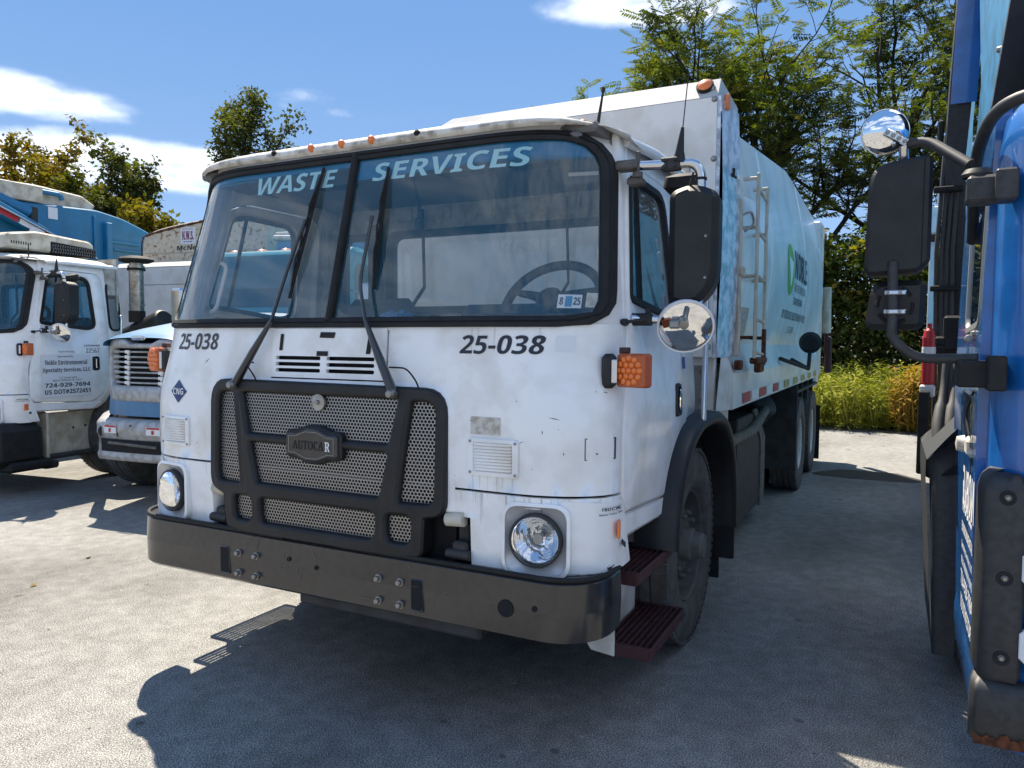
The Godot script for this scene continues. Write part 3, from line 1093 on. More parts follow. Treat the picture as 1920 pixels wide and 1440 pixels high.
func cab_grille(t: Node3D):
	# moulded black frame: outline and six windows
	var f := func(v: Vector2, d: float) -> Vector3: return Vector3(v.x, v.y, 0.045 + d + 0.012 * sin(clampf((v.y - 0.7) / 0.7, 0, 1) * PI) - 0.03 * pow(absf(v.x + 0.03) / 0.62, 4.0))
	var out := rpoly([Vector2(-0.545, 0.742), Vector2(0.487, 0.742), Vector2(0.498, 0.905), Vector2(0.585, 0.92), Vector2(0.590, 1.392), Vector2(-0.648, 1.40), Vector2(-0.648, 0.925), Vector2(-0.556, 0.90)], [0.04, 0.04, 0.012, 0.05, 0.10, 0.10, 0.05, 0.012], 5)
	var wins := [
		rpoly([Vector2(-0.600, 0.955), Vector2(-0.452, 0.955), Vector2(-0.500, 1.352), Vector2(-0.600, 1.352)], [0.035, 0.01, 0.015, 0.05], 4),
		rpoly([Vector2(0.392, 0.955), Vector2(0.542, 0.955), Vector2(0.546, 1.345), Vector2(0.446, 1.345)], [0.01, 0.035, 0.05, 0.015], 4),
		rpoly([Vector2(-0.398, 1.178), Vector2(0.345, 1.178), Vector2(0.384, 1.352), Vector2(-0.440, 1.352)], 0.014, 3),
		rpoly([Vector2(-0.345, 0.965), Vector2(0.300, 0.965), Vector2(0.340, 1.140), Vector2(-0.385, 1.140)], 0.014, 3),
		rpoly([Vector2(-0.490, 0.792), Vector2(-0.385, 0.792), Vector2(-0.385, 0.900), Vector2(-0.490, 0.900)], 0.03, 4),
		rpoly([Vector2(-0.330, 0.792), Vector2(0.270, 0.792), Vector2(0.280, 0.900), Vector2(-0.330, 0.900)], 0.03, 4),
		rpoly([Vector2(0.335, 0.792), Vector2(0.440, 0.792), Vector2(0.445, 0.900), Vector2(0.335, 0.900)], 0.03, 4)]
	# solid frame on a fine grid, the windows left open and lined
	var s := S()
	var inside := func(x: float, y: float, grow: float) -> bool:
		for w in wins:
			if Geometry2D.is_point_in_polygon(Vector2(x, y), w if grow == 0.0 else inset(w, -grow)):
				return true
		return false
	var grown := []
	for w in wins:
		grown.append(inset(w, -0.016))
	# pieces of frame: the outline clipped by the widened windows
	var pieces := [out]
	var cuts := []
	for g in grown:
		cuts.append(g)
	# split in vertical strips so that no piece has a hole
	var strips := []
	for k in 32:
		strips.append(rrect(-0.66 + k * 0.04, 0.69, -0.66 + (k + 1) * 0.04, 1.42, 0.0, 1))
	for st in strips:
		var parts := []
		parts.append_array(Geometry2D.intersect_polygons(out, st))
		for g in cuts:
			var nxt := []
			for p in parts:
				for r in Geometry2D.clip_polygons(p, g):
					nxt.append(r)
			parts = nxt
		for p in parts:
			var idx := Geometry2D.triangulate_polygon(p)
			sg(s, 1)
			for i in range(0, idx.size(), 3):
				var a: Vector2 = p[idx[i]]
				var b: Vector2 = p[idx[i + 1]]
				var c: Vector2 = p[idx[i + 2]]
				if (b - a).cross(c - a) < 0:
					tri(s, f.call(a, 0.022), f.call(c, 0.022), f.call(b, 0.022))
				else:
					tri(s, f.call(a, 0.022), f.call(b, 0.022), f.call(c, 0.022))
	band(s, inset(out, -0.008), out, f, [Vector2(0, -0.06), Vector2(0, 0.014), Vector2(1, 0.022)])
	for k in wins.size():
		band(s, grown[k], wins[k], f, [Vector2(0, 0.022), Vector2(0.5, 0.019), Vector2(1, 0.008), Vector2(1, -0.015)], true)
	var fr := obj("grille_frame", s, M.black_plastic, t)
	# honeycomb sheet metal behind the windows
	s = S()
	sg(s, -1)
	var p := 0.0155
	var rowh := p * 0.866
	var j := 0
	var y := 0.76
	while y < 1.37:
		var x := -0.62 + (p * 0.5 if j % 2 else 0.0)
		while x < 0.57:
			if inside.call(x, y, 0.009):
				var o := []
				var n := []
				for k in 6:
					var a := TAU * (k + 0.5) / 6
					o.append(f.call(Vector2(x + cos(a) * p * 0.5774, y + sin(a) * p * 0.5774), -0.006))
					n.append(f.call(Vector2(x + cos(a) * p * 0.43, y + sin(a) * p * 0.43), -0.006))
				for k in 6:
					var k2 := (k + 1) % 6
					quad(s, o[k], o[k2], n[k2], n[k])
			x += p
		y += rowh
		j += 1
	obj("honeycomb_mesh", s, M.mesh_metal, fr).set_meta("kind", "stuff")
	# radiator fins dimly seen through the mesh
	s = S()
	box(s, Vector3(-0.03, 1.05, -0.055), Vector3(1.24, 0.66, 0.02))
	obj("radiator", s, M.dark, fr)
	# badge plate
	s = S()
	var bo := rpoly([Vector2(-0.135, -0.045), Vector2(-0.09, -0.045), Vector2(-0.03, -0.066), Vector2(0.03, -0.066), Vector2(0.09, -0.045), Vector2(0.135, -0.045), Vector2(0.135, 0.045), Vector2(0.09, 0.045), Vector2(0.03, 0.066), Vector2(-0.03, 0.066), Vector2(-0.09, 0.045), Vector2(-0.135, 0.045)], 0.012, 3)
	var xf := Transform3D(Basis(), Vector3(-0.022, 1.150, 0.082))
	prism(s, inset(bo, -0.014), xf, -0.05, 0.0, 0.008)
	var bd := obj("badge_mount", s, M.black_plastic, fr)
	s = S()
	prism(s, bo, xf, 0.0, 0.008, 0.004, false)
	obj("badge", s, M.black_paint, bd)
	s = S()
	for q in [[[-0.118, -0.034], [-0.118, 0.034]], [[-0.118, 0.034], [-0.085, 0.034]], [[-0.118, -0.034], [-0.085, -0.034]], [[0.118, -0.034], [0.118, 0.034]], [[0.118, 0.034], [0.085, 0.034]], [[0.118, -0.034], [0.085, -0.034]], [[-0.085, 0.034], [-0.03, 0.054]], [[-0.03, 0.054], [0.03, 0.054]], [[0.03, 0.054], [0.085, 0.034]], [[-0.085, -0.034], [-0.03, -0.054]], [[-0.03, -0.054], [0.03, -0.054]], [[0.03, -0.054], [0.085, -0.034]]]:
		tube(s, [xf * Vector3(q[0][0], q[0][1], 0.009), xf * Vector3(q[1][0], q[1][1], 0.009)], 0.0016, 5)
	obj("badge_rim", s, M.bolt, bd)
	letters("badge_letters", "AUTOCA", planar(xf), -0.10, -0.020, 0.165, 0.038, M.black_plastic, bd, "Droid Serif", true, 0.0, 0.008)
	letters("badge_letters", "R", planar(xf), 0.073, -0.020, 0.027, 0.038, M.ink_white, bd, "Droid Serif", true, 0.0, 0.008)
	# round washer plate with bolt at the top
	s = S()
	var ky := Transform3D(Basis(Vector3.RIGHT, PI / 2), Vector3(-0.012, 1.325, 0.048))
	lathe(s, [Vector2(0.0, 0.012), Vector2(0.034, 0.010), Vector2(0.036, 0.0)], ky, 24)
	obj("hood_washer", s, M.steel, fr)
	s = S()
	lathe(s, [Vector2(0.0, 0.022), Vector2(0.008, 0.020), Vector2(0.011, 0.010)], ky, 10)
	obj("hood_bolt", s, M.bolt, fr)

func cab_bumper(t: Node3D):
	# steel bumper, wrapped back at both ends
	var path := func(u: float) -> Vector3:   # u in -1..1 along the bumper
		var x := u * 1.40
		var ax := absf(x)
		if ax < 1.0:
			return Vector3(x, 0, 0.06)
		var l := ax - 1.0
		var r := 0.20
		var a := minf(l / r, PI / 2)
		var rest := maxf(0.0, l - r * PI / 2)
		return Vector3(signf(x) * (1.0 + r * sin(a)), 0, 0.06 - r * (1.0 - cos(a)) - rest - 0.0)
	var out := func(u: float) -> Vector3:
		var d: Vector3 = (path.call(minf(u + 0.002, 1.0)) - path.call(maxf(u - 0.002, -1.0))).normalized()
		return Vector3(-d.z, 0, d.x)
	var us := span(-1.0, 1.0, 72)
	var y0 := 0.505
	var y1 := 0.738
	var prof := [[-0.10, y0 + 0.012], [-0.012, y0], [0.0, y0 + 0.012], [0.004, 0.62], [0.0, y1 - 0.014], [-0.014, y1], [-0.12, y1 - 0.004]]
	var s := S()
	# slots cut through the face
	for j in prof.size() - 1:
		sg(s, 2 + j)
		for i in us.size() - 1:
			var A: Vector3 = path.call(us[i])
			var B: Vector3 = path.call(us[i + 1])
			var nA: Vector3 = out.call(us[i])
			var nB: Vector3 = out.call(us[i + 1])
			var p: Array = prof[j]
			var q: Array = prof[j + 1]
			var la := 0.035 * smoothstep(0.0, 0.75, us[i]) if j < 2 else 0.0
			var lb := 0.035 * smoothstep(0.0, 0.75, us[i + 1]) if j < 2 else 0.0
			var lc := 1.0 if j < 1 else (0.0 if j > 1 else 0.6)
			quad(s, A + nA * p[0] + Vector3.UP * (p[1] + la), B + nB * p[0] + Vector3.UP * (p[1] + lb), B + nB * q[0] + Vector3.UP * (q[1] + lb * lc), A + nA * q[0] + Vector3.UP * (q[1] + la * lc))
	for e in [0, us.size() - 1]:
		var A: Vector3 = path.call(us[e])
		var n: Vector3 = out.call(us[e])
		sg(s, -1)
		for j in range(1, prof.size() - 1):
			tri(s, A + n * prof[0][0] + Vector3.UP * prof[0][1], A + n * prof[j][0] + Vector3.UP * prof[j][1], A + n * prof[j + 1][0] + Vector3.UP * prof[j + 1][1])
	var b := obj("bumper", s, M.black_paint, t)
	for x in [-0.545, 0.482]:
		s = S()
		prism(s, rrect(x - 0.030, 0.540, x + 0.026, 0.658, 0.012), Transform3D(), 0.045, 0.0655)
		obj("slot", s, M.dark, b)
		s = S()
		band(s, rrect(x - 0.034, 0.536, x + 0.030, 0.662, 0.014), rrect(x - 0.028, 0.542, x + 0.024, 0.656, 0.011), planar(Transform3D()), [Vector2(0, 0.0635), Vector2(0.5, 0.0675), Vector2(1, 0.0655)])
		obj("slot_edge", s, M.black_paint, b)
	for x in [-0.462, -0.358, 0.298, 0.402]:
		for y in [0.641, 0.552]:
			s = S()
			var xf := Transform3D(Basis(Vector3.RIGHT, PI / 2), Vector3(x, y, 0.062))
			lathe(s, [Vector2(0.0, 0.008), Vector2(0.016, 0.006), Vector2(0.0165, -0.004)], xf, 16)
			lathe(s, [Vector2(0.0, 0.024), Vector2(0.010, 0.023), Vector2(0.0115, 0.020), Vector2(0.0115, 0.004)], xf, 6)
			obj("bolt", s, M.bolt, b)
	for e in [[0.865, 0.615, 0.028], [0.98, 0.632, 0.006], [-0.17, 0.652, 0.005], [-0.02, 0.636, 0.005]]:
		s = S()
		lathe(s, [Vector2(0.0, 0.002), Vector2(e[2], 0.002), Vector2(e[2] + 0.004, 0.004), Vector2(e[2] + 0.005, 0.0)], Transform3D(Basis(Vector3.RIGHT, PI / 2), Vector3(e[0], e[1], 0.064)), 20)
		obj("hole", s, M.dark if e[0] != 0.97 else M.bolt, b)
	# top lips of rubber
	for q in [[-1.0, -0.15], [0.06, 1.0]]:
		s = S()
		var pts := []
		for k in 30:
			var u: float = lerpf(q[0], q[1], k / 29.0)
			pts.append(path.call(u) + out.call(u) * -0.006 + Vector3.UP * 0.741)
		tube(s, pts, 0.010, 6)
		obj("rubber_lip", s, M.rubber, b)
	# scratches, dents
	s = S()
	var sc := RandomNumberGenerator.new()
	sc.seed = 5
	for k in 46:
		var x := sc.randf_range(-0.95, 1.0) if k > 14 else sc.randf_range(-0.25, -0.10)
		var y := sc.randf_range(0.54, 0.73) if k > 14 else sc.randf_range(0.565, 0.66)
		var l := sc.randf_range(0.01, 0.07)
		var a := sc.randf_range(0, TAU) if k > 14 else PI / 2 + sc.randf_range(-0.3, 0.3)
		var dv := Vector3(cos(a), sin(a), 0) * l
		var nv := Vector3(-sin(a), cos(a), 0) * sc.randf_range(0.0004, 0.0012)
		var c := Vector3(x, y, 0.0665)
		if y + dv.y > 0.74 or y + dv.y < 0.53:
			continue
		quad(s, c - nv, c + dv - nv * 0.3, c + dv + nv * 0.3, c + nv)
	obj("scratches", s, M.grey_dirty, b).set_meta("kind", "stuff")
	# lower valance and cross member under the bumper
	s = S()
	box(s, Vector3(0.28, 0.475, -0.02), Vector3(0.9, 0.06, 0.06), 0.012)
	box(s, Vector3(0.1, 0.635, -0.05), Vector3(1.8, 0.12, 0.05), 0.01)
	obj("valance", s, M.chassis, b)

func cab_side(t: Node3D, sx: float):
	var f := side_map(sx)
	var door := PackedVector2Array()
	var back := []
	# v.x = distance back from the front
	var ys := [0.94, 1.2, 1.4, 1.63, 1.85, 2.1, 2.27]
	for y in [2.27, 2.1, 1.85, 1.63, 1.4, 1.2, 0.94]:
		back.append(Vector2(-cab_seam(y), y))
	var dl := rpoly(back + [Vector2(0.95, 0.895), Vector2(1.10, 0.98), Vector2(1.18, 1.25), Vector2(1.20, 1.5), Vector2(1.17, 2.31), Vector2(0.60, 2.31)], [0.03, 0, 0, 0, 0, 0, 0.04, 0.06, 0.08, 0.1, 0.02, 0.10, 0.03], 4)
	for p in dl:
		door.append(p)
	var win := rpoly([Vector2(0.37, 1.745), Vector2(0.93, 1.69), Vector2(1.03, 1.72), Vector2(1.00, 2.255), Vector2(0.60, 2.262), Vector2(0.50, 2.235)], [0.03, 0.05, 0.06, 0.10, 0.05, 0.03], 5)
	var c := Vector2(0.72, 1.95)
	var N := 120
	var so := star(door, c, N)
	var si := star(win, c, N)
	var s := S()
	# the skin round the door
	var shell := rpoly([Vector2(0.215, 0.84), Vector2(1.0, 0.815), Vector2(1.16, 0.90), Vector2(1.26, 1.20), Vector2(1.375, 1.24), Vector2(1.375, 2.42), Vector2(0.44, 2.42), Vector2(0.30, 1.63)], [0.02, 0.05, 0.1, 0.08, 0.02, 0.03, 0.02, 0.0], 4)
	band(s, star(shell, c, N), star(inset(door, -0.006), c, N), f, [Vector2(0, -0.004), Vector2(1, -0.004), Vector2(1, -0.03)], false)
	band(s, star(shell, c, N), star(door, c, N), f, [Vector2(0, -0.03), Vector2(0, -0.004)], false)
	var sh := obj("cab_side", s, M.white_paint, t)
	s = S()
	band(s, so, si, f, [Vector2(0, -0.035), Vector2(0, 0.0), Vector2(0.02, 0.006), Vector2(0.5, 0.008), Vector2(1, 0.006), Vector2(1, -0.03)], true)
	var d := obj("door", s, M.white_paint, t)
	s = S()
	band(s, star(inset(win, -0.012), c, N), star(inset(win, 0.028), c, N), f, [Vector2(0, 0.006), Vector2(0.15, 0.014), Vector2(0.8, 0.012), Vector2(1, -0.012)])
	obj("window_gasket", s, M.rubber, d)
	s = S()
	rows(s, win, f, -0.006, 4, 4)
	obj("window", s, M.glass, d)
	s = S()
	tube(s, [f.call(Vector2(0.53, 1.74), -0.004), f.call(Vector2(0.62, 2.25), -0.004)], 0.011, 6)
	obj("window_bar", s, M.rubber, d)
	# inner trim of the door, seen through the glass
	s = S()
	rows(s, rpoly([Vector2(0.34, 0.98), Vector2(1.1, 1.0), Vector2(1.12, 1.67), Vector2(0.38, 1.70)], 0.03), f, -0.06, 3, 3)
	obj("door_trim", s, M.interior, d)
	s = S()
	tube(s, bend([f.call(Vector2(0.36, 1.72), -0.07), f.call(Vector2(0.36, 1.74), -0.11), f.call(Vector2(0.41, 1.96), -0.11), f.call(Vector2(0.41, 1.98), -0.07)], 0.03), 0.012, 8)
	obj("inner_grab", s, M.white_paint, d)
	# handle
	s = S()
	band(s, star(rrect(0.955, 1.24, 1.045, 1.395, 0.02), Vector2(1.0, 1.317), 48), star(rrect(0.972, 1.262, 1.028, 1.373, 0.012), Vector2(1.0, 1.317), 48), f, [Vector2(0, 0.006), Vector2(0.2, 0.016), Vector2(0.8, 0.016), Vector2(1, 0.002)])
	rows(s, rrect(0.972, 1.262, 1.028, 1.373, 0.012), f, 0.0075, 2, 2)
	var hd := obj("handle", s, M.black_plastic, d)
	s = S()
	box(s, f.call(Vector2(1.002, 1.318), 0.016), Vector3(0.012, 0.098, 0.020), 0.004)
	obj("lever", s, M.chrome, hd)
	# door step sill
	s = S()
	rows(s, rpoly([Vector2(0.235, 0.855), Vector2(0.95, 0.825), Vector2(1.07, 0.90), Vector2(0.95, 0.885), Vector2(0.235, 0.93)], 0.004, 2), f, 0.004, 4, 4)
	obj("sill", s, M.white_paint, sh)
	# corner piece below the front pillar with side marker
	s = S()
	rows(s, rpoly([Vector2(0.06, 0.74), Vector2(0.32, 0.74), Vector2(0.245, 0.995), Vector2(0.06, 1.012)], 0.01, 2), func(v: Vector2, dd: float) -> Vector3: return cab(Vector2(sx * (1.2 + v.x - 0.22), v.y), dd + 0.0), 0.005, 5, 6)
	obj("corner_panel", s, M.white_paint, sh)
	s = S()
	box(s, cab(Vector2(sx * 1.196, 0.895), 0.012), Vector3(0.012, 0.062, 0.058), 0.004, Basis(Vector3.UP, 0.3 * sx))
	obj("side_marker", s, M.amber, sh)
	s = S()
	box(s, cab(Vector2(sx * 1.205, 0.835), 0.009), Vector3(0.006, 0.020, 0.07), 0.002, Basis(Vector3.UP, 0.55 * sx))
	obj("nameplate", s, M.ink, sh)
	if sx > 0:
		letters("label_print", "TRUCK", func(v: Vector2, dd: float) -> Vector3: return cab(v, dd), 1.16, 0.968, 0.04, 0.012, M.ink_grey, sh, "Droid Sans", true, 0.1, 0.006)
		letters("label_print", "Beaver Falls PA", func(v: Vector2, dd: float) -> Vector3: return cab(v, dd), 1.155, 0.952, 0.05, 0.007, M.ink_grey, sh, "Droid Sans", true, 0.0, 0.006)
	# turn signal: black mount, amber box with a ring of lamps
	s = S()
	box(s, cab(Vector2(sx * 1.155, 1.475), 0.018), Vector3(0.05, 0.125, 0.05), 0.014)
	var sig := obj("turn_signal_mount", s, M.black_plastic, t)
	s = S()
	box(s, cab(Vector2(sx * 1.155, 1.475), 0.048), Vector3(0.022, 0.085, 0.01), 0.003)
	obj("clip", s, M.polished, sig)
	var cc := Vector3(sx * 1.258, 1.478, -0.17)
	var xf := frame_of(cc, Vector3(1, 0, 0.28), Vector3.UP)
	s = S()
	box(s, cc, Vector3(0.118, 0.122, 0.06), 0.008, xf.basis)
	obj("turn_signal", s, M.amber_dark, sig)
	var lampm := S()
	lathe(lampm, [Vector2(0.0, 0.008), Vector2(0.007, 0.007), Vector2(0.0118, 0.002), Vector2(0.0125, -0.003)], Transform3D(Basis(Vector3.RIGHT, PI / 2), Vector3.ZERO), 10, true)
	var lm := meshof(lampm, M.amber)
	for ring in [[1, 0.0], [6, 0.023], [12, 0.044]]:
		for k in ring[0]:
			var a: float = TAU * k / ring[0]
			inst("lamp", lm, Transform3D(xf.basis, xf * Vector3(cos(a) * ring[1] - 0.004, sin(a) * ring[1], 0.031)), sig)
	s = S()
	box(s, cc + Vector3(-0.04 * sx, 0.072, -0.01), Vector3(0.035, 0.022, 0.03), 0.003)
	obj("lamp_cap", s, M.maroon, sig)
	# hood release peg on the pillar
	s = S()
	var pg := cab(Vector2(sx * 1.185, 1.655), 0.0)
	lathe(s, [Vector2(0.0, 0.030), Vector2(0.013, 0.028), Vector2(0.015, 0.0)], Transform3D(Basis(Vector3.RIGHT, PI / 2), pg + Vector3(0, 0, 0.01)), 12)
	tube(s, [pg + Vector3(0.0, 0, 0.03), pg + Vector3(sx * 0.03, 0.004, 0.02), pg + Vector3(sx * 0.075, 0.010, 0.0)], [0.008, 0.006, 0.008], 8)
	obj("latch_peg", s, M.black_plastic, t)
	# grab rail at the rear of the door
	s = S()
	tube(s, bend([Vector3(sx * 1.19, 1.165, -1.22), Vector3(sx * 1.265, 1.165, -1.26), Vector3(sx * 1.265, 1.85, -1.30), Vector3(sx * 1.18, 1.85, -1.33)], 0.06), 0.014, 10)
	obj("grab_rail", s, M.polished, t)
	# stickers on the door's rear edge
	var y := 1.60
	for e in ([] if plain_cab else [[M.red, 0.055], [M.tape_white, 0.02], [M.ink_blue, 0.055]]):
		y -= e[1] + 0.004
		s = S()
		rows(s, rrect(1.10, y, 1.155, y + e[1], 0.003), f, 0.010, 2, 2)
		obj("sticker", s, e[0], d)
	# front wheel arch and fender
	if not plain_cab:
		fender(t, sx)

func fender(t: Node3D, sx: float):
	var s := S()
	var c := Vector2(-1.45, 0.50)    # z, y
	var prof := [[-0.13, 0.645], [-0.02, 0.655], [0.035, 0.660], [0.05, 0.675], [0.05, 0.705], [0.03, 0.725], [-0.06, 0.735], [-0.14, 0.735]]
	var P := func(a: float, k: float) -> Vector3:
		var i := int(minf(k, prof.size() - 1.001))
		var q := k - i
		var x := lerpf(prof[i][0], prof[i + 1][0], q)
		var r := lerpf(prof[i][1], prof[i + 1][1], q)
		# squared-off shoulders like a moulded fender
		var ca := cos(a)
		var sa := sin(a)
		var e := 1.0 / pow(pow(absf(ca), 2.6) + pow(absf(sa), 2.6), 1.0 / 2.6)
		var y := c.y + sa * r * e
		return Vector3(sx * (1.23 + x), minf(y, 1.215 + (r - 0.70)), c.x + ca * r * e * 1.0)
	var as_ := []
	for k in 41:
		as_.append(lerpf(deg_to_rad(14.0), deg_to_rad(181.0), k / 40.0))
	sheet(s, P, as_, [0, 1, 2, 3, 4, 5, 6, 7])
	# front skirt reaching down beside the step
	# rear splash panel
	box(s, Vector3(sx * 1.10, 0.60, -2.13), Vector3(0.34, 0.62, 0.03), 0.008)
	obj("fender", s, M.black_plastic, t)
	s = S()
	box(s, Vector3(sx * 1.02, 0.34, -2.20), Vector3(0.30, 0.40, 0.012), 0.004)
	obj("mud_flap", s, M.rubber, t)

func cab_steps(t: Node3D, sx: float):
	# white step well panel behind the steps
	var s := S()
	box(s, Vector3(sx * 0.93, 0.66, -0.62), Vector3(0.03, 0.5, 0.60), 0.004)
	box(s, Vector3(sx * 1.05, 0.77, -0.80), Vector3(0.24, 0.18, 0.02), 0.004)
	prism(s, PackedVector2Array([Vector2(0.34, 0.44 if sx > 0 else 0.54), Vector2(0.55, 0.28), Vector2(0.95, 0.26), Vector2(0.95, 0.64), Vector2(0.34, 0.64)]), Transform3D(Basis(Vector3(0, 0, -1), Vector3.UP, Vector3.RIGHT), Vector3(sx * 1.02, 0, 0)), -0.01, 0.01)
	prism(s, PackedVector2Array([Vector2(0.90, 0.44), Vector2(1.0, 0.30), Vector2(1.10, 0.29), Vector2(1.10, 0.52), Vector2(0.90, 0.52)]) if sx > 0 else PackedVector2Array([Vector2(-0.90, 0.46), Vector2(-0.90, 0.52), Vector2(-1.11, 0.52), Vector2(-1.11, 0.285)]), Transform3D(Basis(), Vector3(0, 0, -0.45)), -0.012, 0.0, 0.002)
	var well := obj("step_well", s, M.white_old, t)
	for q in [[-0.46, 0.76], [-0.62, 0.74]]:
		s = S()
		lathe(s, [Vector2(0, 0.01), Vector2(0.014, 0.008), Vector2(0.016, 0)], Transform3D(Basis(Vector3.RIGHT, PI / 2), Vector3(sx * 1.07, q[1], -0.788)) * Transform3D(Basis(), Vector3(0.09 if q[0] < -0.5 else -0.02, 0, 0)), 12)
		obj("rivet", s, M.bolt, well)
	for e in [[0.655, -0.36, -0.97, 1.00, 1.225], [0.315, -0.47, -1.02, 1.02, 1.245]]:
		s = S()
		var y: float = e[0]
		# rim of the tread, then bars that run front to back
		for x in [e[3], e[4]]:
			box(s, Vector3(sx * x, y, (e[1] + e[2]) / 2), Vector3(0.012, 0.045, absf(e[2] - e[1])), 0.003)
		box(s, Vector3(sx * (e[3] + e[4]) / 2, y, e[1]), Vector3(e[4] - e[3], 0.055, 0.014), 0.003)
		box(s, Vector3(sx * (e[3] + e[4]) / 2, y, e[2]), Vector3(e[4] - e[3], 0.045, 0.012), 0.003)
		var st := obj("step", s, M.maroon, t)
		for k in 8:
			s = S()
			var x: float = lerpf(e[3], e[4], (k + 1) / 9.0)
			box(s, Vector3(sx * x, y + 0.006, (e[1] + e[2]) / 2), Vector3(0.007, 0.030, absf(e[2] - e[1]) - 0.01))
			obj("tread_bar", s, M.maroon, st)
		for k in 5:
			s = S()
			var z: float = lerpf(e[1], e[2], (k + 1) / 6.0)
			box(s, Vector3(sx * (e[3] + e[4]) / 2, y + 0.001, z), Vector3(e[4] - e[3] - 0.01, 0.010, 0.005))
			obj("cross_bar", s, M.maroon, st)

func cab_mirror(t: Node3D, sx: float):
	# bracket on the door's top corner, bent chrome tube, hooded mirror, round spot mirror below
	var s := S()
	box(s, Vector3(sx * 1.145, 2.262, -0.40), Vector3(0.085, 0.035, 0.07), 0.006)
	box(s, Vector3(sx * 1.17, 2.205, -0.43), Vector3(0.06, 0.03, 0.06), 0.006)
	lathe(s, [Vector2(0, 0.03), Vector2(0.009, 0.026), Vector2(0.009, -0.05), Vector2(0.02, -0.05), Vector2(0.02, -0.07), Vector2(0.0, -0.07)], Transform3D(Basis(), Vector3(sx * 1.185, 2.285, -0.40)), 12)
	var br := obj("mirror_bracket", s, M.rim_dirty, t)
	s = S()
	box(s, Vector3(sx * 1.305, 2.262, -0.44), Vector3(0.075, 0.05, 0.045), 0.006)
	for k in 4:
		lathe(s, [Vector2(0, 0.012), Vector2(0.006, 0.010), Vector2(0.008, 0.0)], Transform3D(Basis(Vector3.RIGHT, PI / 2), Vector3(sx * (1.288 + 0.036 * (k % 2)), 2.25 + 0.024 * (k / 2), -0.417)), 8)
	obj("clamp", s, M.chassis, br)
	s = S()
	tube(s, bend([Vector3(sx * 1.17, 2.262, -0.41), Vector3(sx * 1.30, 2.262, -0.44), Vector3(sx * 1.415, 2.262, -0.455), Vector3(sx * 1.415, 2.12, -0.47)], 0.075, 8), 0.018, 12)
	tube(s, bend([Vector3(sx * 1.415, 1.78, -0.47), Vector3(sx * 1.415, 1.67, -0.465), Vector3(sx * 1.35, 1.665, -0.45), Vector3(sx * 1.18, 1.67, -0.36)], 0.06, 8), 0.017, 12)
	var tb := obj("mirror_tube", s, M.polished, t)
	s = S()
	box(s, Vector3(sx * 1.215, 1.668, -0.385), Vector3(0.085, 0.048, 0.05), 0.008)
	box(s, Vector3(sx * 1.24, 1.70, -0.39), Vector3(0.02, 0.03, 0.025), 0.004)
	obj("lower_clamp", s, M.black_plastic, tb)
	# housing
	s = S()
	var poly := rpoly([Vector2(1.312, 1.735), Vector2(1.405, 1.705), Vector2(1.497, 1.80), Vector2(1.497, 2.145), Vector2(1.402, 2.185), Vector2(1.312, 2.155)], [0.02, 0.06, 0.09, 0.03, 0.05, 0.03], 6)
	if sx < 0:
		var m := PackedVector2Array()
		for k in range(poly.size() - 1, -1, -1):
			m.append(Vector2(-poly[k].x, poly[k].y))
		poly = m
	prism(s, poly, Transform3D(Basis(Vector3.UP, 0.10 * sx), Vector3(0.0, 0, -0.42 + 0.14)), -0.15, 0.0, 0.026)
	var h := obj("mirror_housing", s, M.black_plastic, t)
	for y in [1.98, 1.825]:
		s = S()
		lathe(s, [Vector2(0, 0.004), Vector2(0.005, 0.003), Vector2(0.006, 0.0)], Transform3D(Basis(Vector3.RIGHT, PI / 2), Vector3(sx * 1.445, y, -0.425 + 0.0)), 8)
		obj("screw", s, M.bolt, h)
	s = S()
	prism(s, inset(poly, 0.015), Transform3D(Basis(Vector3.UP, 0.10 * sx), Vector3(0.0, 0, -0.42 + 0.14)), -0.155, -0.151)
	obj("mirror_glass", s, M.chrome, h)
	# spot mirror
	var ax := frame_of(Vector3(sx * 1.372, 1.640, -0.44), Vector3(1, 0, -0.35 * sx), Vector3(0, 1, 0.50))
	var ly := Transform3D(ax.basis * Basis(Vector3.RIGHT, PI / 2), ax.origin)
	s = S()
	var dome := []
	for k in 9:
		var a := 0.62 * k / 8.0
		dome.append(Vector2(0.104 * sin(a) / sin(0.62), (cos(a) - cos(0.62)) * 0.11))
	lathe(s, dome, ly, 40, true)
	var sm := obj("spot_mirror", s, M.chrome, t)
	s = S()
	lathe(s, [Vector2(0.101, 0.004), Vector2(0.107, 0.005), Vector2(0.110, 0.0), Vector2(0.108, -0.016), Vector2(0.0, -0.02)], ly, 40)
	obj("rim", s, M.tape_white, sm)
	s = S()
	box(s, ax * Vector3(-0.045, 0.03, 0.045), Vector3(0.04, 0.032, 0.03), 0.006)
	lathe(s, [Vector2(0, 0.02), Vector2(0.018, 0.018), Vector2(0.02, -0.02)], ly * Transform3D(Basis(), Vector3(-0.012, 0.045, -0.035)), 12)
	tube(s, [ax * Vector3(-0.01, 0.035, 0.04), ax * Vector3(0.0, 0.085, 0.02), Vector3(sx * 1.37, 1.668, -0.45)], 0.010, 8)
	obj("pivot", s, M.bolt, sm)
	if sx > 0:
		# radio whip on the mirror arm, with its cable
		s = S()
		tube(s, [Vector3(1.335, 2.265, -0.44), Vector3(1.337, 2.31, -0.44), Vector3(1.347, 2.395, -0.437)], [0.026, 0.016, 0.006], 10)
		tube(s, [Vector3(1.347, 2.39, -0.437), Vector3(1.368, 2.60, -0.43)], 0.0022, 5)
		obj("whip_antenna", s, M.black_plastic, br)
		s = S()
		tube(s, bend([Vector3(1.39, 2.225, -0.445), Vector3(1.375, 2.17, -0.445), Vector3(1.37, 2.10, -0.44)], 0.03), 0.004, 5)
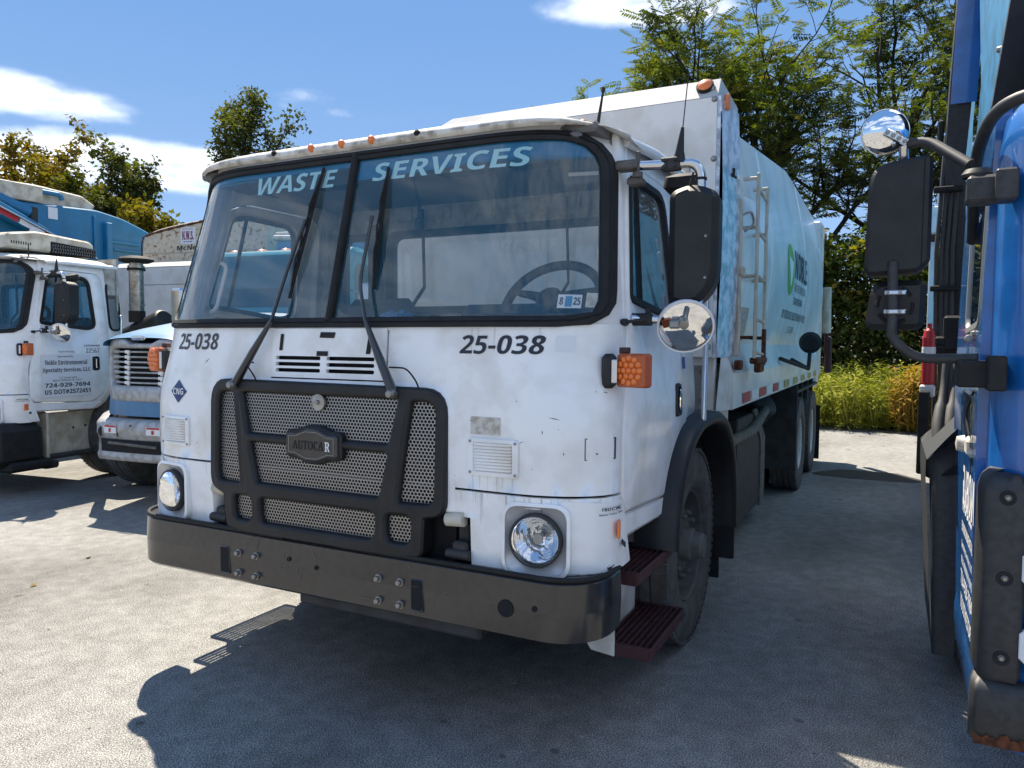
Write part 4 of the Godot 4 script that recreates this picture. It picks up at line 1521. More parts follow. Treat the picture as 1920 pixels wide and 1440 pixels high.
		lathe(s, [Vector2(0.019, 0.006), Vector2(0.022, 0.006), Vector2(0.022, -0.004), Vector2(0.019, -0.004)], Transform3D(Basis(), Vector3(1.415, 2.20, -0.463)), 12)
		obj("cable", s, M.rubber, br)
		# black cup horn behind the tube
		s = S()
		lathe(s, [Vector2(0.02, 0.03), Vector2(0.075, 0.02), Vector2(0.085, -0.02), Vector2(0.06, -0.05), Vector2(0.0, -0.055)], Transform3D(Basis(Vector3.RIGHT, 0.25), Vector3(1.31, 2.235, -0.62)), 20)
		obj("beacon_cup", s, M.rubber, br)

func cab_inside(t: Node3D):
	var s := S()
	# headliner, floor, dash, pillars
	box(s, Vector3(0, 2.40, -0.80), Vector3(2.12, 0.04, 1.05), 0.01)
	box(s, Vector3(0, 2.37, -0.40), Vector3(2.0, 0.05, 0.28), 0.02)
	var hl := obj("headliner", s, M.headliner, t)
	for x in [-0.5, 0.25, 0.62]:
		s = S()
		box(s, Vector3(x, 2.372, -0.62), Vector3(0.22, 0.02, 0.14), 0.006)
		obj("overhead_speaker", s, M.interior_dark, hl)
	s = S()
	box(s, Vector3(0.93, 2.30, -0.50), Vector3(0.20, 0.13, 0.06), 0.01, Basis(Vector3.RIGHT, 0.4))
	var vs := obj("sun_visor", s, M.headliner, hl)
	s = S()
	box(s, Vector3(0.955, 2.262, -0.45), Vector3(0.16, 0.016, 0.01), 0.003, Basis(Vector3.FORWARD, 0.05))
	obj("visor_label", s, M.decal_white, vs)
	s = S()
	box(s, Vector3(0, 1.55, -0.40), Vector3(2.1, 0.16, 0.34), 0.03)
	box(s, Vector3(0, 0.95, -0.80), Vector3(2.1, 0.06, 1.05), 0.0)
	var da := obj("dashboard", s, M.interior_dark, t)
	s = S()
	box(s, Vector3(0.64, 1.67, -0.40), Vector3(0.42, 0.13, 0.20), 0.04)
	obj("instrument_binnacle", s, M.interior_dark, da)
	s = S()
	box(s, Vector3(0.30, 1.66, -0.44), Vector3(0.20, 0.05, 0.16), 0.015)
	box(s, Vector3(0.18, 1.66, -0.50), Vector3(0.05, 0.10, 0.05), 0.01, Basis(Vector3.FORWARD, 0.5))
	obj("dash_clutter", s, M.black_plastic, da)
	s = S()
	var r := RandomNumberGenerator.new()
	r.seed = 8
	for k in 8:
		box(s, Vector3(0.02 + r.randf_range(-0.06, 0.06), 1.665 + r.randf_range(0, 0.03), -0.40 + r.randf_range(-0.05, 0.05)), Vector3(0.07, 0.03, 0.06), 0.012, Basis.from_euler(Vector3(r.randf(), r.randf(), r.randf())))
	obj("blue_rag", s, M.cloth_blue, da)
	for e in [[0.38, 1.64, -0.36, 0.3], [-0.25, 1.64, -0.34, -0.5], [-0.72, 1.642, -0.42, 0.9]]:
		s = S()
		box(s, Vector3(e[0], e[1], e[2]), Vector3(0.21, 0.006, 0.15), 0.0, Basis.from_euler(Vector3(0.10, e[3], 0.05)))
		obj("paper", s, M.decal_white, da)
	s = S()
	tube(s, bend([Vector3(0.10, 2.36, -0.45), Vector3(0.12, 2.25, -0.46), Vector3(0.15, 2.20, -0.44), Vector3(0.14, 2.12, -0.45)], 0.05), 0.008, 6)
	box(s, Vector3(0.14, 2.11, -0.45), Vector3(0.03, 0.06, 0.03), 0.006)
	obj("radio_cord", s, M.black_plastic, hl)
	for x in [-0.42, 0.50]:
		s = S()
		tube(s, [Vector3(x, 2.36, -1.32), Vector3(x + 0.02, 1.9, -1.31), Vector3(x - 0.10, 1.55, -1.10)], 0.018, 6, true, 0.3)
		obj("seat_belt", s, M.interior_dark, t)
	# steering wheel
	s = S()
	var xf := Transform3D(Basis(Vector3.RIGHT, -0.62), Vector3(0.74, 1.745, -0.60))
	var pts := []
	for k in 41:
		var a := TAU * k / 40.0
		pts.append(xf * Vector3(cos(a) * 0.225, sin(a) * 0.225, 0))
	tube(s, pts, 0.022, 10, false)
	for a in [0.35, PI - 0.35, PI * 1.5]:
		tube(s, [xf * Vector3(cos(a) * 0.22, sin(a) * 0.22, 0), xf * Vector3(cos(a) * 0.05, sin(a) * 0.05, 0.03)], [0.014, 0.022], 8)
	lathe(s, [Vector2(0, 0.05), Vector2(0.06, 0.045), Vector2(0.07, 0.01), Vector2(0.03, -0.25)], xf * Transform3D(Basis(Vector3.RIGHT, PI / 2), Vector3.ZERO), 18)
	obj("steering_wheel", s, M.interior_dark, t)
	# seats
	for x in [-0.62, 0.70]:
		s = S()
		box(s, Vector3(x, 1.42, -0.92), Vector3(0.50, 0.16, 0.46), 0.05)
		box(s, Vector3(x, 1.58, -1.16), Vector3(0.48, 0.50, 0.12), 0.05, Basis(Vector3.RIGHT, -0.12))
		box(s, Vector3(x, 1.15, -0.92), Vector3(0.34, 0.40, 0.36), 0.02)
		obj("seat", s, M.interior_dark, t)
	# fire bottle and belts by the pillar
	s = S()
	tube(s, [Vector3(-0.74, 2.28, -1.30), Vector3(-0.74, 2.10, -1.28), Vector3(-0.70, 1.75, -1.28)], [0.03, 0.045, 0.03], 8)
	obj("belt_reel", s, M.interior_dark, t)
	for x in [-1.10, 1.10]:
		s = S()
		box(s, Vector3(x, 1.65, -1.29), Vector3(0.06, 1.5, 0.14), 0.02)
		obj("door_pillar", s, M.interior, t)

func wheel(parent: Node3D, called: String, c: Vector3, sx: float, rt: float, wdt: float, front: bool, rimm: Material):
	# axle along x; sx is the outward side
	var xf := Transform3D(Basis(Vector3(0, 0, 1), Vector3(sx, 0, 0), Vector3(0, sx, 0)), c)
	var s := S()
	var h := wdt / 2
	lathe(s, [Vector2(rt * 0.56, h * 0.72), Vector2(rt * 0.60, h * 0.95), Vector2(rt * 0.70, h * 1.03), Vector2(rt * 0.84, h * 1.0), Vector2(rt * 0.92, h * 0.97), Vector2(rt * 0.965, h * 0.90), Vector2(rt * 0.99, h * 0.78)], xf, 64, true)
	var grooves := [0.78, 0.46, 0.40, 0.08, -0.08, -0.40, -0.46, -0.78]
	for k in grooves.size() - 1:
		var deep := k % 2 == 1
		var r := rt * (0.975 if deep else 1.0)
		lathe(s, [Vector2(r if not deep else rt, h * grooves[k]), Vector2(r, h * grooves[k] - 0.002), Vector2(r, h * grooves[k + 1] + 0.002), Vector2(r if not deep else rt, h * grooves[k + 1])], xf, 64)
	lathe(s, [Vector2(rt * 0.99, -h * 0.78), Vector2(rt * 0.92, -h * 0.97), Vector2(rt * 0.60, -h * 0.95), Vector2(rt * 0.56, -h * 0.72)], xf, 48, true)
	# shoulder blocks
	for k in 72:
		var a := TAU * k / 72.0
		var d := Vector3(cos(a), 0, sin(a))
		for q in [1.0, -1.0]:
			var b := Basis(xf.basis * Vector3(-sin(a), 0, cos(a)), xf.basis * d, xf.basis * Vector3.UP)
			box(s, xf * (d * (rt * 0.975) + Vector3(0, q * h * 0.86, 0)), Vector3(rt * 0.055, rt * 0.035, h * 0.22), 0.0, b)
	var ty := obj(called, s, M.tyre, parent)
	s = S()
	var R := rt * 0.575
	if front:
		lathe(s, [Vector2(R, h * 0.80), Vector2(R * 0.97, h * 0.86), Vector2(R * 0.94, h * 0.80), Vector2(R * 0.90, h * 0.30), Vector2(R * 0.84, h * 0.22), Vector2(R * 0.62, h * 0.55), Vector2(R * 0.52, h * 0.62), Vector2(0.0, h * 0.62)], xf, 48)
	else:
		lathe(s, [Vector2(R, h * 0.80), Vector2(R * 0.97, h * 0.86), Vector2(R * 0.93, h * 0.78), Vector2(R * 0.90, -h * 0.2), Vector2(R * 0.84, -h * 0.5), Vector2(R * 0.55, -h * 0.62), Vector2(0.0, -h * 0.62)], xf, 48)
	var rim := obj("rim", s, rimm, ty)
	var off := 0.62 if front else -0.55
	if front:
		for k in 2:     # the two hand holes
			var a := PI * k + 0.9
			s = S()
			lathe(s, [Vector2(0, 0.004), Vector2(R * 0.12, 0.004)], xf * Transform3D(Basis(Vector3.UP, -a), Vector3.ZERO) * Transform3D(Basis(Vector3.FORWARD, 0.62), Vector3(R * 0.735, h * 0.40, 0)), 18)
			obj("hand_hole", s, M.dark, rim)
	s = S()
	var hr := rt * 0.14
	lathe(s, [Vector2(hr * 1.25, h * off), Vector2(hr * 1.2, h * off + 0.05), Vector2(hr, h * off + 0.06), Vector2(hr * 0.95, h * off + 0.10), Vector2(hr * 0.8, h * off + 0.115), Vector2(0, h * off + 0.115)], xf, 24)
	obj("hub", s, M.grey_dirty if front else rimm, rim)
	var ns := S()
	lathe(ns, [Vector2(0, 0.03), Vector2(0.012, 0.028), Vector2(0.016, 0.02), Vector2(0.018, 0.0)], Transform3D(), 6)
	var nm := meshof(ns, M.rim_dirty)
	for k in 10:
		var a := TAU * k / 10.0
		inst("lug_nut", nm, Transform3D(xf.basis, xf * Vector3(cos(a) * R * 0.56, h * off, sin(a) * R * 0.56)), rim)

func main_chassis(t: Node3D):
	for sx in [1.0, -1.0]:
		wheel(t, "front_tyre", Vector3(sx * 1.025, 0.515, -1.50), sx, 0.515, 0.30, true, M.rim_dirty)
		for z in [-6.28, -7.62]:
			wheel(t, "rear_tyre", Vector3(sx * 1.08, 0.505, z), sx, 0.505, 0.27, false, M.rim_white)
			wheel(t, "inner_tyre", Vector3(sx * 0.74, 0.505, z), sx, 0.505, 0.27, false, M.rim_dirty)
	var s := S()
	for sx in [1.0, -1.0]:
		box(s, Vector3(sx * 0.43, 0.86, -4.2), Vector3(0.09, 0.28, 8.0), 0.01)
	for z in [-0.5, -2.4, -3.4, -5.4, -6.9, -8.1]:
		box(s, Vector3(0, 0.86, z), Vector3(0.86, 0.18, 0.12), 0.01)
	for z in [-1.50, -6.28, -7.62]:
		tube(s, [Vector3(-0.9, 0.5, z), Vector3(0.9, 0.5, z)], 0.08, 10)
	box(s, Vector3(0, 0.72, -1.2), Vector3(0.7, 0.5, 1.6), 0.05)
	var fr := obj("chassis_frame", s, M.chassis, t)
	s = S()
	tube(s, [Vector3(-0.12, 0.5, -6.28), Vector3(0.0, 0.5, -6.0), Vector3(0.1, 0.62, -3.0)], [0.2, 0.08, 0.06], 12)
	obj("drive_shaft", s, M.chassis, fr)
	# tank box behind the front wheel, with an angled top corner
	s = S()
	var xf := Transform3D(Basis(Vector3(0, 0, -1), Vector3.UP, Vector3.RIGHT), Vector3(0.78, 0, 0))
	prism(s, rpoly([Vector2(3.45, 0.16), Vector2(4.75, 0.14), Vector2(4.75, 0.72), Vector2(4.25, 1.0), Vector2(3.45, 1.0)], 0.012, 2), xf, -0.26, 0.26, 0.01)
	var tk := obj("tank_box", s, M.chassis, t)
	s = S()
	prism(s, PackedVector2Array([Vector2(4.55, 0.13), Vector2(4.78, 0.13), Vector2(4.78, 0.74), Vector2(4.28, 1.03), Vector2(4.10, 1.03), Vector2(4.55, 0.72)]), xf, 0.255, 0.275, 0.004)
	obj("tank_strap", s, M.grey_dirty, tk)
	s = S()
	tube(s, bend([Vector3(1.02, 0.88, -2.0), Vector3(1.04, 0.86, -3.3), Vector3(1.06, 0.86, -4.0), Vector3(1.07, 0.99, -4.6)], 0.2), 0.045, 12)
	obj("exhaust_pipe", s, M.grey_dirty, tk)
	s = S()
	lathe(s, [Vector2(0.0, 0.10), Vector2(0.13, 0.10), Vector2(0.15, 0.08), Vector2(0.15, -0.10), Vector2(0.0, -0.10)], Transform3D(Basis.from_euler(Vector3(0.5, 0, -0.7)), Vector3(0.98, 1.0, -4.75)), 20)
	obj("filler_cap", s, M.chassis, tk)
	for sx in [1.0, -1.0]:
		s = S()
		box(s, Vector3(sx * 0.93, 0.74, -5.62), Vector3(0.62, 0.88, 0.03), 0.006)
		obj("fender_panel", s, M.chassis, t)
		s = S()
		box(s, Vector3(sx * 0.92, 0.42, -8.32), Vector3(0.64, 0.72, 0.015), 0.004)
		obj("rear_mud_flap", s, M.rubber, t)
		s = S()
		box(s, Vector3(sx * 0.90, 1.08, -7.0), Vector3(0.6, 0.03, 2.6), 0.005)
		for k in 4:
			box(s, Vector3(sx * 1.16, 1.05, -6.0 - k * 0.6), Vector3(0.05, 0.22, 0.05), 0.005)
		obj("wheel_cover", s, M.chassis, t)
	# grey subframe between cab and body
	s = S()
	box(s, Vector3(0, 1.33, -1.98), Vector3(2.34, 0.56, 0.06), 0.006)
	box(s, Vector3(0, 1.26, -2.3), Vector3(2.24, 0.40, 0.7), 0.006)
	obj("subframe", s, M.grey_panel, t)
	s = S()
	for y in [1.25, 1.42]:
		lathe(s, [Vector2(0, 0.014), Vector2(0.012, 0.012), Vector2(0.016, 0)], Transform3D(Basis(Vector3.RIGHT, PI / 2), Vector3(1.10, y, -1.949)), 8)
	obj("subframe_bolts", s, M.bolt, t)

func body_x(y: float, z: float) -> float:   # half width of the body's side at a height
	if y < 1.40:
		return 1.225
	if y < 1.58:
		return lerpf(1.225, 1.165, (y - 1.40) / 0.18)
	var top := body_top(z)
	var ch := top - 0.42
	if y < ch:
		var k := (y - 1.58) / (ch - 1.58)
		return 1.165 + 0.075 * sin(k * PI) * clampf((-z - 2.1) / 1.0, 0.0, 1.0) + 0.04 * k
	return lerpf(1.205, 1.12, (y - ch) / 0.42)

func body_top(z: float) -> float:
	return lerpf(2.90, 3.23, clampf((-z - 2.2) / 3.0, 0.0, 1.0)) - 0.03 * sstep(5.5, 8.2, -z)

func main_body(t: Node3D):
	# front bulkhead: a flat sheet with a leaning top strip
	var s := S()
	var poly := PackedVector2Array([Vector2(-1.2, 1.5), Vector2(1.165, 1.5), Vector2(1.165, 2.965), Vector2(-0.62, 2.965), Vector2(-1.2, 2.74)])
	prism(s, poly, Transform3D(Basis(), Vector3(0, 0, -1.93)), 0.0, 0.03, 0.004)
	var bh := obj("bulkhead", s, M.grey_panel, t)
	s = S()
	sg(s, -1)
	quad(s, Vector3(-0.62, 2.967, -1.902), Vector3(1.165, 2.967, -1.902), Vector3(1.165, 3.085, -1.98), Vector3(-0.62, 3.085, -1.98))
	quad(s, Vector3(-1.2, 2.742, -1.902), Vector3(-0.62, 2.967, -1.902), Vector3(-0.62, 3.085, -1.98), Vector3(-1.2, 2.85, -1.98))
	quad(s, Vector3(-0.62, 3.085, -1.98), Vector3(1.165, 3.085, -1.98), Vector3(1.165, 3.06, -2.5), Vector3(-0.62, 3.06, -2.5))
	quad(s, Vector3(1.165, 2.967, -1.902), Vector3(1.165, 2.967, -2.5), Vector3(1.165, 3.06, -2.5), Vector3(1.165, 3.085, -1.98))
	obj("top_strip", s, M.strip_white, bh)
	for p in [[1.148, 2.95], [1.15, 2.62], [1.145, 2.2], [1.14, 1.56], [1.13, 3.02]]:
		s = S()
		lathe(s, [Vector2(0, 0.016), Vector2(0.010, 0.014), Vector2(0.016, 0.004), Vector2(0.018, 0)], Transform3D(Basis(Vector3.RIGHT, PI / 2), Vector3(p[0], p[1], -1.90 if p[1] < 2.96 else -1.935)), 10)
		obj("bolt", s, M.bolt, bh)
	for p in [[1.085, 3.035, 0.042], [-0.70, 2.985, 0.036]]:
		s = S()
		var xf := frame_of(Vector3(p[0], p[1], -1.945), Vector3.RIGHT, Vector3(0, 1, -0.66))
		var ly := Transform3D(xf.basis * Basis(Vector3.RIGHT, PI / 2), xf.origin)
		lathe(s, [Vector2(p[2] * 1.2, 0.0), Vector2(p[2] * 1.2, 0.018), Vector2(p[2] * 1.02, 0.02)], ly, 20)
		var mk := obj("marker_base", s, M.rubber, bh)
		s = S()
		lathe(s, [Vector2(0, 0.040), Vector2(p[2] * 0.5, 0.037), Vector2(p[2] * 0.9, 0.028), Vector2(p[2], 0.016)], ly, 20, true)
		obj("marker_lamp", s, M.amber, mk)
	# mottled corner panel on each side, then the gap and the post
	for sx in [1.0, -1.0]:
		s = S()
		sheet(s, func(z: float, y: float) -> Vector3: return Vector3(sx * (1.185 + 0.02 * sin((y - 1.5) * 2.1) + 0.10 * (-z - 1.9)), y, z), [-1.90, -2.02, -2.14, -2.24], span(1.50, 2.95, 10))
		sheet(s, func(z: float, y: float) -> Vector3: return Vector3(sx * lerpf(1.165, 1.185, (-z - 1.0)), y, -1.90), [-1.0, -2.0], [1.5, 2.965])
		var cp := obj("corner_panel", s, M.wrap_cloudy, t)
		if sx > 0:
			s = S()
			box(s, Vector3(1.20, 2.95, -1.99), Vector3(0.03, 0.09, 0.045), 0.008)
			obj("side_lamp", s, M.amber, cp)
			s = S()
			box(s, Vector3(1.215, 2.56, -2.12), Vector3(0.03, 0.018, 0.10), 0.004)
			box(s, Vector3(1.22, 2.585, -2.11), Vector3(0.02, 0.04, 0.02), 0.004)
			obj("latch", s, M.rubber, cp)
		s = S()
		box(s, Vector3(sx * 1.232, 1.98, -2.27), Vector3(0.035, 0.95, 0.05), 0.008)
		var po := obj("hinge_post", s, M.cream, t)
		for y in [2.02, 1.45]:
			s = S()
			box(s, Vector3(sx * 1.245, y, -2.28), Vector3(0.04, 0.06, 0.10), 0.008)
			obj("hinge", s, M.cream if y > 1.9 else M.rust, po)
		# the long side
		var f := func(z: float, y: float) -> Vector3: return Vector3(sx * body_x(y, z), y, z)
		s = S()
		var zs := span(-2.22, -7.95, 36)
		sg(s, 1)
		for i in zs.size() - 1:
			var cols := []
			for e in [zs[i], zs[i + 1]]:
				var top := body_top(e)
				var ys := [1.18, 1.28, 1.40]
				for k in 5:
					ys.append(lerpf(1.40, 1.58, (k + 1) / 5.0))
				for k in 14:
					ys.append(lerpf(1.58, top - 0.42, (k + 1) / 14.0))
				for k in 6:
					ys.append(lerpf(top - 0.42, top, (k + 1) / 6.0))
				var col := []
				for y in ys:
					col.append(f.call(e, y))
				cols.append(col)
			for k in cols[0].size() - 1:
				sg(s, 2 if k < 2 else (3 if k < 7 else (4 if k < 21 else 5)))
				quad(s, cols[0][k], cols[1][k], cols[1][k + 1], cols[0][k + 1])
		var sp := obj("side_panel", s, M.wrap, t)
		# flared lower lead-in in front
		s = S()
		sg(s, -1)
		quad(s, Vector3(sx * 1.20, 1.20, -1.86), Vector3(sx * 1.225, 1.18, -2.22), Vector3(sx * 1.225, 1.40, -2.22), Vector3(sx * 1.19, 1.58, -2.05))
		quad(s, Vector3(sx * 1.19, 1.58, -2.05), Vector3(sx * 1.225, 1.40, -2.22), Vector3(sx * 1.165, 1.62, -2.22), Vector3(sx * 1.165, 1.66, -2.12))
		quad(s, Vector3(sx * 1.20, 1.20, -1.86), Vector3(sx * 1.0, 1.20, -1.90), Vector3(sx * 1.0, 1.18, -2.22), Vector3(sx * 1.225, 1.18, -2.22))
		obj("lower_flare", s, M.white_old, sp)
		s = S()
		sheet(s, func(z: float, y: float) -> Vector3: return f.call(z, y) + Vector3(sx * 0.004, 0, 0), [-2.22, -2.5, -2.8], span(1.60, 1.82, 4))
		obj("scuffed_patch", s, M.decal_stain, sp)
		# reflective tape: red and white, then yellow
		for k in 16:
			s = S()
			var z0 := -2.55 - k * 0.345
			var mm: Material = M.red if k % 2 == 0 else M.tape_white
			if k > 5:
				mm = M.tape_yellow if k % 2 == 0 else M.tape_white
			quad(s, Vector3(sx * 1.229, 1.195, z0), Vector3(sx * 1.229, 1.195, z0 - 0.3), Vector3(sx * 1.229, 1.262, z0 - 0.3), Vector3(sx * 1.229, 1.262, z0))
			obj("reflective_tape", s, mm, sp)
		# panel seam lines
		for z in [-3.45, -5.9]:
			s = S()
			var pts := []
			for k in 12:
				var y := lerpf(1.62, body_top(z) - 0.03, k / 11.0)
				pts.append(f.call(z, y) + Vector3(sx * 0.001, 0, 0))
			tube(s, pts, 0.005, 5)
			obj("seam", s, M.wrap, sp)
		# rear frame and tailgate edge
		s = S()
		box(s, Vector3(sx * 1.158, 2.17, -8.18), Vector3(0.13, 1.98, 0.48), 0.02)
		obj("rear_frame", s, M.white_old, t)
		s = S()
		tube(s, [Vector3(sx * 1.27, 2.35, -8.5), Vector3(sx * 1.27, 1.75, -8.62)], 0.055, 12)
		var cy := obj("tailgate_cylinder", s, M.cream, t)
		s = S()
		tube(s, [Vector3(sx * 1.27, 1.75, -8.62), Vector3(sx * 1.27, 1.45, -8.66)], 0.03, 10)
		box(s, Vector3(sx * 1.29, 1.45, -8.7), Vector3(0.09, 0.5, 0.12), 0.02, Basis(Vector3.RIGHT, 0.2))
		obj("cylinder_rod", s, M.maroon, cy)
		if sx > 0:
			var g := func(v: Vector2, d: float) -> Vector3: return Vector3(body_x(v.y, -v.x) + d + 0.002, v.y, -v.x)
			body_marks(sp, g)
			body_ladder(t)
	# roof of the body
	s = S()
	var rz := span(-2.22, -7.95, 24)
	sheet(s, func(x: float, z: float) -> Vector3: return Vector3(x, body_top(z) + 0.05 * (1.0 - pow(x / 1.12, 2.0)), z), span(-1.12, 1.12, 10), rz)
	sheet(s, func(x: float, k: float) -> Vector3: return Vector3(x, lerpf(2.6, body_top(-2.22) + 0.05 * (1.0 - pow(x / 1.12, 2.0)), k), -2.22), span(-1.12, 1.12, 10), [0.0, 1.0])
	obj("body_roof", s, M.white_old, t)
	s = S()
	box(s, Vector3(0, 2.1, -8.45), Vector3(2.36, 2.1, 0.5), 0.05)
	box(s, Vector3(0, 1.15, -8.6), Vector3(2.3, 0.3, 0.7), 0.03)
	obj("tailgate", s, M.white_old, t)
	s = S()
	box(s, Vector3(0, 1.6, -5.1), Vector3(2.2, 0.7, 5.6), 0.0)
	box(s, Vector3(0, 2.3, -5.1), Vector3(2.1, 1.0, 5.5), 0.0)
	obj("body_core", s, M.dark, t)

func body_marks(sp: Node3D, g: Callable):
	# green leaf emblem, name and small print on the body's side
	var s := S()
	var el := PackedVector2Array()
	for k in 40:
		var a := TAU * k / 40.0
		el.append(Vector2(4.62 + 0.24 * cos(a), 2.24 + 0.225 * sin(a)))
	rows(s, el, g, 0.001, 14, 8)
	var em := obj("emblem", s, M.logo_green, sp)
	s = S()
	rows(s, rpoly([Vector2(4.60, 2.10), Vector2(4.66, 2.10), Vector2(4.78, 2.32), Vector2(4.66, 2.30), Vector2(4.48, 2.36), Vector2(4.52, 2.24)], 0.02), g, 0.003, 6, 4)
	obj("emblem_leaf", s, M.ink_white, em)
	letters("body_letters", "NOBLE", g, 4.93, 2.19, 1.02, 0.26, M.ink, sp, "Droid Sans", true, 0.0)
	letters("body_letters", "ENVIRONMENTAL", g, 4.93, 2.07, 1.02, 0.075, M.ink_grey, sp, "Droid Sans", false, 0.0)
	letters("body_letters", "724-929-7694", g, 4.98, 1.955, 0.70, 0.065, M.ink_grey, sp, "Droid Sans", true, 0.0)
	letters("body_letters", "BY THIRD BLVD, BELLE VERNON, PA 15012", g, 4.35, 1.80, 1.85, 0.085, M.ink_grey, sp, "Droid Sans", true, 0.0)
	letters("body_letters", "2572451", g, 4.95, 1.69, 0.45, 0.06, M.ink_grey, sp, "Droid Sans", false, 0.0)

func body_ladder(t: Node3D):
	var s := S()
	for z in [-2.42, -2.78]:
		box(s, Vector3(1.315, 2.06 - (0.02 if z < -2.6 else 0.0), z), Vector3(0.018, 1.14, 0.04), 0.004)
	var l := obj("ladder", s, M.cream, t)
	for y in [2.54, 2.28, 2.01, 1.74, 1.53]:
		s = S()
		tube(s, [Vector3(1.312, y, -2.42), Vector3(1.312, y - 0.02, -2.78)], 0.011, 8)
		obj("rung", s, M.cream, l)
	for y in [2.60, 2.30, 2.0, 1.62]:
		for z in [-2.42, -2.78]:
			s = S()
			box(s, Vector3(1.268, y, z), Vector3(0.09, 0.022, 0.022), 0.004)
			obj("standoff", s, M.rust if y < 1.9 else M.cream, l)
	s = S()
	box(s, Vector3(1.31, 1.475, -2.62), Vector3(0.05, 0.04, 0.40), 0.008)
	box(s, Vector3(1.305, 1.43, -2.68), Vector3(0.04, 0.07, 0.18), 0.01)
	box(s, Vector3(1.316, 1.56, -2.78), Vector3(0.024, 0.24, 0.045), 0.004)
	obj("rusty_foot", s, M.rust, l)
	s = S()
	tube(s, bend([Vector3(1.24, 2.36, -2.30), Vector3(1.29, 2.39, -2.34), Vector3(1.30, 2.32, -2.40), Vector3(1.25, 2.27, -2.36)], 0.03), 0.008, 6)
	obj("chain_loop", s, M.steel, l)
	# small round rear mirror further back
	s = S()
	lathe(s, [Vector2(0, 0.05), Vector2(0.07, 0.04), Vector2(0.10, 0.0), Vector2(0.0, -0.01)], Transform3D(Basis(Vector3.RIGHT, PI / 2), Vector3(1.40, 1.60, -5.0)), 20)
	var m := obj("round_work_lamp", s, M.rubber, t)
	s = S()
	tube(s, [Vector3(1.23, 1.46, -4.3), Vector3(1.40, 1.36, -4.9), Vector3(1.40, 1.55, -5.0)], 0.018, 6)
	tube(s, [Vector3(1.23, 1.44, -5.1), Vector3(1.40, 1.36, -4.9)], 0.018, 6)
	obj("lamp_arm", s, M.rubber, m)

# ------------------------------------------------------------------ trucks parked to the left
func build_left_trucks():
	plain_cab = true
	var t := thing("garbage_truck", "white low-cab garbage truck with Noble Environmental lettering on its door", "truck", Vector3(-6.853, 0, -1.74), 0.1227, "trucks parked in a row")
	cab_shell(t)
	cab_front(t)
	cab_glass(t)
	cab_side(t, 1.0)
	cab_side(t, -1.0)
	cab_mirror(t, 1.0)
	cab_inside(t)
	left_cab_extras(t)
	plain_cab = false
	nose_truck()
	loader_truck()

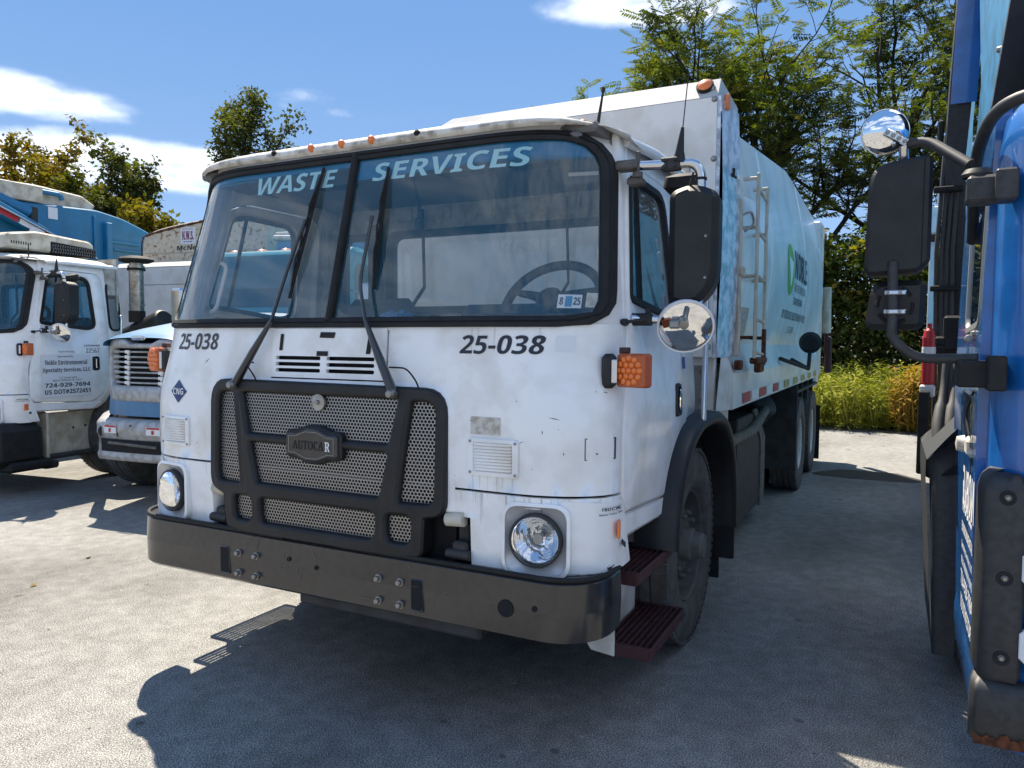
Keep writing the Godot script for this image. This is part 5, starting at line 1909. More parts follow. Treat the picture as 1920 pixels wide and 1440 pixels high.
func left_cab_extras(t: Node3D):
	var f := side_map(1.0)
	var s := S()
	# door lettering on a pale film
	rows(s, rrect(0.345, 0.975, 0.935, 1.42, 0.004), f, 0.0115, 4, 4)
	var dc := obj("door_film", s, M.decal_white, t)
	for e in [["Operated By", 0.545, 1.437, 0.19, 0.022, "Droid Sans", false, M.ink_grey], ["Operated By", 0.53, 1.385, 0.19, 0.024, "Droid Sans", false, M.ink_grey], ["Noble Environmental", 0.385, 1.313, 0.50, 0.050, "Droid Serif", true, M.ink], ["Specialty Services, LLC", 0.36, 1.225, 0.56, 0.056, "Droid Serif", true, M.ink], ["111 Conner Lane", 0.54, 1.168, 0.21, 0.018, "Droid Sans", false, M.ink], ["BELLE VERNON PA 15012", 0.47, 1.138, 0.34, 0.020, "Droid Sans", false, M.ink], ["724-929-7694", 0.375, 1.078, 0.54, 0.044, "Droid Sans", true, M.ink], ["US DOT#2572451", 0.375, 1.005, 0.54, 0.048, "Droid Sans", true, M.ink], ["LICENSE", 0.86, 1.505, 0.20, 0.018, "Droid Sans", true, M.ink_grey], ["22567", 0.88, 1.435, 0.17, 0.05, "Droid Sans Mono", true, M.ink_grey]]:
		letters("door_letters", e[0], f, e[1], e[2], e[3], e[4], e[7], dc, e[5], e[6], 0.0, 0.012)
	# rear quarter window
	s = S()
	var w := rrect(1.235, 1.70, 1.36, 2.21, 0.05)
	rows(s, w, f, 0.001, 2, 2)
	var q := obj("quarter_window", s, M.glass_dark, t)
	s = S()
	band(s, star(inset(w, -0.025), Vector2(1.297, 1.95), 60), star(w, Vector2(1.297, 1.95), 60), f, [Vector2(0, 0), Vector2(0.2, 0.012), Vector2(0.8, 0.012), Vector2(1, 0)])
	obj("window_gasket", s, M.rubber, q)
	# black front corner bumper and cream step well
	s = S()
	box(s, Vector3(0.0, 0.52, -0.10), Vector3(2.46, 0.44, 0.56), 0.08)
	box(s, Vector3(0.1, 0.30, -0.2), Vector3(2.3, 0.10, 0.5), 0.03)
	obj("bumper", s, M.rubber, t)
	s = S()
	prism(s, rpoly([Vector2(0.40, 0.36), Vector2(1.15, 0.36), Vector2(1.08, 0.80), Vector2(0.40, 0.80)], 0.03, 3), Transform3D(Basis(Vector3(0, 0, -1), Vector3.UP, Vector3.RIGHT), Vector3(1.06, 0, 0)), -0.02, 0.02, 0.006)
	box(s, Vector3(1.10, 0.42, -0.42), Vector3(0.14, 0.26, 0.03), 0.006)
	box(s, Vector3(1.08, 0.56, -0.42), Vector3(0.22, 0.5, 0.03), 0.006)
	var sw := obj("step_well", s, M.cream, t)
	for p in [[0.5, 0.60], [0.8, 0.62], [0.95, 0.63], [1.05, 0.70]]:
		s = S()
		lathe(s, [Vector2(0, 0.004), Vector2(0.012, 0.003), Vector2(0.014, 0)], Transform3D(Basis(Vector3.FORWARD, PI / 2), Vector3(1.082, p[1], -p[0])), 10)
		obj("hole", s, M.dark, sw)
	s = S()
	box(s, Vector3(0.98, 0.34, -0.80), Vector3(0.32, 0.05, 0.9), 0.015)
	box(s, Vector3(0.9, 0.26, -0.5), Vector3(0.5, 0.08, 0.16), 0.02)
	obj("step_frame", s, M.chassis, t)
	for sx in [1.0, -1.0]:
		wheel(t, "front_tyre", Vector3(sx * 1.0, 0.515, -1.50), sx, 0.515, 0.30, true, M.rim_dirty)
	# roof unit
	s = S()
	var xf := Transform3D(Basis(Vector3(0, 0, -1), Vector3.UP, Vector3.RIGHT), Vector3(0.42, 0, 0))
	prism(s, rpoly([Vector2(0.28, 2.52), Vector2(1.33, 2.52), Vector2(1.33, 2.66), Vector2(1.27, 2.70), Vector2(0.62, 2.73), Vector2(0.32, 2.68), Vector2(0.28, 2.64)], [0.01, 0.01, 0.02, 0.03, 0.05, 0.03, 0.02], 4), xf, -0.42, 0.42, 0.02)
	var ac := obj("roof_air_unit", s, M.cream, t)
	s = S()
	prism(s, rpoly([Vector2(0.78, 2.515), Vector2(1.34, 2.515), Vector2(1.34, 2.615), Vector2(0.78, 2.640)], 0.01, 2), xf, 0.40, 0.43, 0.004)
	var gr := obj("condenser_grille", s, M.dark, ac)
	for k in 18:
		for j in 3:
			s = S()
			var c := xf * Vector3(0.80 + k * 0.03, 2.535 + j * 0.034, 0.431)
			box(s, c, Vector3(0.006, 0.026, 0.006), 0.0, Basis(Vector3.RIGHT, 0.6 if j % 2 else -0.6))
			obj("fin", s, M.bolt, gr)
	for k in 9:
		s = S()
		box(s, xf * Vector3(0.34 + k * 0.026, 2.585, 0.42), Vector3(0.006, 0.03, 0.012), 0.002)
		obj("slot", s, M.dark, ac)
	# snorkel intake behind the cab with its drum
	s = S()
	lathe(s, [Vector2(0.085, 1.80), Vector2(0.085, 2.00), Vector2(0.092, 2.0), Vector2(0.092, 2.03), Vector2(0.085, 2.03), Vector2(0.085, 2.47), Vector2(0.098, 2.47), Vector2(0.098, 2.50), Vector2(0.08, 2.50), Vector2(0.08, 2.56)], Transform3D(Basis(), Vector3(0.78, 0, -1.98)), 24)
	var st := obj("intake_stack", s, M.steel, t)
	s = S()
	lathe(s, [Vector2(0.08, 2.53), Vector2(0.15, 2.535), Vector2(0.20, 2.555), Vector2(0.205, 2.575), Vector2(0.17, 2.60), Vector2(0.09, 2.615), Vector2(0, 2.62)], Transform3D(Basis(), Vector3(0.78, 0, -1.98)), 28)
	obj("rain_cap", s, M.rubber, st)
	for e in [[0.098, 2.44, 2.47], [0.09, 1.80, 1.94]]:
		s = S()
		lathe(s, [Vector2(e[0], e[1]), Vector2(e[0] + 0.006, e[1]), Vector2(e[0] + 0.006, e[2]), Vector2(e[0], e[2])], Transform3D(Basis(), Vector3(0.78, 0, -1.98)), 24)
		obj("clamp_band", s, M.rubber, st)
	s = S()
	lathe(s, [Vector2(0, 0.34), Vector2(0.15, 0.34), Vector2(0.17, 0.32), Vector2(0.17, -0.3), Vector2(0, -0.3)], Transform3D(Basis(Vector3.FORWARD, 1.2), Vector3(0.86, 1.68, -2.05)), 24)
	obj("air_cleaner", s, M.black_plastic, t)
	# grey body behind with a lit top strip, cream hopper above
	s = S()
	box(s, Vector3(0, 1.85, -4.3), Vector3(2.4, 1.62, 1.7), 0.01)
	var bd := obj("body", s, M.grey_panel, t)
	s = S()
	sg(s, -1)
	quad(s, Vector3(-1.2, 2.665, -3.45), Vector3(1.2, 2.665, -3.45), Vector3(1.2, 2.74, -3.56), Vector3(-1.2, 2.74, -3.56))
	quad(s, Vector3(-1.2, 2.74, -3.56), Vector3(1.2, 2.74, -3.56), Vector3(1.2, 2.74, -5.2), Vector3(-1.2, 2.74, -5.2))
	obj("top_strip", s, M.strip_white, bd)
	s = S()
	box(s, Vector3(0.2, 2.40, -3.452), Vector3(1.8, 0.006, 0.012))
	obj("seam", s, M.grey_dirty, bd)
	s = S()
	prism(s, rpoly([Vector2(-1.12, 2.74), Vector2(1.24, 2.74), Vector2(1.24, 3.42), Vector2(0.4, 3.42), Vector2(-0.35, 3.36), Vector2(-0.85, 3.28), Vector2(-1.08, 3.18)], [0.0, 0.02, 0.1, 0.3, 0.3, 0.2, 0.08], 5), Transform3D(Basis(), Vector3(0, 0, -3.9)), -1.2, 0.0, 0.01)
	var hp := obj("hopper", s, M.rust_cream, bd)
	s = S()
	box(s, Vector3(0.05, 2.925, -3.893), Vector3(2.2, 0.012, 0.012), 0.003)
	obj("weld_line", s, M.cream, hp)
	s = S()
	for k in 22:
		var a := k / 21.0
		box(s, Vector3(lerpf(-1.06, 0.1, a), lerpf(3.20, 3.39, pow(a, 0.75)) - 0.014, -3.892), Vector3(0.05, 0.02 + 0.022 * absf(sin(k * 2.3)), 0.012), 0.004, Basis(Vector3.BACK, 0.2))
	for k in 14:
		box(s, Vector3(-1.11 + 0.03 * maxf(0.0, k - 10.0) / 3.0, lerpf(2.78, 3.17, k / 13.0), -3.894), Vector3(0.03, 0.03 + 0.01 * sin(k * 3.0), 0.012), 0.004)
	obj("rusty_edge", s, M.rust, hp)
	var hm := planar(Transform3D(Basis(), Vector3(0, 0, -3.899)))
	s = S()
	rows(s, rrect(-0.34, 3.05, -0.06, 3.30, 0.0), hm, 0.001, 2, 2)
	var nw := obj("hopper_plate", s, M.decal_white, hp)
	letters("plate_letters", "N.W.S.", hm, -0.315, 3.11, 0.22, 0.13, M.ink_red, nw, "Droid Serif", true, 0.0, 0.004)
	letters("plate_letters", "N.W.S.", hm, -0.312, 3.107, 0.22, 0.13, M.ink_blue, nw, "Droid Serif", true, 0.0, 0.002)
	letters("plate_letters", "(401) 566-0600", hm, -0.29, 3.07, 0.17, 0.022, M.ink_blue, nw, "Droid Sans", true, 0.0, 0.002)
	letters("plate_letters", "Northern Waste", hm, -0.31, 3.265, 0.21, 0.02, M.ink_red, nw, "Droid Sans", false, 0.0, 0.002)
	letters("hopper_letters", "McNeilus", hm, -0.42, 2.955, 0.62, 0.075, M.ink, hp, "Droid Sans", true, 0.15, 0.002)

func nose_truck():
	var t := thing("garbage_truck", "blue-hooded truck with silver slatted grille and dented silver bumper", "truck", Vector3(-4.16, 0, -2.25), 0.10, "trucks parked in a row")
	# hood: sections from the nose back to the cab
	var s := S()
	var secs := [[0.03, 0.47, 1.52, 1.60], [-0.06, 0.50, 1.52, 1.645], [-0.35, 0.60, 1.50, 1.71], [-0.9, 0.78, 1.50, 1.80], [-1.6, 0.98, 1.50, 1.90]]
	var f := func(u: float, v: float) -> Vector3:
		var i := int(minf(v, secs.size() - 1.001))
		var k := v - i
		var a := []
		for j in 4:
			a.append(lerpf(secs[i][j], secs[i + 1][j], k))
		var e := pow(1.0 - pow(absf(u), 3.0), 1.0 / 3.0)
		return Vector3(u * a[1], lerpf(a[2], a[3], e), a[0])
	var us := []
	for k in 25:
		us.append(sin(lerpf(-PI / 2, PI / 2, k / 24.0)))
	sheet(s, f, us, [0.0, 0.5, 1.0, 1.5, 2.0, 2.5, 3.0, 3.5, 4.0])
	# flanks and fenders
	for sx in [1.0, -1.0]:
		sheet(s, func(k: float, y: float) -> Vector3: return Vector3(sx * lerpf(0.50, 0.98, k), y, lerpf(-0.06, -1.6, k)), span(0, 1, 6), [0.85, 1.2, 1.52])
	var hd := obj("hood", s, M.hood_blue, t)
	# nose surround
	s = S()
	var o := rpoly([Vector2(-0.50, 0.98), Vector2(0.50, 0.98), Vector2(0.53, 1.30), Vector2(0.50, 1.60), Vector2(0.22, 1.60), Vector2(0.15, 1.55), Vector2(-0.15, 1.55), Vector2(-0.22, 1.60), Vector2(-0.50, 1.60), Vector2(-0.53, 1.30)], [0.05, 0.05, 0.05, 0.10, 0.04, 0.03, 0.03, 0.04, 0.10, 0.05], 5)
	var i2 := rpoly([Vector2(-0.41, 1.145), Vector2(0.41, 1.145), Vector2(0.45, 1.30), Vector2(0.44, 1.50), Vector2(-0.44, 1.50), Vector2(-0.45, 1.30)], 0.05, 5)
	var c := Vector2(0, 1.32)
	var mp := func(v: Vector2, d: float) -> Vector3: return Vector3(v.x, v.y, 0.02 + d - 0.10 * pow(absf(v.x) / 0.5, 3.0) - 0.03 * (v.y - 1.2))
	band(s, star(o, c, 120), star(i2, c, 120), mp, [Vector2(0, -0.10), Vector2(0.05, 0.0), Vector2(0.25, 0.025), Vector2(0.75, 0.025), Vector2(1, 0.01), Vector2(1, -0.06)], true)
	var ns := obj("nose_surround", s, M.silver_plastic, t)
	s = S()
	rows(s, inset(i2, -0.02), mp, -0.09, 4, 10)
	rows(s, rrect(-0.46, 0.985, 0.46, 1.145, 0.02), mp, -0.07, 4, 10)
	obj("radiator", s, M.dark, ns)
	for k in 7:
		var y := 1.175 + k * 0.0485
		s = S()
		var pts := []
		for j in 15:
			pts.append(mp.call(Vector2(lerpf(-0.43, 0.43, j / 14.0), y), -0.02))
		tube(s, pts, 0.012, 6, true, 0.8)
		var br := obj("grille_bar", s, M.silver_plastic, ns)
		for x in [-0.19, 0.22]:
			s = S()
			box(s, mp.call(Vector2(x, y), -0.005), Vector3(0.055, 0.030, 0.02), 0.004)
			box(s, mp.call(Vector2(x, y - 0.02), -0.02), Vector3(0.03, 0.02, 0.02), 0.004)
			obj("clip", s, M.tape_white, br)
		s = S()
		box(s, mp.call(Vector2(-0.405, y), -0.03), Vector3(0.07, 0.038, 0.03), 0.008)
		obj("end_block", s, M.silver_plastic, br)
	for y in [1.03, 1.09]:
		s = S()
		tube(s, [mp.call(Vector2(-0.36, y), 0.0), mp.call(Vector2(0, y), 0.0), mp.call(Vector2(0.42, y), 0.0)], 0.010, 6)
		var lb := obj("lower_bar", s, M.silver_plastic, ns)
		for x in [-0.19, 0.2]:
			s = S()
			box(s, mp.call(Vector2(x, y), 0.008), Vector3(0.05, 0.034, 0.02), 0.004)
			obj("clip", s, M.tape_white, lb)
	s = S()
	rows(s, rpoly([Vector2(-0.53, 0.865), Vector2(0.53, 0.865), Vector2(0.54, 1.0), Vector2(0.36, 0.985), Vector2(-0.30, 0.985), Vector2(-0.47, 1.06)], 0.03, 4), mp, 0.015, 6, 14)
	obj("lower_lip", s, M.hood_blue, ns)
	s = S()
	band(s, star(rrect(-0.085, -0.022, 0.085, 0.022, 0.022, 5), Vector2.ZERO, 40), star(rrect(-0.070, -0.012, 0.070, 0.012, 0.012, 5), Vector2.ZERO, 40), planar(frame_of(Vector3(0.0, 1.595, 0.045), Vector3.RIGHT, Vector3(0, 1, -0.35))), [Vector2(0, 0), Vector2(0.3, 0.012), Vector2(1, 0.006)])
	var eb := obj("emblem", s, M.polished, hd)
	letters("emblem_letters", "FREIGHTLINER", planar(frame_of(Vector3(-0.066, 1.586, 0.052), Vector3.RIGHT, Vector3(0, 1, -0.35))), 0.0, 0.0, 0.132, 0.018, M.ink_white, eb, "Droid Sans", true, 0.05)
	# bumper with swept ends, a black slot and torn paint
	s = S()
	var bp := func(u: float, y: float, d: float) -> Vector3:
		var x := u * 1.12
		var ax := absf(x)
		return Vector3(x, y, 0.14 + d - 0.9 * pow(maxf(0.0, ax - 0.46), 1.15) * 1.1 - 0.06 * pow(ax / 0.6, 3.0) * (1.0 if ax < 0.6 else pow(ax / 0.6, -3.0)))
	var us2 := span(-1, 1, 30)
	sheet(s, func(u: float, k: float) -> Vector3:
		var pr := [[0.44, -0.10], [0.455, 0.0], [0.50, 0.012], [0.53, -0.005], [0.68, -0.005], [0.70, 0.015], [0.80, 0.01], [0.83, -0.02], [0.84, -0.12]]
		var i := int(minf(k, 7.999))
		return bp.call(u, lerpf(pr[i][0], pr[i + 1][0], k - i), lerpf(pr[i][1], pr[i + 1][1], k - i)), us2, [0, 1, 2, 3, 4, 5, 6, 7, 8])
	var bm := obj("bumper", s, M.silver_plastic, t)
	s = S()
	sheet(s, func(u: float, y: float) -> Vector3: return bp.call(u, y, 0.004), span(-0.36, 0.36, 12), [0.535, 0.655])
	box(s, Vector3(0.0, 0.60, 0.12), Vector3(0.6, 0.02, 0.03), 0.005)
	obj("bumper_slot", s, M.dark, bm)
	s = S()
	tube(s, [Vector3(-0.28, 0.62, 0.15), Vector3(0.3, 0.60, 0.15)], 0.015, 6)
	obj("slot_bar", s, M.grey_dirty, bm)
	for e in [[-0.40, 0.72, 0.06, 0.12], [-0.43, 0.64, 0.03, 0.10], [-0.30, 0.775, 0.05, 0.03], [-0.16, 0.70, 0.02, 0.05], [0.0, 0.79, 0.03, 0.02]]:
		s = S()
		var pl := PackedVector2Array()
		for k in 9:
			var a := TAU * k / 9.0
			var r := 0.6 + 0.4 * absf(sin(k * 5.3 + e[0] * 40.0))
			pl.append(Vector2(e[0] / 1.12 + cos(a) * e[2] * 0.5 * r, e[1] + sin(a) * e[3] * 0.5 * r))
		sg(s, -1)
		for k in range(1, 8):
			tri(s, bp.call(pl[0].x, pl[0].y, 0.018), bp.call(pl[k].x, pl[k].y, 0.018), bp.call(pl[k + 1].x, pl[k + 1].y, 0.018))
		obj("bare_patch", s, M.rubber, bm)
	for u in [-0.23, 0.24]:
		s = S()
		sheet(s, func(a: float, y: float) -> Vector3: return bp.call(a, y, 0.019), [u - 0.07, u + 0.07], [0.71, 0.785])
		var wl := obj("warning_label", s, M.decal_white, bm)
		s = S()
		sheet(s, func(a: float, y: float) -> Vector3: return bp.call(a, y, 0.021), [u - 0.065, u + 0.065], [0.765, 0.782])
		sheet(s, func(a: float, y: float) -> Vector3: return bp.call(a, y, 0.021), [u - 0.015, u + 0.01], [0.72, 0.755])
		obj("label_print", s, M.red, wl)
	for sx in [1.0, -1.0]:
		wheel(t, "front_tyre", Vector3(sx * 0.92, 0.52, -0.95), sx, 0.52, 0.29, true, M.rim_dirty)
	# teal cab with glass, roof lamps, and a plain body behind
	s = S()
	var side := rpoly([Vector2(1.55, 0.8), Vector2(2.95, 0.8), Vector2(2.95, 2.55), Vector2(2.05, 2.66), Vector2(1.95, 2.62), Vector2(1.60, 1.92)], [0.05, 0.05, 0.1, 0.15, 0.1, 0.05], 4)
	prism(s, side, Transform3D(Basis(Vector3(0, 0, -1), Vector3.UP, Vector3.RIGHT), Vector3.ZERO), -1.05, 1.05, 0.06)
	var cb := obj("cab", s, M.teal_cab, t)
	s = S()
	var wsx := frame_of(Vector3(0, 1.92, -1.585), Vector3.RIGHT, Vector3(0, 0.70, -0.36))
	prism(s, rrect(-0.92, 0.05, 0.92, 0.74, 0.10), wsx, -0.01, 0.012, 0.004)
	obj("windshield", s, M.glass_dark, cb)
	for x in [-0.75, -0.35, 0.0, 0.35, 0.75]:
		s = S()
		lathe(s, [Vector2(0, 0.05), Vector2(0.04, 0.045), Vector2(0.06, 0.02), Vector2(0.065, 0)], Transform3D(Basis.from_scale(Vector3(1.0, 1.0, 1.6)), Vector3(x, 2.63, -2.12)), 14, true)
		obj("cab_marker_lamp", s, M.amber, cb)
	for sx in [1.0, -1.0]:
		s = S()
		prism(s, rrect(1.95, 1.85, 2.75, 2.45, 0.08), Transform3D(Basis(Vector3(0, 0, -1), Vector3.UP, Vector3.RIGHT), Vector3(sx * 1.05, 0, 0)), -0.008, 0.008)
		obj("side_window", s, M.glass_dark, cb)
		s = S()
		box(s, Vector3(sx * 1.32, 2.0, -1.75), Vector3(0.18, 0.42, 0.10), 0.03)
		tube(s, [Vector3(sx * 1.05, 2.15, -1.85), Vector3(sx * 1.30, 2.1, -1.78)], 0.015, 8)
		obj("mirror", s, M.polished, cb)
	s = S()
	box(s, Vector3(0, 2.05, -5.2), Vector3(2.4, 2.1, 3.6), 0.04)
	box(s, Vector3(0, 0.85, -4.0), Vector3(0.9, 0.3, 6.5), 0.02)
	var bd := obj("body", s, M.light_blue, t)
	s = S()
	tube(s, [Vector3(-1.2, 3.02, -3.38), Vector3(0.3, 2.96, -3.36), Vector3(1.2, 2.78, -3.38)], 0.04, 8)
	box(s, Vector3(0, 3.08, -3.45), Vector3(2.4, 0.05, 0.1), 0.01)
	obj("hydraulic_line", s, M.white_old, bd)

func loader_truck():
	var t := thing("front_loader_truck", "bright blue front-loader body with raised arms behind the white cab", "truck", Vector3(-10.1, 0, -3.2), 0.0, "trucks parked in a row")
	var B := Vector3(-10.1, 0, -3.2)
	var ax := Transform3D(Basis(Vector3(0, 0, -1), Vector3.UP, Vector3.RIGHT), Vector3(-9.05, 0, 0))   # x runs back, y up, z outward
	var s := S()
	prism(s, rpoly([Vector2(2.2, 1.6), Vector2(7.0, 1.6), Vector2(7.0, 3.0), Vector2(6.0, 3.40), Vector2(5.60, 3.53), Vector2(5.15, 3.60), Vector2(4.2, 3.55), Vector2(2.2, 3.50)], [0.02, 0.02, 0.02, 0.1, 0.1, 0.1, 0.05, 0.02], 4), ax, -2.2, 0.0, 0.02)
	var h := obj("body", s, M.teal_blue, t)
	s = S()
	prism(s, rpoly([Vector2(2.4, 3.42), Vector2(5.15, 3.58), Vector2(5.22, 3.68), Vector2(5.0, 3.80), Vector2(4.3, 3.84), Vector2(2.4, 3.78)], 0.03, 3), ax, -1.9, -0.12, 0.02)
	var hp := obj("hopper_top", s, M.cream, t)
	s = S()
	prism(s, rrect(2.3, 3.56, 4.32, 3.80, 0.02), ax, -0.2, 0.02, 0.01)
	obj("hopper_rail", s, M.cream, hp)
	s = S()
	tube(s, bend([ax * Vector3(4.3, 3.74, -0.05), ax * Vector3(4.62, 3.74, -0.05), ax * Vector3(4.64, 3.66, -0.05)], 0.06), 0.035, 10)
	obj("elbow_pipe", s, M.teal_blue, hp)
	# flanges and panel seams
	s = S()
	box(s, ax * Vector3(5.30, 3.02, 0.05), Vector3(0.12, 0.80, 0.10), 0.015)
	obj("flange", s, M.teal_blue, h)
	for e in [[5.62, 3.14, 0.5, 0.05], [5.75, 3.02, 0.7, 0.04], [5.1, 3.1, 0.03, 0.8]]:
		s = S()
		box(s, ax * Vector3(e[0], e[1], 0.015), Vector3(0.05, e[3], e[2]), 0.008)
		obj("rib", s, M.teal_blue, h)
	# lifting arm with its cylinder, coming down from the front towards the back
	var a0 := ax * Vector3(2.3, 3.92, 0.18)
	var a1 := ax * Vector3(4.95, 2.82, 0.18)
	var fr := frame_of(a0, a1 - a0, Vector3.UP)
	var L := a0.distance_to(a1)
	s = S()
	prism(s, rpoly([Vector2(0, -0.14), Vector2(L, -0.06), Vector2(L, 0.04), Vector2(0, 0.10)], 0.01, 2), fr, -0.08, 0.06, 0.008)
	var arm := obj("lift_arm", s, M.teal_blue, t)
	s = S()
	tube(s, [fr * Vector3(0, -0.02, 0.10), fr * Vector3(L, 0.0, 0.10)], 0.018, 8)
	obj("hydraulic_pipe", s, M.polished, arm)
	for k in 6:
		s = S()
		var x0 := 0.25 + k * 0.36
		box(s, fr * Vector3(x0 + 0.18, -0.055 + k * 0.004, 0.063), Vector3(0.34, 0.085, 0.006), 0.0, fr.basis)
		obj("reflective_tape", s, M.red if k % 2 else M.tape_white, arm)
	s = S()
	tube(s, [ax * Vector3(2.3, 3.98, 0.02), ax * Vector3(4.1, 3.40, 0.02)], 0.085, 14)
	var cy := obj("arm_cylinder", s, M.teal_blue, t)
	s = S()
	box(s, ax * Vector3(4.16, 3.36, 0.02), Vector3(0.10, 0.24, 0.12), 0.02)
	tube(s, [ax * Vector3(2.3, 3.80, 0.05), ax * Vector3(4.3, 3.10, 0.05)], 0.05, 10)
	obj("cylinder_clevis", s, M.chassis, cy)
	for e in [[4.46, 3.44, 0.17, 0.14], [4.05, 3.05, 0.20, 0.20]]:
		s = S()
		box(s, ax * Vector3(e[0], e[1], 0.012 if e[0] > 4.3 else 0.27), Vector3(0.008, e[2], e[3]), 0.0, Basis(Vector3.RIGHT, 0.0 if e[0] > 4.3 else -0.35))
		obj("sign_plate", s, M.decal_white, h)
	s = S()
	box(s, Vector3(-10.1, 1.1, -5.0), Vector3(1.0, 0.4, 6.0), 0.02)
	for z in [-3.2, -6.4]:
		for x in [-9.2, -11.0]:
			lathe(s, [Vector2(0.3, 0.15), Vector2(0.5, 0.15), Vector2(0.52, 0.1), Vector2(0.52, -0.1), Vector2(0.5, -0.15), Vector2(0, -0.15)], Transform3D(Basis(Vector3.FORWARD, PI / 2), Vector3(x, 0.52, z)), 28)
	obj("running_gear", s, M.chassis, t)
	s = S()
	box(s, Vector3(-10.1, 1.75, -1.6), Vector3(2.3, 1.6, 1.3), 0.1)
	obj("cab", s, M.white_old, t)
	for c in t.get_children():
		c.position -= B

# ------------------------------------------------------------------ the blue truck on the right
func build_right_truck():
	var t := thing("garbage_truck", "blue garbage truck with black corner guard, seen close at the side", "truck", Vector3.ZERO, 0.0, "trucks parked in a row")
	var B := Vector3(3.56, 0, -0.3)
	var s := S()
	# cab corner column swept round from the side to the front
	var xf := Transform3D()
	var plan := func(k: float) -> Vector2:   # k 0..3: along the side, round the corner, along the front
		if k < 1.0:
			return Vector2(2.372, lerpf(-1.52, -0.50, k))
		if k < 2.0:
			var a := (k - 1.0) * PI / 2
			return Vector2(2.372 + 0.20 * (1.0 - cos(a)), -0.50 + 0.20 * sin(a))
		return Vector2(lerpf(2.572, 4.6, k - 2.0), -0.30)
	var ks := [0.56, 0.8, 1.0, 1.12, 1.25, 1.38, 1.5, 1.62, 1.75, 1.88, 2.0, 2.02, 2.1, 2.3, 2.6, 3.0]
	var hs := [0.30, 0.7, 1.17, 1.18, 1.7, 2.2, 2.30, 2.36, 2.40, 2.415]
	var ins := [0.0, 0.0, 0.0, 0.0, 0.0, 0.0, 0.012, 0.05, 0.11, 0.20]
	sheet(s, func(k: float, j: float) -> Vector3:
		var p: Vector2 = plan.call(k)
		var i := int(j)
		var c := Vector2(3.56, -1.4)
		var d := (c - p).normalized()
		p += d * ins[i] * 1.4
		return Vector3(p.x, hs[i], p.y), ks, [0, 1, 2, 3, 4, 5, 6, 7, 8, 9])
	sheet(s, func(x: float, z: float) -> Vector3: return Vector3(x, 2.415 + 0.02 * sin(x), z), span(2.62, 4.5, 4), span(-0.52, -1.6, 3))
	var cab := obj("cab_corner", s, M.royal_blue, t)
	# side of the cab behind the corner: strips round the window, lower door
	var sd := Transform3D(Basis(Vector3(0, 0, -1), Vector3.UP, Vector3.LEFT), Vector3(2.37, 0, 0))   # x runs back, z out towards the gap
	sd.basis = Basis(Vector3(0, 0, -1), Vector3.UP, Vector3(-1, 0, 0))
	var sm := func(v: Vector2, d: float) -> Vector3: return Vector3(2.366 - d - 0.02 * sin(clampf((v.y - 0.3) / 2.0, 0, 1) * PI), v.y, -v.x)
	s = S()
	var outl := rpoly([Vector2(0.86, 0.42), Vector2(1.30, 0.30), Vector2(1.44, 1.0), Vector2(1.52, 1.3), Vector2(1.52, 2.36), Vector2(0.50, 2.36), Vector2(0.50, 0.55)], [0.03, 0.05, 0.05, 0.05, 0.02, 0.02, 0.02], 3)
	var win := rpoly([Vector2(0.60, 1.66), Vector2(1.08, 1.64), Vector2(1.12, 2.12), Vector2(0.60, 2.14)], [0.05, 0.05, 0.03, 0.03], 4)
	var c2 := Vector2(0.85, 1.88)
	band(s, star(outl, c2, 120), star(win, c2, 120), sm, [Vector2(0, -0.04), Vector2(0, 0.004), Vector2(1, 0.004), Vector2(1, -0.03)])
	var sidep := obj("cab_side", s, M.royal_blue, t)
	s = S()
	band(s, star(inset(win, -0.025), c2, 80), star(inset(win, 0.010), c2, 80), sm, [Vector2(0, 0.004), Vector2(0.2, 0.009), Vector2(0.8, 0.008), Vector2(1, -0.004)])
	var wf := obj("window_frame", s, M.window_frame, sidep)
	s = S()
	rows(s, win, sm, 0.0, 3, 3)
	obj("window", s, M.glass_dark, wf)
	s = S()
	rows(s, rrect(0.62, 1.24, 0.98, 1.38, 0.02), sm, 0.0065, 2, 2)
	band(s, star(rrect(0.60, 1.21, 1.0, 1.41, 0.03), Vector2(0.8, 1.31), 40), star(rrect(0.62, 1.24, 0.98, 1.38, 0.02), Vector2(0.8, 1.31), 40), sm, [Vector2(0, 0.004), Vector2(0.3, 0.014), Vector2(1, 0.01)])
	obj("lower_window", s, M.glass_dark, sidep)
	# flared sill under the door
	s = S()
	sheet(s, func(z: float, k: float) -> Vector3: return Vector3([2.372, 2.352, 2.352, 2.372][int(k)], [0.62, 0.48, 0.42, 0.27][int(k)] + (0.10 if k > 2.5 else 0.02) * clampf((z + 0.6) / 0.3, 0, 1), z), span(-0.38, -1.25, 6), [0, 1, 2, 3])
	obj("sill", s, M.royal_blue, sidep)
	letters("door_letters", "NOBLE", sm, 0.44, 0.98, 0.42, 0.15, M.ink_white, sidep, "Droid Sans", true, 0.0, 0.008)
	var rev := func(v: Vector2, d: float) -> Vector3: return sm.call(Vector2(1.5 - v.x, v.y), d + 0.006)
	for e in [["NOBLE", 0.62, 0.95, 0.36, 0.10], ["ENVIRONMENTAL", 0.60, 0.87, 0.42, 0.04], ["Specialty Services, LLC", 0.60, 0.80, 0.42, 0.035], ["BELLE VERNON PA 15012", 0.60, 0.745, 0.42, 0.03], ["724-929-7694", 0.58, 0.66, 0.46, 0.06], ["US DOT#2572451", 0.58, 0.565, 0.46, 0.06]]:
		letters("door_letters", e[0], rev, e[1], e[2], e[3], e[4], M.ink_white, sidep, "Droid Sans", true)
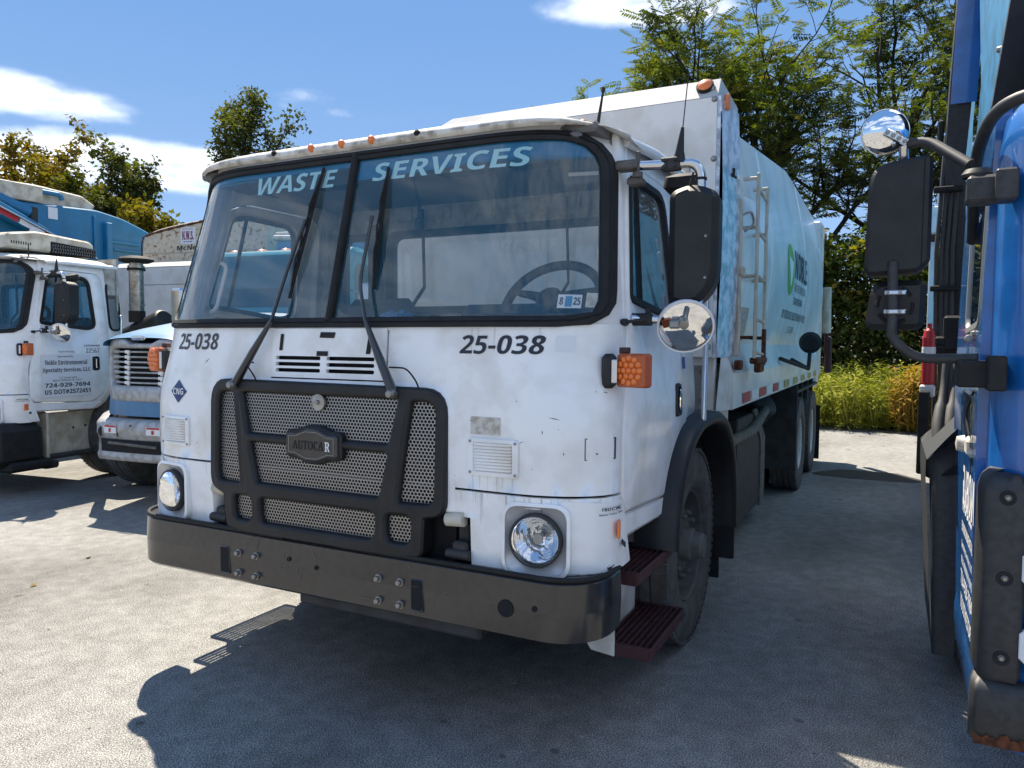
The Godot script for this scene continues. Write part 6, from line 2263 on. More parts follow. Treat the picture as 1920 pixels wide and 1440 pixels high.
	# black corner guard of moulded rubber, with three fixings
	var guard := func(a: float, y: float, d: float) -> Vector3:   # a: 0 side .. 1 front
		var r := 0.16 - 0.10 * 0.0
		var pts := [Vector2(2.352, -0.46), Vector2(2.340, -0.40), Vector2(2.342, -0.33), Vector2(2.356, -0.292), Vector2(2.385, -0.278), Vector2(2.45, -0.274), Vector2(2.463, -0.282), Vector2(2.466, -0.31)]
		var n := [Vector2(-1, 0), Vector2(-1, 0), Vector2(-0.9, 0.4), Vector2(-0.5, 0.85), Vector2(0, 1), Vector2(0, 1), Vector2(0.7, 0.7), Vector2(1, 0)]
		var k := a * 7.0
		var i := int(minf(k, 6.999))
		var p: Vector2 = pts[i].lerp(pts[i + 1], k - i)
		var q: Vector2 = n[i].lerp(n[i + 1], k - i)
		var lean := -0.012 * (y - 0.9)
		return Vector3(p.x + q.x * d - lean * 0.0, y, p.y + q.y * d)
	s = S()
	var gys := [0.535, 0.56, 0.8, 1.0, 1.13, 1.165, 1.185, 1.19]
	var gds := [-0.01, 0.0, 0.0, 0.0, 0.0, -0.01, -0.03, -0.07]
	sheet(s, func(a: float, j: float) -> Vector3: return guard.call(a, gys[int(j)] - (0.015 * a if j > 3 else 0.0), gds[int(j)]), span(0, 1, 14), [0, 1, 2, 3, 4, 5, 6, 7])
	var gd := obj("corner_guard", s, M.fender_rubber, t)
	for y in [1.112, 0.862, 0.612]:
		s = S()
		var ly := Transform3D(Basis(Vector3.RIGHT, PI / 2), Vector3(2.412, y, -0.2755))
		lathe(s, [Vector2(0.012, 0.0), Vector2(0.017, 0.003), Vector2(0.021, 0.003), Vector2(0.023, 0.0)], ly, 20)
		obj("dimple", s, M.rubber, gd)
		s = S()
		lathe(s, [Vector2(0.0, 0.006), Vector2(0.006, 0.006), Vector2(0.008, 0.002), Vector2(0.010, 0.0)], ly, 12)
		obj("screw", s, M.bolt, gd)
	# white octagonal plates on the front
	for e in [[2.53, 0.90], [2.53, 0.66]]:
		s = S()
		var r := 0.075
		prism(s, rpoly([Vector2(-r, -r * 0.5), Vector2(-r * 0.5, -r), Vector2(r * 1.6, -r), Vector2(r * 1.6, r), Vector2(-r * 0.5, r), Vector2(-r, r * 0.5)], 0.0), Transform3D(Basis(), Vector3(e[0], e[1], -0.29)), 0.0, 0.02, 0.003)
		obj("white_plate", s, M.decal_white, t)
	s = S()
	box(s, Vector3(2.75, 0.78, -0.29), Vector3(0.42, 0.5, 0.04), 0.02)
	obj("lamp_pod", s, M.rubber, t)
	# windshield of the blue cab, seen only from further round
	s = S()
	var fo := rrect(2.72, 1.42, 4.40, 2.28, 0.12, 5)
	var fi := inset(fo, 0.05)
	var fm := planar(Transform3D(Basis(), Vector3(0, 0, -0.298)))
	band(s, fo, fi, fm, [Vector2(0, 0.0), Vector2(0.1, 0.014), Vector2(0.9, 0.012), Vector2(1, 0.0)])
	var fg := obj("windshield_gasket", s, M.rubber, t)
	s = S()
	prism(s, fi, Transform3D(Basis(), Vector3(0, 0, -0.298)), 0.003, 0.006)
	obj("windshield", s, M.glass_dark, fg)
	s = S()
	prism(s, rrect(3.0, 0.62, 4.1, 1.28, 0.06), Transform3D(Basis(), Vector3(0, 0, -0.298)), 0.0, 0.03, 0.01)
	var gl := obj("grille", s, M.black_plastic, t)
	for k in 7:
		s = S()
		box(s, Vector3(3.55, 0.70 + k * 0.083, -0.262), Vector3(1.0, 0.03, 0.02), 0.004)
		obj("grille_bar", s, M.chassis, gl)
	# bumper with a rusty lower edge
	s = S()
	sheet(s, func(a: float, j: float) -> Vector3:
		var ys := [0.335, 0.345, 0.50, 0.525, 0.535]
		var ds := [-0.02, 0.0, 0.0, -0.012, -0.05]
		var i := int(j)
		var pts := [Vector2(2.375, -0.40), Vector2(2.338, -0.34), Vector2(2.332, -0.30), Vector2(2.345, -0.268), Vector2(2.38, -0.262), Vector2(2.6, -0.262), Vector2(4.6, -0.262)]
		var k := a * 6.0
		var m := int(minf(k, 5.999))
		var p: Vector2 = pts[m].lerp(pts[m + 1], k - m)
		return Vector3(p.x - ds[i] * 0.3, ys[i], p.y + ds[i]), span(0, 1, 24), [0, 1, 2, 3, 4])
	var bu := obj("bumper", s, M.fender_rubber, t)
	s = S()
	sheet(s, func(x: float, y: float) -> Vector3: return Vector3(x, y + (0.006 * sin(x * 60.0) + 0.007 * sin(x * 143.0) + 0.005 * sin(x * 331.0) if y > 0.35 else 0.0), -0.260), span(2.345, 4.5, 240), [0.336, 0.368])
	obj("rust_band", s, M.rust, bu)
	# grab tube over the roof corner and down the side
	s = S()
	tube(s, bend([Vector3(3.4, 2.325, -0.22), Vector3(2.42, 2.320, -0.25), Vector3(2.335, 2.30, -0.36), Vector3(2.315, 2.22, -0.60), Vector3(2.345, 1.98, -0.98)], 0.12, 6), 0.020, 12)
	obj("grab_tube", s, M.fender_rubber, t)
	right_mirror(t)
	# side marker of clear plastic, cable
	s = S()
	box(s, Vector3(2.352, 1.215, -0.70), Vector3(0.05, 0.07, 0.13), 0.014)
	lathe(s, [Vector2(0, 0.03), Vector2(0.026, 0.025), Vector2(0.032, 0.0)], Transform3D(Basis(Vector3.BACK, PI / 2), Vector3(2.33, 1.215, -0.78)), 14)
	var mk := obj("side_marker", s, M.decal_stain, t)
	s = S()
	tube(s, bend([Vector3(2.34, 1.42, -0.62), Vector3(2.325, 1.33, -0.72), Vector3(2.335, 1.26, -0.66)], 0.04), 0.005, 6)
	obj("cable", s, M.rubber, mk)
	# mud guard hanging in front of the wheel, with its sunlit top
	s = S()
	var gp := [[1.30, 1.235], [1.36, 1.17], [1.38, 1.08], [1.36, 0.98], [1.35, 0.62], [1.345, 0.20]]
	sheet(s, func(x: float, j: float) -> Vector3:
		var i := int(j)
		var dip := 0.0
		if i < 3:
			dip = -0.16 * pow(clampf((2.365 - x) / 0.13, 0, 1), 1.3) * (1.0 if i == 0 else 0.6)
		var cut: float = 0.020 * maxf(0.0, i - 2.0)
		return Vector3(maxf(x, 2.232 + cut * 0.8), gp[i][1] + dip, -gp[i][0] - 0.05 * pow(clampf((2.30 - x) / 0.07, 0, 1), 2.0)), span(2.232, 2.366, 6), [0, 1, 2, 3, 4, 5])
	sheet(s, func(z: float, y: float) -> Vector3: return Vector3(2.232 + 0.05 * clampf((1.0 - y) / 0.8, 0, 1), y, z), span(-1.40, -2.2, 5), [0.20, 0.6, 0.98, 1.075])
	sheet(s, func(x: float, z: float) -> Vector3: return Vector3(x, 1.075 + 1.1 * (x - 2.232), z), span(2.232, 2.37, 3), span(-1.32, -2.2, 4))
	var mg := obj("mud_guard", s, M.fender_rubber, t)
	for y in [1.15, 1.03]:
		s = S()
		prism(s, rpoly([Vector2(2.285, y - 0.03), Vector2(2.36, y - 0.012), Vector2(2.362, y + 0.025), Vector2(2.345, y + 0.03)], 0.008, 3), Transform3D(Basis(), Vector3(0, 0, -1.355 + (0.02 if y > 1.1 else 0.0))), 0.0, 0.006)
		obj("slot", s, M.dark, mg)
	wheel(t, "front_tyre", Vector3(2.55, 0.52, -1.95), -1.0, 0.52, 0.30, true, M.rim_dirty)
	# lean mast of the lifting arm, hoses beside it
	s = S()
	var mast := [[2.40, 0.9, -2.6], [2.385, 1.9, -2.6], [2.36, 2.62, -2.55], [2.375, 3.0, -2.5], [2.405, 3.6, -2.45], [2.42, 4.2, -2.4]]
	var wid := [0.06, 0.055, 0.05, 0.055, 0.06, 0.06]
	sg(s, -1)
	for i in mast.size() - 1:
		var a := Vector3(mast[i][0], mast[i][1], mast[i][2])
		var b := Vector3(mast[i + 1][0], mast[i + 1][1], mast[i + 1][2])
		for q in [[-1, 1, 1, 1], [1, 1, 1, -1], [-1, -1, -1, 1], [1, -1, -1, -1]]:
			quad(s, a + Vector3(q[0] * wid[i], 0, q[1] * 0.09), a + Vector3(q[2] * wid[i], 0, q[3] * 0.09), b + Vector3(q[2] * wid[i + 1], 0, q[3] * 0.09), b + Vector3(q[0] * wid[i + 1], 0, q[1] * 0.09))
	var ms := obj("lift_mast", s, M.fender_rubber, t)
	s = S()
	sheet(s, func(x: float, y: float) -> Vector3: return Vector3(2.385 + 0.025 * (y - 2.9) / 0.9 + x, y, -2.39 + 0.06 * (y - 2.9)), [-0.062, 0.062], [2.9, 3.05, 3.5, 4.2])
	obj("mast_panel", s, M.royal_blue, ms)
	s = S()
	box(s, Vector3(2.29, 2.78, -2.56), Vector3(0.03, 0.16, 0.05), 0.008)
	obj("mast_hinge", s, M.rubber, ms)
	for k in 4:
		s = S()
		var x := 2.285 + 0.026 * k
		tube(s, [Vector3(x + 0.03, 2.75 + 0.03 * k, -2.50), Vector3(x, 2.1, -2.46), Vector3(x + 0.01, 1.6, -2.44), Vector3(x + 0.02, 1.0, -2.4)], 0.012, 7)
		obj("hose", s, M.hose, ms)
	for y in [2.45, 1.9, 1.55]:
		s = S()
		box(s, Vector3(2.33, y, -2.45), Vector3(0.14, 0.03, 0.06), 0.005)
		obj("hose_clamp", s, M.rubber, ms)
	for k in 2:
		s = S()
		var x := 2.315 + 0.05 * k
		tube(s, bend([Vector3(x + 0.02, 1.50, -2.1), Vector3(x + 0.01, 1.35, -2.05), Vector3(x - 0.02, 1.20, -1.9), Vector3(x - 0.01, 1.02, -1.8)], 0.12), [0.018, 0.018, 0.018, 0.018, 0.018, 0.018, 0.018, 0.024, 0.026, 0.028, 0.03, 0.03, 0.03, 0.03], 10)
		obj("hose_sleeve", s, M.hose, ms)
	# camera box and latch on the side
	s = S()
	box(s, Vector3(2.35, 1.64, -2.0), Vector3(0.08, 0.18, 0.06), 0.012)
	box(s, Vector3(2.30, 1.60, -2.0), Vector3(0.05, 0.05, 0.05), 0.01)
	obj("camera_box", s, M.rubber, t)
	# flap behind the wheel, bright trim, red extinguisher in its bracket
	s = S()
	box(s, Vector3(2.245, 1.10, -2.25), Vector3(0.055, 0.46, 0.03), 0.008)
	obj("black_flap", s, M.rubber, t)
	s = S()
	lathe(s, [Vector2(0, 1.36), Vector2(0.030, 1.36), Vector2(0.033, 1.37), Vector2(0.033, 1.62), Vector2(0.024, 1.66), Vector2(0.012, 1.675), Vector2(0.012, 1.70), Vector2(0, 1.70)], Transform3D(Basis(), Vector3(2.262, 0.0, -2.35)), 18)
	var fe := thing("fire_extinguisher", "red fire extinguisher strapped upright behind the blue truck's cab", "extinguisher")
	var ex := obj("bottle", s, M.red, fe)
	s = S()
	lathe(s, [Vector2(0.034, 1.49), Vector2(0.0345, 1.50), Vector2(0.0345, 1.56), Vector2(0.034, 1.57)], Transform3D(Basis(), Vector3(2.262, 0.0, -2.35)), 18)
	obj("label_sleeve", s, M.decal_white, ex)
	s = S()
	box(s, Vector3(2.262, 1.325, -2.35), Vector3(0.075, 0.07, 0.07), 0.01)
	obj("bracket", s, M.grey_panel, fe)
	for c in fe.get_children():
		c.position -= Vector3(2.262, 1.29, -2.35)
	fe.position = Vector3(2.262, 1.29, -2.35)
	# side of the body: crumpled pale-blue sheets leaning over the gap
	s = S()
	sheet(s, func(z: float, y: float) -> Vector3: return Vector3(2.50 + 0.024 * (-z - 2.9) + 0.02 * sin(z * 2.1 + y * 1.7) + 0.012 * sin(y * 5.0 - z), y, z), span(-2.9, -9.0, 22), span(1.0, 3.45, 14))
	var bs := obj("body_side", s, M.light_blue, t)
	s = S()
	box(s, Vector3(3.72, 2.0, -6.0), Vector3(2.1, 2.6, 6.0), 0.0)
	obj("body_core", s, M.royal_blue, t)
	s = S()
	sheet(s, func(u: float, v: float) -> Vector3: return Vector3(2.455 + 0.05 * u + 0.02 * sin(v * 3.0), lerpf(2.2, 3.5, v), lerpf(-2.95, -2.15, v) + u * 0.3 - 0.1), [0.0, 0.5, 1.0], span(0, 1, 6))
	obj("leaning_sheet", s, M.light_blue, bs)
	# hopper overhang above the cab, dark beneath
	s = S()
	prism(s, rpoly([Vector2(1.28, 2.60), Vector2(1.75, 2.55), Vector2(2.3, 3.6), Vector2(0.6, 3.6), Vector2(0.66, 2.88)], 0.01, 2), sd, -1.9, -0.055, 0.004)
	var ov := obj("hopper_front", s, M.light_blue, t)
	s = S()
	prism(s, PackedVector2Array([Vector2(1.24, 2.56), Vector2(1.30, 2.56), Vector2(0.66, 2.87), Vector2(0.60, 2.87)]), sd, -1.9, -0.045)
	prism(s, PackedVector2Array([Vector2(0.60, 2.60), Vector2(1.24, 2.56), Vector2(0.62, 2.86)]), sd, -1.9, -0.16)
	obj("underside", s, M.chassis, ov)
	for p in [[1.15, 2.75], [1.0, 2.95], [0.85, 3.05]]:
		s = S()
		lathe(s, [Vector2(0, 0.012), Vector2(0.010, 0.010), Vector2(0.014, 0)], Transform3D(Basis(Vector3.BACK, PI / 2), Vector3(2.424, p[1], -p[0])), 10)
		obj("bolt", s, M.bolt, ov)
	# small white box with a rail at the far end of the body
	s = S()
	box(s, Vector3(2.39, 2.80, -6.0), Vector3(0.10, 0.26, 0.08), 0.01)
	var wb := obj("white_box", s, M.white_paint, t)
	s = S()
	tube(s, bend([Vector3(2.345, 2.93, -6.0), Vector3(2.345, 3.05, -6.0), Vector3(2.43, 3.07, -6.0), Vector3(2.43, 2.93, -6.0)], 0.02), 0.012, 6)
	obj("rail", s, M.polished, wb)
	s = S()
	box(s, Vector3(2.39, 2.63, -6.0), Vector3(0.10, 0.07, 0.06), 0.01)
	obj("rusty_base", s, M.rust, wb)
	s = S()
	box(s, Vector3(2.40, 1.9, -6.1), Vector3(0.05, 1.5, 0.10), 0.01)
	obj("side_strip", s, M.wrap, t)
	for c in t.get_children():
		c.position -= B
	t.position = B

func right_mirror(t: Node3D):
	var z := -0.52
	var s := S()
	prism(s, rpoly([Vector2(1.985, 1.815), Vector2(2.155, 1.825), Vector2(2.187, 1.86), Vector2(2.187, 2.205), Vector2(2.17, 2.215), Vector2(2.02, 2.195), Vector2(1.993, 2.15)], [0.03, 0.02, 0.01, 0.02, 0.02, 0.05, 0.05], 5), Transform3D(Basis(), Vector3(0, 0, z + 0.06)), -0.13, 0.0, 0.012)
	var h := obj("mirror_housing", s, M.black_plastic, t)
	s = S()
	box(s, Vector3(2.160, 2.02, z + 0.055), Vector3(0.004, 0.36, 0.012), 0.001)
	obj("parting_line", s, M.dark, h)
	s = S()
	prism(s, rpoly([Vector2(1.99, 1.63), Vector2(2.178, 1.63), Vector2(2.182, 1.80), Vector2(2.01, 1.80)], [0.03, 0.03, 0.03, 0.05], 5), Transform3D(Basis(), Vector3(0, 0, z + 0.03)), -0.10, 0.0, 0.02)
	var l := obj("wide_mirror", s, M.black_plastic, t)
	for a in 6:
		s = S()
		var pts := []
		for k in 7:
			var q := 0.5 + a * PI / 3.0 + k * 0.11
			pts.append(Vector3(2.085 + cos(q) * 0.055, 1.715 + sin(q) * 0.062, z + 0.030))
		tube(s, pts, 0.007, 5)
		obj("vent_slot", s, M.dark, l)
	# stalk through both, arms to the cab
	s = S()
	tube(s, bend([Vector3(2.075, 1.86, z + 0.06), Vector3(2.08, 1.66, z + 0.06), Vector3(2.075, 1.60, z + 0.06), Vector3(2.155, 1.53, z + 0.05), Vector3(2.33, 1.535, z + 0.10)], 0.05), 0.017, 10)
	var st := obj("mirror_arm", s, M.fender_rubber, t)
	s = S()
	tube(s, bend([Vector3(2.095, 2.20, z), Vector3(2.10, 2.27, z), Vector3(2.17, 2.265, z + 0.02), Vector3(2.285, 2.15, z + 0.14)], 0.04), 0.017, 10)
	obj("mirror_arm", s, M.fender_rubber, t)
	for y in [1.755, 1.69]:
		s = S()
		box(s, Vector3(2.085, y, z + 0.075), Vector3(0.068, 0.016, 0.012), 0.003)
		obj("clamp_plate", s, M.polished, st)
		for x in [2.062, 2.10]:
			s = S()
			lathe(s, [Vector2(0, 0.008), Vector2(0.006, 0.006), Vector2(0.007, 0)], Transform3D(Basis(Vector3.RIGHT, PI / 2), Vector3(x, y, z + 0.081)), 6)
			obj("bolt", s, M.bolt, st)
	s = S()
	box(s, Vector3(2.318, 2.065, -0.38), Vector3(0.085, 0.085, 0.10), 0.010)
	box(s, Vector3(2.378, 2.068, -0.345), Vector3(0.060, 0.095, 0.10), 0.006)
	lathe(s, [Vector2(0.0, 0.02), Vector2(0.035, 0.016), Vector2(0.045, 0.0), Vector2(0.04, -0.01)], Transform3D(Basis.from_scale(Vector3(1, 1, 0.9)), Vector3(2.305, 2.117, -0.38)), 18)
	obj("upper_bracket", s, M.fender_rubber, st)
	s = S()
	box(s, Vector3(2.325, 1.485, -0.42), Vector3(0.11, 0.085, 0.14), 0.006)
	box(s, Vector3(2.375, 1.49, -0.36), Vector3(0.05, 0.11, 0.10), 0.005)
	obj("lower_bracket", s, M.rubber, st)
	s = S()
	box(s, Vector3(2.345, 1.62, -0.75), Vector3(0.02, 0.02, 0.10), 0.004)
	lathe(s, [Vector2(0, 0.02), Vector2(0.014, 0.016), Vector2(0.016, 0.0)], Transform3D(Basis(Vector3.RIGHT, PI / 2), Vector3(2.325, 1.60, -0.70)), 10)
	obj("latch", s, M.bolt, st)
	# chromed round mirror on top, seen from behind
	var ax := frame_of(Vector3(2.038, 2.315, z), Vector3(1, 0, -0.30), Vector3(0, 1, 0.12))
	var ly := Transform3D(ax.basis * Basis(Vector3.RIGHT, PI / 2), ax.origin)
	s = S()
	var dome := []
	for k in 10:
		var a := 1.15 * k / 9.0
		dome.append(Vector2(0.076 * sin(a) / sin(1.15), (cos(a) - cos(1.15)) * 0.050))
	lathe(s, dome, ly, 36, true)
	var rm := obj("round_mirror", s, M.chrome, t)
	s = S()
	lathe(s, [Vector2(0.076, 0.001), Vector2(0.079, 0.0), Vector2(0.079, -0.008), Vector2(0.0, -0.010)], ly, 36)
	obj("rim", s, M.polished, rm)
	s = S()
	box(s, ax * Vector3(0.025, -0.022, 0.036), Vector3(0.085, 0.026, 0.010), 0.003, ax.basis * Basis(Vector3.BACK, -0.5))
	tube(s, [Vector3(2.094, 2.26, z + 0.02), Vector3(2.10, 2.21, z)], 0.016, 10)
	var pl := obj("strap", s, M.polished, rm)
	for k in 4:
		s = S()
		lathe(s, [Vector2(0, 0.008), Vector2(0.007, 0.006), Vector2(0.008, 0)], Transform3D(ly.basis, ax * Vector3(-0.005 + k * 0.019, -0.006 - k * 0.0105, 0.041)), 6)
		obj("bolt", s, M.bolt, pl)

# ------------------------------------------------------------------ ground and plants
func build_ground():
	var s := S()
	sg(s, 1)
	sheet(s, func(x: float, z: float) -> Vector3: return Vector3(x, 0.0, z), [-400, -60, 60, 400], [400, 40, -60, -400])
	obj("ground", s, M.asphalt).set_meta("kind", "structure")
	s = S()
	var n := FastNoiseLite.new()
	n.seed = 3
	n.frequency = 0.35
	sheet(s, func(x: float, k: float) -> Vector3: return Vector3(x, 0.006 if k < 0.5 else 0.25, -12.75 + 0.35 * n.get_noise_1d(x) if k < 0.5 else -19.0), span(-40, 40, 160), [0.0, 1.0])
	sheet(s, func(x: float, z: float) -> Vector3: return Vector3(x, 0.25, z), [-40, 40], [-19, -60])
	obj("verge", s, M.soil).set_meta("kind", "structure")
	s = S()
	sheet(s, func(x: float, z: float) -> Vector3: return Vector3(x, maxf(-0.5, 4.2 * sstep(-55, -80, z) + 0.8 * sin(x * 0.06) * sstep(-60, -80, z)), z), span(-260, 200, 40), span(-55, -120, 6))
	sheet(s, func(x: float, z: float) -> Vector3: return Vector3(x, maxf(-0.5, 4.0 * sstep(-60, -90, x) * (1.0 + 0.2 * sin(z * 0.1))), z), span(-60, -160, 6), span(40, -120, 20))
	obj("hill", s, M.soil).set_meta("kind", "structure")
	# dark patch of spilled oil beside the rear wheels
	s = S()
	var pl := []
	for k in 24:
		var a := TAU * k / 24.0
		pl.append(Vector3(1.85 + cos(a) * (0.55 + 0.12 * sin(a * 3.0)), 0.004, -7.6 + sin(a) * (0.42 + 0.1 * cos(a * 2.0))))
	sg(s, -1)
	for k in range(1, 23):
		tri(s, pl[0], pl[k + 1], pl[k])
	var o := obj("oil_patch", s, M.oil)
	o.set_meta("kind", "structure")

func leaf_quad(s: SurfaceTool, base: Vector3, dir: Vector3, up: Vector3, l: float, w: float):
	var side := dir.cross(up).normalized()
	var nrm := side.cross(dir).normalized()
	var mid := base + dir * l * 0.45 - nrm * l * 0.06
	var tip := base + dir * l - nrm * l * 0.18
	sg(s, -1)
	tri(s, base, mid + side * w * 0.5 + nrm * w * 0.12, tip)
	tri(s, base, tip, mid - side * w * 0.5 + nrm * w * 0.12)

func frond_mesh(kind: String, seed_: int) -> Mesh:
	var r := RandomNumberGenerator.new()
	r.seed = seed_
	var s := S()
	if kind == "pinnate":      # a feathered leaf with leaflets in pairs
		var n := 7
		for i in n:
			var t := (i + 0.6) / n
			var b := Vector3(0, -0.10 * t * t, -t) * 0.46
			for sx in [-1.0, 1.0]:
				var d := Vector3(sx * 0.85, -0.22 + r.randf_range(-0.12, 0.12), -0.45 + r.randf_range(-0.1, 0.1)).normalized()
				leaf_quad(s, b, d, Vector3.UP, 0.155 * (1.0 - 0.3 * absf(t - 0.5)), 0.062)
		leaf_quad(s, Vector3(0, -0.046, -0.46), Vector3(0, -0.3, -1).normalized(), Vector3.UP, 0.14, 0.05)
		leaf_quad(s, Vector3.ZERO, Vector3(0, -0.08, -1).normalized(), Vector3.UP, 0.46, 0.012)
	elif kind == "broad":
		for i in 7:
			var d := Vector3(r.randfn(), r.randfn() * 0.5 - 0.25, r.randfn()).normalized()
			leaf_quad(s, d * 0.05 + Vector3(r.randf_range(-0.1, 0.1), r.randf_range(-0.1, 0.1), r.randf_range(-0.1, 0.1)), d, Vector3(r.randfn() * 0.4, 1, r.randfn() * 0.4), r.randf_range(0.12, 0.18), r.randf_range(0.08, 0.12))
	elif kind == "weed":       # a tall weed: stem with narrow leaves, plumed top
		leaf_quad(s, Vector3.ZERO, Vector3(0.05, 1, 0).normalized(), Vector3.BACK, 1.0, 0.016)
		leaf_quad(s, Vector3.ZERO, Vector3(0.05, 1, 0).normalized(), Vector3.RIGHT, 1.0, 0.016)
		for i in 34:
			var y := r.randf_range(0.08, 1.0)
			var a := r.randf() * TAU
			var d := Vector3(cos(a), 0.25 + r.randf_range(-0.6, 0.5), sin(a)).normalized()
			leaf_quad(s, Vector3(0.05 * y, y, 0), d, Vector3.UP, r.randf_range(0.10, 0.26) * (1.15 - 0.5 * y), r.randf_range(0.022, 0.05))
	return meshof(s, M.leaf)

func scatter(called: String, mesh: Mesh, xfs: Array, cols: Array, parent: Node = null) -> MultiMeshInstance3D:
	var mm := MultiMesh.new()
	mm.transform_format = MultiMesh.TRANSFORM_3D
	mm.use_colors = true
	mm.mesh = mesh
	mm.instance_count = xfs.size()
	for i in xfs.size():
		mm.set_instance_transform(i, xfs[i])
		mm.set_instance_color(i, cols[i])
	var o := MultiMeshInstance3D.new()
	o.multimesh = mm
	if parent:
		o.name = called
		parent.add_child(o, true)
	else:
		o.name = numbered(called)
		add_child(o)
	o.set_meta("kind", "stuff")
	return o

# p: height, first fork, spread, levels, leaf kind, leaves per twig, leaf scale, colour sets, bark
func tree(called: String, label: String, at: Vector3, seed_: int, p: Dictionary):
	var t := thing(called, label, "tree", at, 0.0, "feathery trees behind the yard" if called == "sumac_tree" else "broadleaf trees beyond the parked trucks")
	var r := RandomNumberGenerator.new()
	r.seed = seed_
	var wood := S()
	var spots := []
	var stack := [[Vector3.ZERO, Vector3(p.get("lean", 0.0), 1, p.get("leanz", 0.0)).normalized(), p.height * p.trunk, p.radius, 0]]
	while not stack.is_empty():
		var b: Array = stack.pop_back()
		var pos: Vector3 = b[0]
		var dir: Vector3 = b[1]
		var l: float = b[2]
		var rad: float = b[3]
		var lev: int = b[4]
		var n := 6 if lev == 0 else 4
		var pts := [pos]
		var rads := [rad]
		var taper: float = 0.62 if lev == 0 else 0.45
		for i in n:
			dir = (dir + Vector3(r.randfn(), r.randfn() * 0.5, r.randfn()) * (0.07 if lev == 0 else 0.17) + Vector3.UP * p.get("rise", 0.05) * (1.0 if lev > 0 else 0.0)).normalized()
			pos += dir * l / n
			pts.append(pos)
			rads.append(lerpf(rad, rad * taper, (i + 1.0) / n))
		tube(wood, pts, rads, 9 if lev == 0 else (6 if lev == 1 else 4), false)
		if lev < p.levels:
			var kids: int = p.kids[lev]
			var a0 := r.randf() * TAU
			for k in kids:
				var f := lerpf(p.first if lev == 0 else 0.30, 1.0, (k + r.randf() * 0.6) / kids)
				var q := f * n
				var i := int(minf(q, n - 0.001))
				var c: Vector3 = pts[i].lerp(pts[i + 1], q - i)
				var a := a0 + k * 2.4 + r.randf_range(-0.4, 0.4)
				var axis: Vector3 = (pts[i + 1] - pts[i]).normalized()
				var u := axis.cross(Vector3(cos(a), 0.3, sin(a))).normalized()
				var open: float = r.randf_range(0.55, 1.05) * p.spread * (1.15 - 0.5 * f)
				var d := axis.rotated(u, open)
				stack.append([c, d, l * r.randf_range(0.42, 0.68) * p.get("shrink", 1.0) * (1.15 - 0.45 * f if lev == 0 else 1.0), maxf(rads[i] * 0.55, 0.006), lev + 1])
		if lev >= p.levels - 1:
			var m: int = p.leaves if lev == p.levels else p.leaves / 2
			for k in m:
				var q := r.randf_range(0.15, 1.0) * n
				var i := int(minf(q, n - 0.001))
				spots.append([pts[i].lerp(pts[i + 1], q - i), dir, r.randf()])
	var tk := obj("trunk", wood, M[p.bark], t)
	# leaves, in three shades of the tree's own greens
	var groups := [[], []]
	var cols := [[], []]
	var nz := FastNoiseLite.new()
	nz.seed = seed_
	nz.frequency = 0.45
	for e in spots:
		var sz: float = p.scale * r.randf_range(0.7, 1.25)
		var out := Vector3(r.randfn(), r.randfn() * 0.35 - 0.05, r.randfn())
		var d: Vector3 = (e[1] * 0.5 + out).normalized()
		var b := Basis.looking_at(d, Vector3.UP if absf(d.y) < 0.95 else Vector3.RIGHT)
		b = b * Basis(Vector3.FORWARD, r.randfn() * 0.5)
		var v: Vector3 = e[0] + Vector3(r.randfn(), r.randfn(), r.randfn()) * p.get("fuzz", 0.12)
		var w := clampf(0.5 + nz.get_noise_3dv(v + at) * 0.9 + r.randf_range(-0.35, 0.35), 0.0, 1.0)
		var c: Color = p.colors[0].lerp(p.colors[1], w)
		if r.randf() < p.get("turned", 0.0):
			c = p.colors[2].lerp(c, r.randf() * 0.5)
		var g := 0 if r.randf() < 0.5 else 1
		groups[g].append(Transform3D(b.scaled(Vector3.ONE * sz), v))
		cols[g].append(c)
	for g in 2:
		if not groups[g].is_empty():
			scatter("crown", frond_mesh(p.kind, seed_ + g), groups[g], cols[g], t)

func mass(called: String, seed_: int, n: int, x0: float, x1: float, z0: float, z1: float, h: Callable, mesh_kind: String, size: float, c0: Color, c1: Color, c2: Color):
	var r := RandomNumberGenerator.new()
	r.seed = seed_
	var xfs := []
	var cols := []
	var nz := FastNoiseLite.new()
	nz.seed = seed_
	nz.frequency = 0.5
	for i in n:
		var x := r.randf_range(x0, x1)
		var z := r.randf_range(z0, z1)
		var top: float = h.call(x, z)
		var y := top * pow(r.randf(), 0.75) if mesh_kind != "weed" else 0.0
		var b := Basis.from_euler(Vector3(r.randf_range(-0.6, 0.6), r.randf() * TAU, r.randf_range(-0.6, 0.6)))
		var sc := size * r.randf_range(0.7, 1.3)
		if mesh_kind == "weed":
			b = Basis.from_euler(Vector3(r.randfn() * 0.16, r.randf() * TAU, r.randfn() * 0.16))
			sc = top * r.randf_range(0.65, 1.12)
		xfs.append(Transform3D(b.scaled(Vector3.ONE * sc), Vector3(x, y, z)))
		var w := clampf(0.5 + nz.get_noise_2d(x, z * 2.0 + y) * 0.8 + r.randf_range(-0.35, 0.35), 0, 1)
		var c := c0.lerp(c1, w)
		if r.randf() < 0.08:
			c = c2
		cols.append(c)
	scatter(called, frond_mesh(mesh_kind, seed_), xfs, cols)

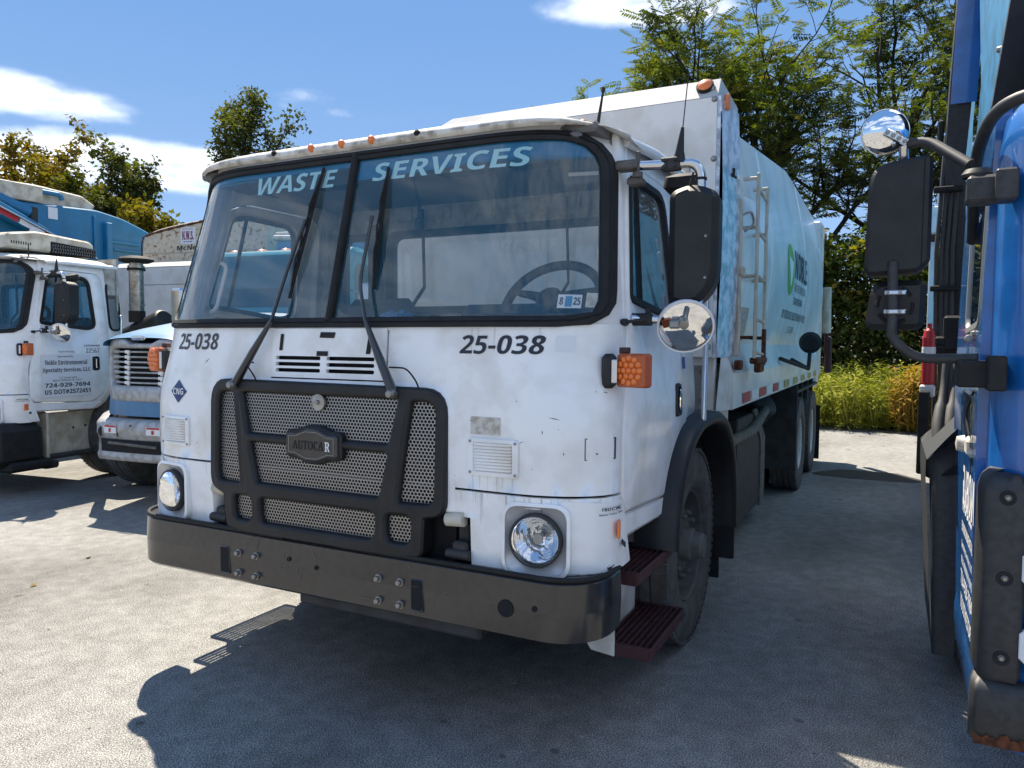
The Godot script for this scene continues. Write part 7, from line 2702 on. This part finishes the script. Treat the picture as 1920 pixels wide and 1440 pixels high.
func build_plants():
	pebbles()
	spots()
	var g0 := Color(0.040, 0.062, 0.018)
	var g1 := Color(0.17, 0.19, 0.048)
	var yl := Color(0.30, 0.22, 0.03)
	var hi := {"height": 13.2, "trunk": 0.62, "radius": 0.22, "first": 0.30, "spread": 0.95, "levels": 3, "kids": [9, 5, 4], "leaves": 9, "scale": 1.02, "kind": "pinnate", "colors": [g0, g1, yl], "turned": 0.03, "bark": "bark_dark", "rise": 0.06, "fuzz": 0.16}
	var big := func(over: Dictionary) -> Dictionary:
		var d := hi.duplicate()
		d.merge(over, true)
		return d
	tree("sumac_tree", "tall feathery tree with a forked dark trunk behind the white truck's body", Vector3(-0.42, 0, -22.05), 101, big.call({"lean": -0.10}))
	tree("sumac_tree", "tallest feathery tree, its crown above the round chrome mirror", Vector3(1.66, 0, -23.06), 202, big.call({"height": 15.7, "lean": 0.03}))
	tree("sumac_tree", "feathery tree with bright tips spreading over the white body's front corner", Vector3(-2.56, 0, -22.81), 303, big.call({"height": 13.8, "lean": -0.06, "colors": [Color(0.07, 0.11, 0.02), Color(0.22, 0.24, 0.04), yl]}))
	tree("sumac_tree", "feathery tree leaning behind the blue truck's lifting mast", Vector3(4.75, 0, -23.94), 404, big.call({"height": 15.0, "lean": 0.05, "leaves": 8}))
	tree("sumac_tree", "small pale feathery tree peeping over the white body's roof", Vector3(-4.70, 0, -22.05), 505, big.call({"height": 11.3, "colors": [Color(0.08, 0.12, 0.025), Color(0.24, 0.25, 0.05), yl]}))
	# left side
	var br := {"height": 8.0, "trunk": 0.66, "radius": 0.13, "first": 0.28, "spread": 0.8, "levels": 3, "kids": [9, 5, 4], "leaves": 11, "scale": 1.15, "kind": "broad", "colors": [Color(0.05, 0.062, 0.022), Color(0.15, 0.155, 0.045), yl], "turned": 0.04, "bark": "bark_dark", "rise": 0.10, "fuzz": 0.14}
	var lb := func(over: Dictionary) -> Dictionary:
		var d := br.duplicate()
		d.merge(over, true)
		return d
	tree("broadleaf_tree", "lone dark tree standing clear above the white truck's roof", Vector3(-15.9, 0, -14.2), 611, lb.call({"height": 9.8, "spread": 0.52, "shrink": 0.62, "first": 0.50, "kids": [9, 4, 4], "trunk": 0.78, "leaves": 5, "scale": 1.0}))
	tree("broadleaf_tree", "full green tree above the blue loader's sloping end", Vector3(-20.2, 0, -13.6), 622, lb.call({"height": 7.7, "spread": 0.6, "shrink": 0.75, "leaves": 7, "scale": 1.0, "trunk": 0.75}))
	tree("broadleaf_tree", "thin half-bare tree against the white cloud", Vector3(-24.0, 0, -14.0), 633, lb.call({"height": 8.2, "leaves": 3, "spread": 0.45, "shrink": 0.8}))
	tree("broadleaf_tree", "yellowing tree at the far left behind the loader's cream top", Vector3(-27.6, 0, -13.6), 644, lb.call({"height": 9.2, "colors": [Color(0.09, 0.08, 0.015), Color(0.26, 0.19, 0.03), Color(0.30, 0.16, 0.03)], "turned": 0.25, "leaves": 9}))
	tree("broadleaf_tree", "low golden-leaved tree above the rusty cream hopper", Vector3(-17.6, 0, -14.0), 655, lb.call({"height": 6.3, "shrink": 0.8, "colors": [Color(0.10, 0.10, 0.015), Color(0.26, 0.20, 0.03), Color(0.30, 0.18, 0.03)], "turned": 0.2}))
	tree("broadleaf_tree", "green and gold tree just left of the full green tree", Vector3(-22.4, 0, -14.8), 666, lb.call({"height": 7.8, "spread": 0.5, "shrink": 0.75, "leaves": 7, "colors": [Color(0.05, 0.07, 0.015), Color(0.18, 0.16, 0.03), yl]}))
	var hz := FastNoiseLite.new()
	hz.seed = 9
	hz.frequency = 0.35
	# one dense mass of brush under the trees, and the weeds in front of it
	mass("undergrowth", 71, 15000, -9.0, 13.0, -17.2, -21.5, func(x: float, z: float) -> float: return 4.3 + 1.6 * hz.get_noise_2d(x, z), "broad", 1.15, Color(0.04, 0.06, 0.016), Color(0.13, 0.145, 0.035), Color(0.26, 0.21, 0.04))
	mass("undergrowth", 72, 9000, -34.0, -9.0, -15.0, -17.0, func(x: float, z: float) -> float: return 4.7 + 0.9 * hz.get_noise_2d(x, z), "broad", 1.5, Color(0.03, 0.045, 0.012), Color(0.14, 0.13, 0.025), Color(0.28, 0.20, 0.03))
	mass("weeds", 73, 3000, -7.0, 8.0, -12.9, -16.2, func(x: float, z: float) -> float: return 1.0 + 0.42 * hz.get_noise_2d(x * 2.0, z) + 0.03 * (-12.9 - z), "weed", 1.0, Color(0.20, 0.23, 0.04), Color(0.46, 0.43, 0.08), Color(0.55, 0.48, 0.16))
	mass("weeds", 74, 90, 2.2, 3.0, -12.75, -13.4, func(x: float, z: float) -> float: return 1.15, "weed", 1.0, Color(0.32, 0.17, 0.03), Color(0.40, 0.26, 0.06), Color(0.42, 0.30, 0.08))

func spots():   # drips and old stains on the paving
	var r := RandomNumberGenerator.new()
	r.seed = 93
	var s := S()
	sg(s, -1)
	for k in 70:
		var c := Vector3(r.randf_range(-6.0, 2.4), 0.0025, r.randf_range(-11.0, 1.4))
		var rad := 0.012 + 0.05 * r.randf() * r.randf()
		if k < 8:
			rad = r.randf_range(0.10, 0.24)
		var ring := []
		for q in 11:
			var a := TAU * q / 11.0
			ring.append(c + Vector3(cos(a), 0, sin(a)) * rad * r.randf_range(0.6, 1.15))
		for q in range(1, 10):
			tri(s, ring[0], ring[q + 1], ring[q])
	obj("oil_spots", s, M.stain).set_meta("kind", "stuff")

func pebbles():   # grit, chips and a few dry leaves lying about the yard
	var s := S()
	var r := RandomNumberGenerator.new()
	r.seed = 31
	lathe(s, [Vector2(0, 0.5), Vector2(0.6, 0.42), Vector2(1.0, 0.1), Vector2(0.8, -0.2)], Transform3D(), 6)
	var xfs := []
	var cols := []
	for k in 700:
		var z := r.randf_range(1.6, -12.4)
		var p := Vector3(r.randf_range(-9.0, 2.3), 0.0, z)
		if k > 420:
			p = Vector3(r.randf_range(-4.0, 5.0), 0.0, -12.6 + absf(r.randfn()) * 0.7)
		var c := r.randf_range(0.08, 0.45)
		xfs.append(Transform3D(Basis.from_euler(Vector3(r.randfn() * 0.2, r.randf() * TAU, 0)).scaled(Vector3(r.randf_range(0.7, 1.3), 0.6, 1) * r.randf_range(0.003, 0.010)), p))
		cols.append(Color(c, c * 0.97, c * 0.9))
	scatter("grit", meshof(s, M.leaf), xfs, cols)
	xfs = []
	cols = []
	for k in 120:
		xfs.append(Transform3D(Basis.from_euler(Vector3(r.randfn() * 0.25 - 0.2, r.randf() * TAU, r.randfn() * 0.25)).scaled(Vector3.ONE * r.randf_range(0.3, 0.6)), Vector3(r.randf_range(-8.0, 4.0), 0.012, r.randf_range(-12.5, 0.5) if k < 50 else -12.3 + r.randfn() * 0.5)))
		cols.append(Color(0.20, 0.13, 0.05).lerp(Color(0.32, 0.26, 0.08), r.randf()))
	s = S()
	leaf_quad(s, Vector3.ZERO, Vector3(0, 0.05, -1).normalized(), Vector3.UP, 0.16, 0.07)
	scatter("fallen_leaves", meshof(s, M.leaf), xfs, cols)
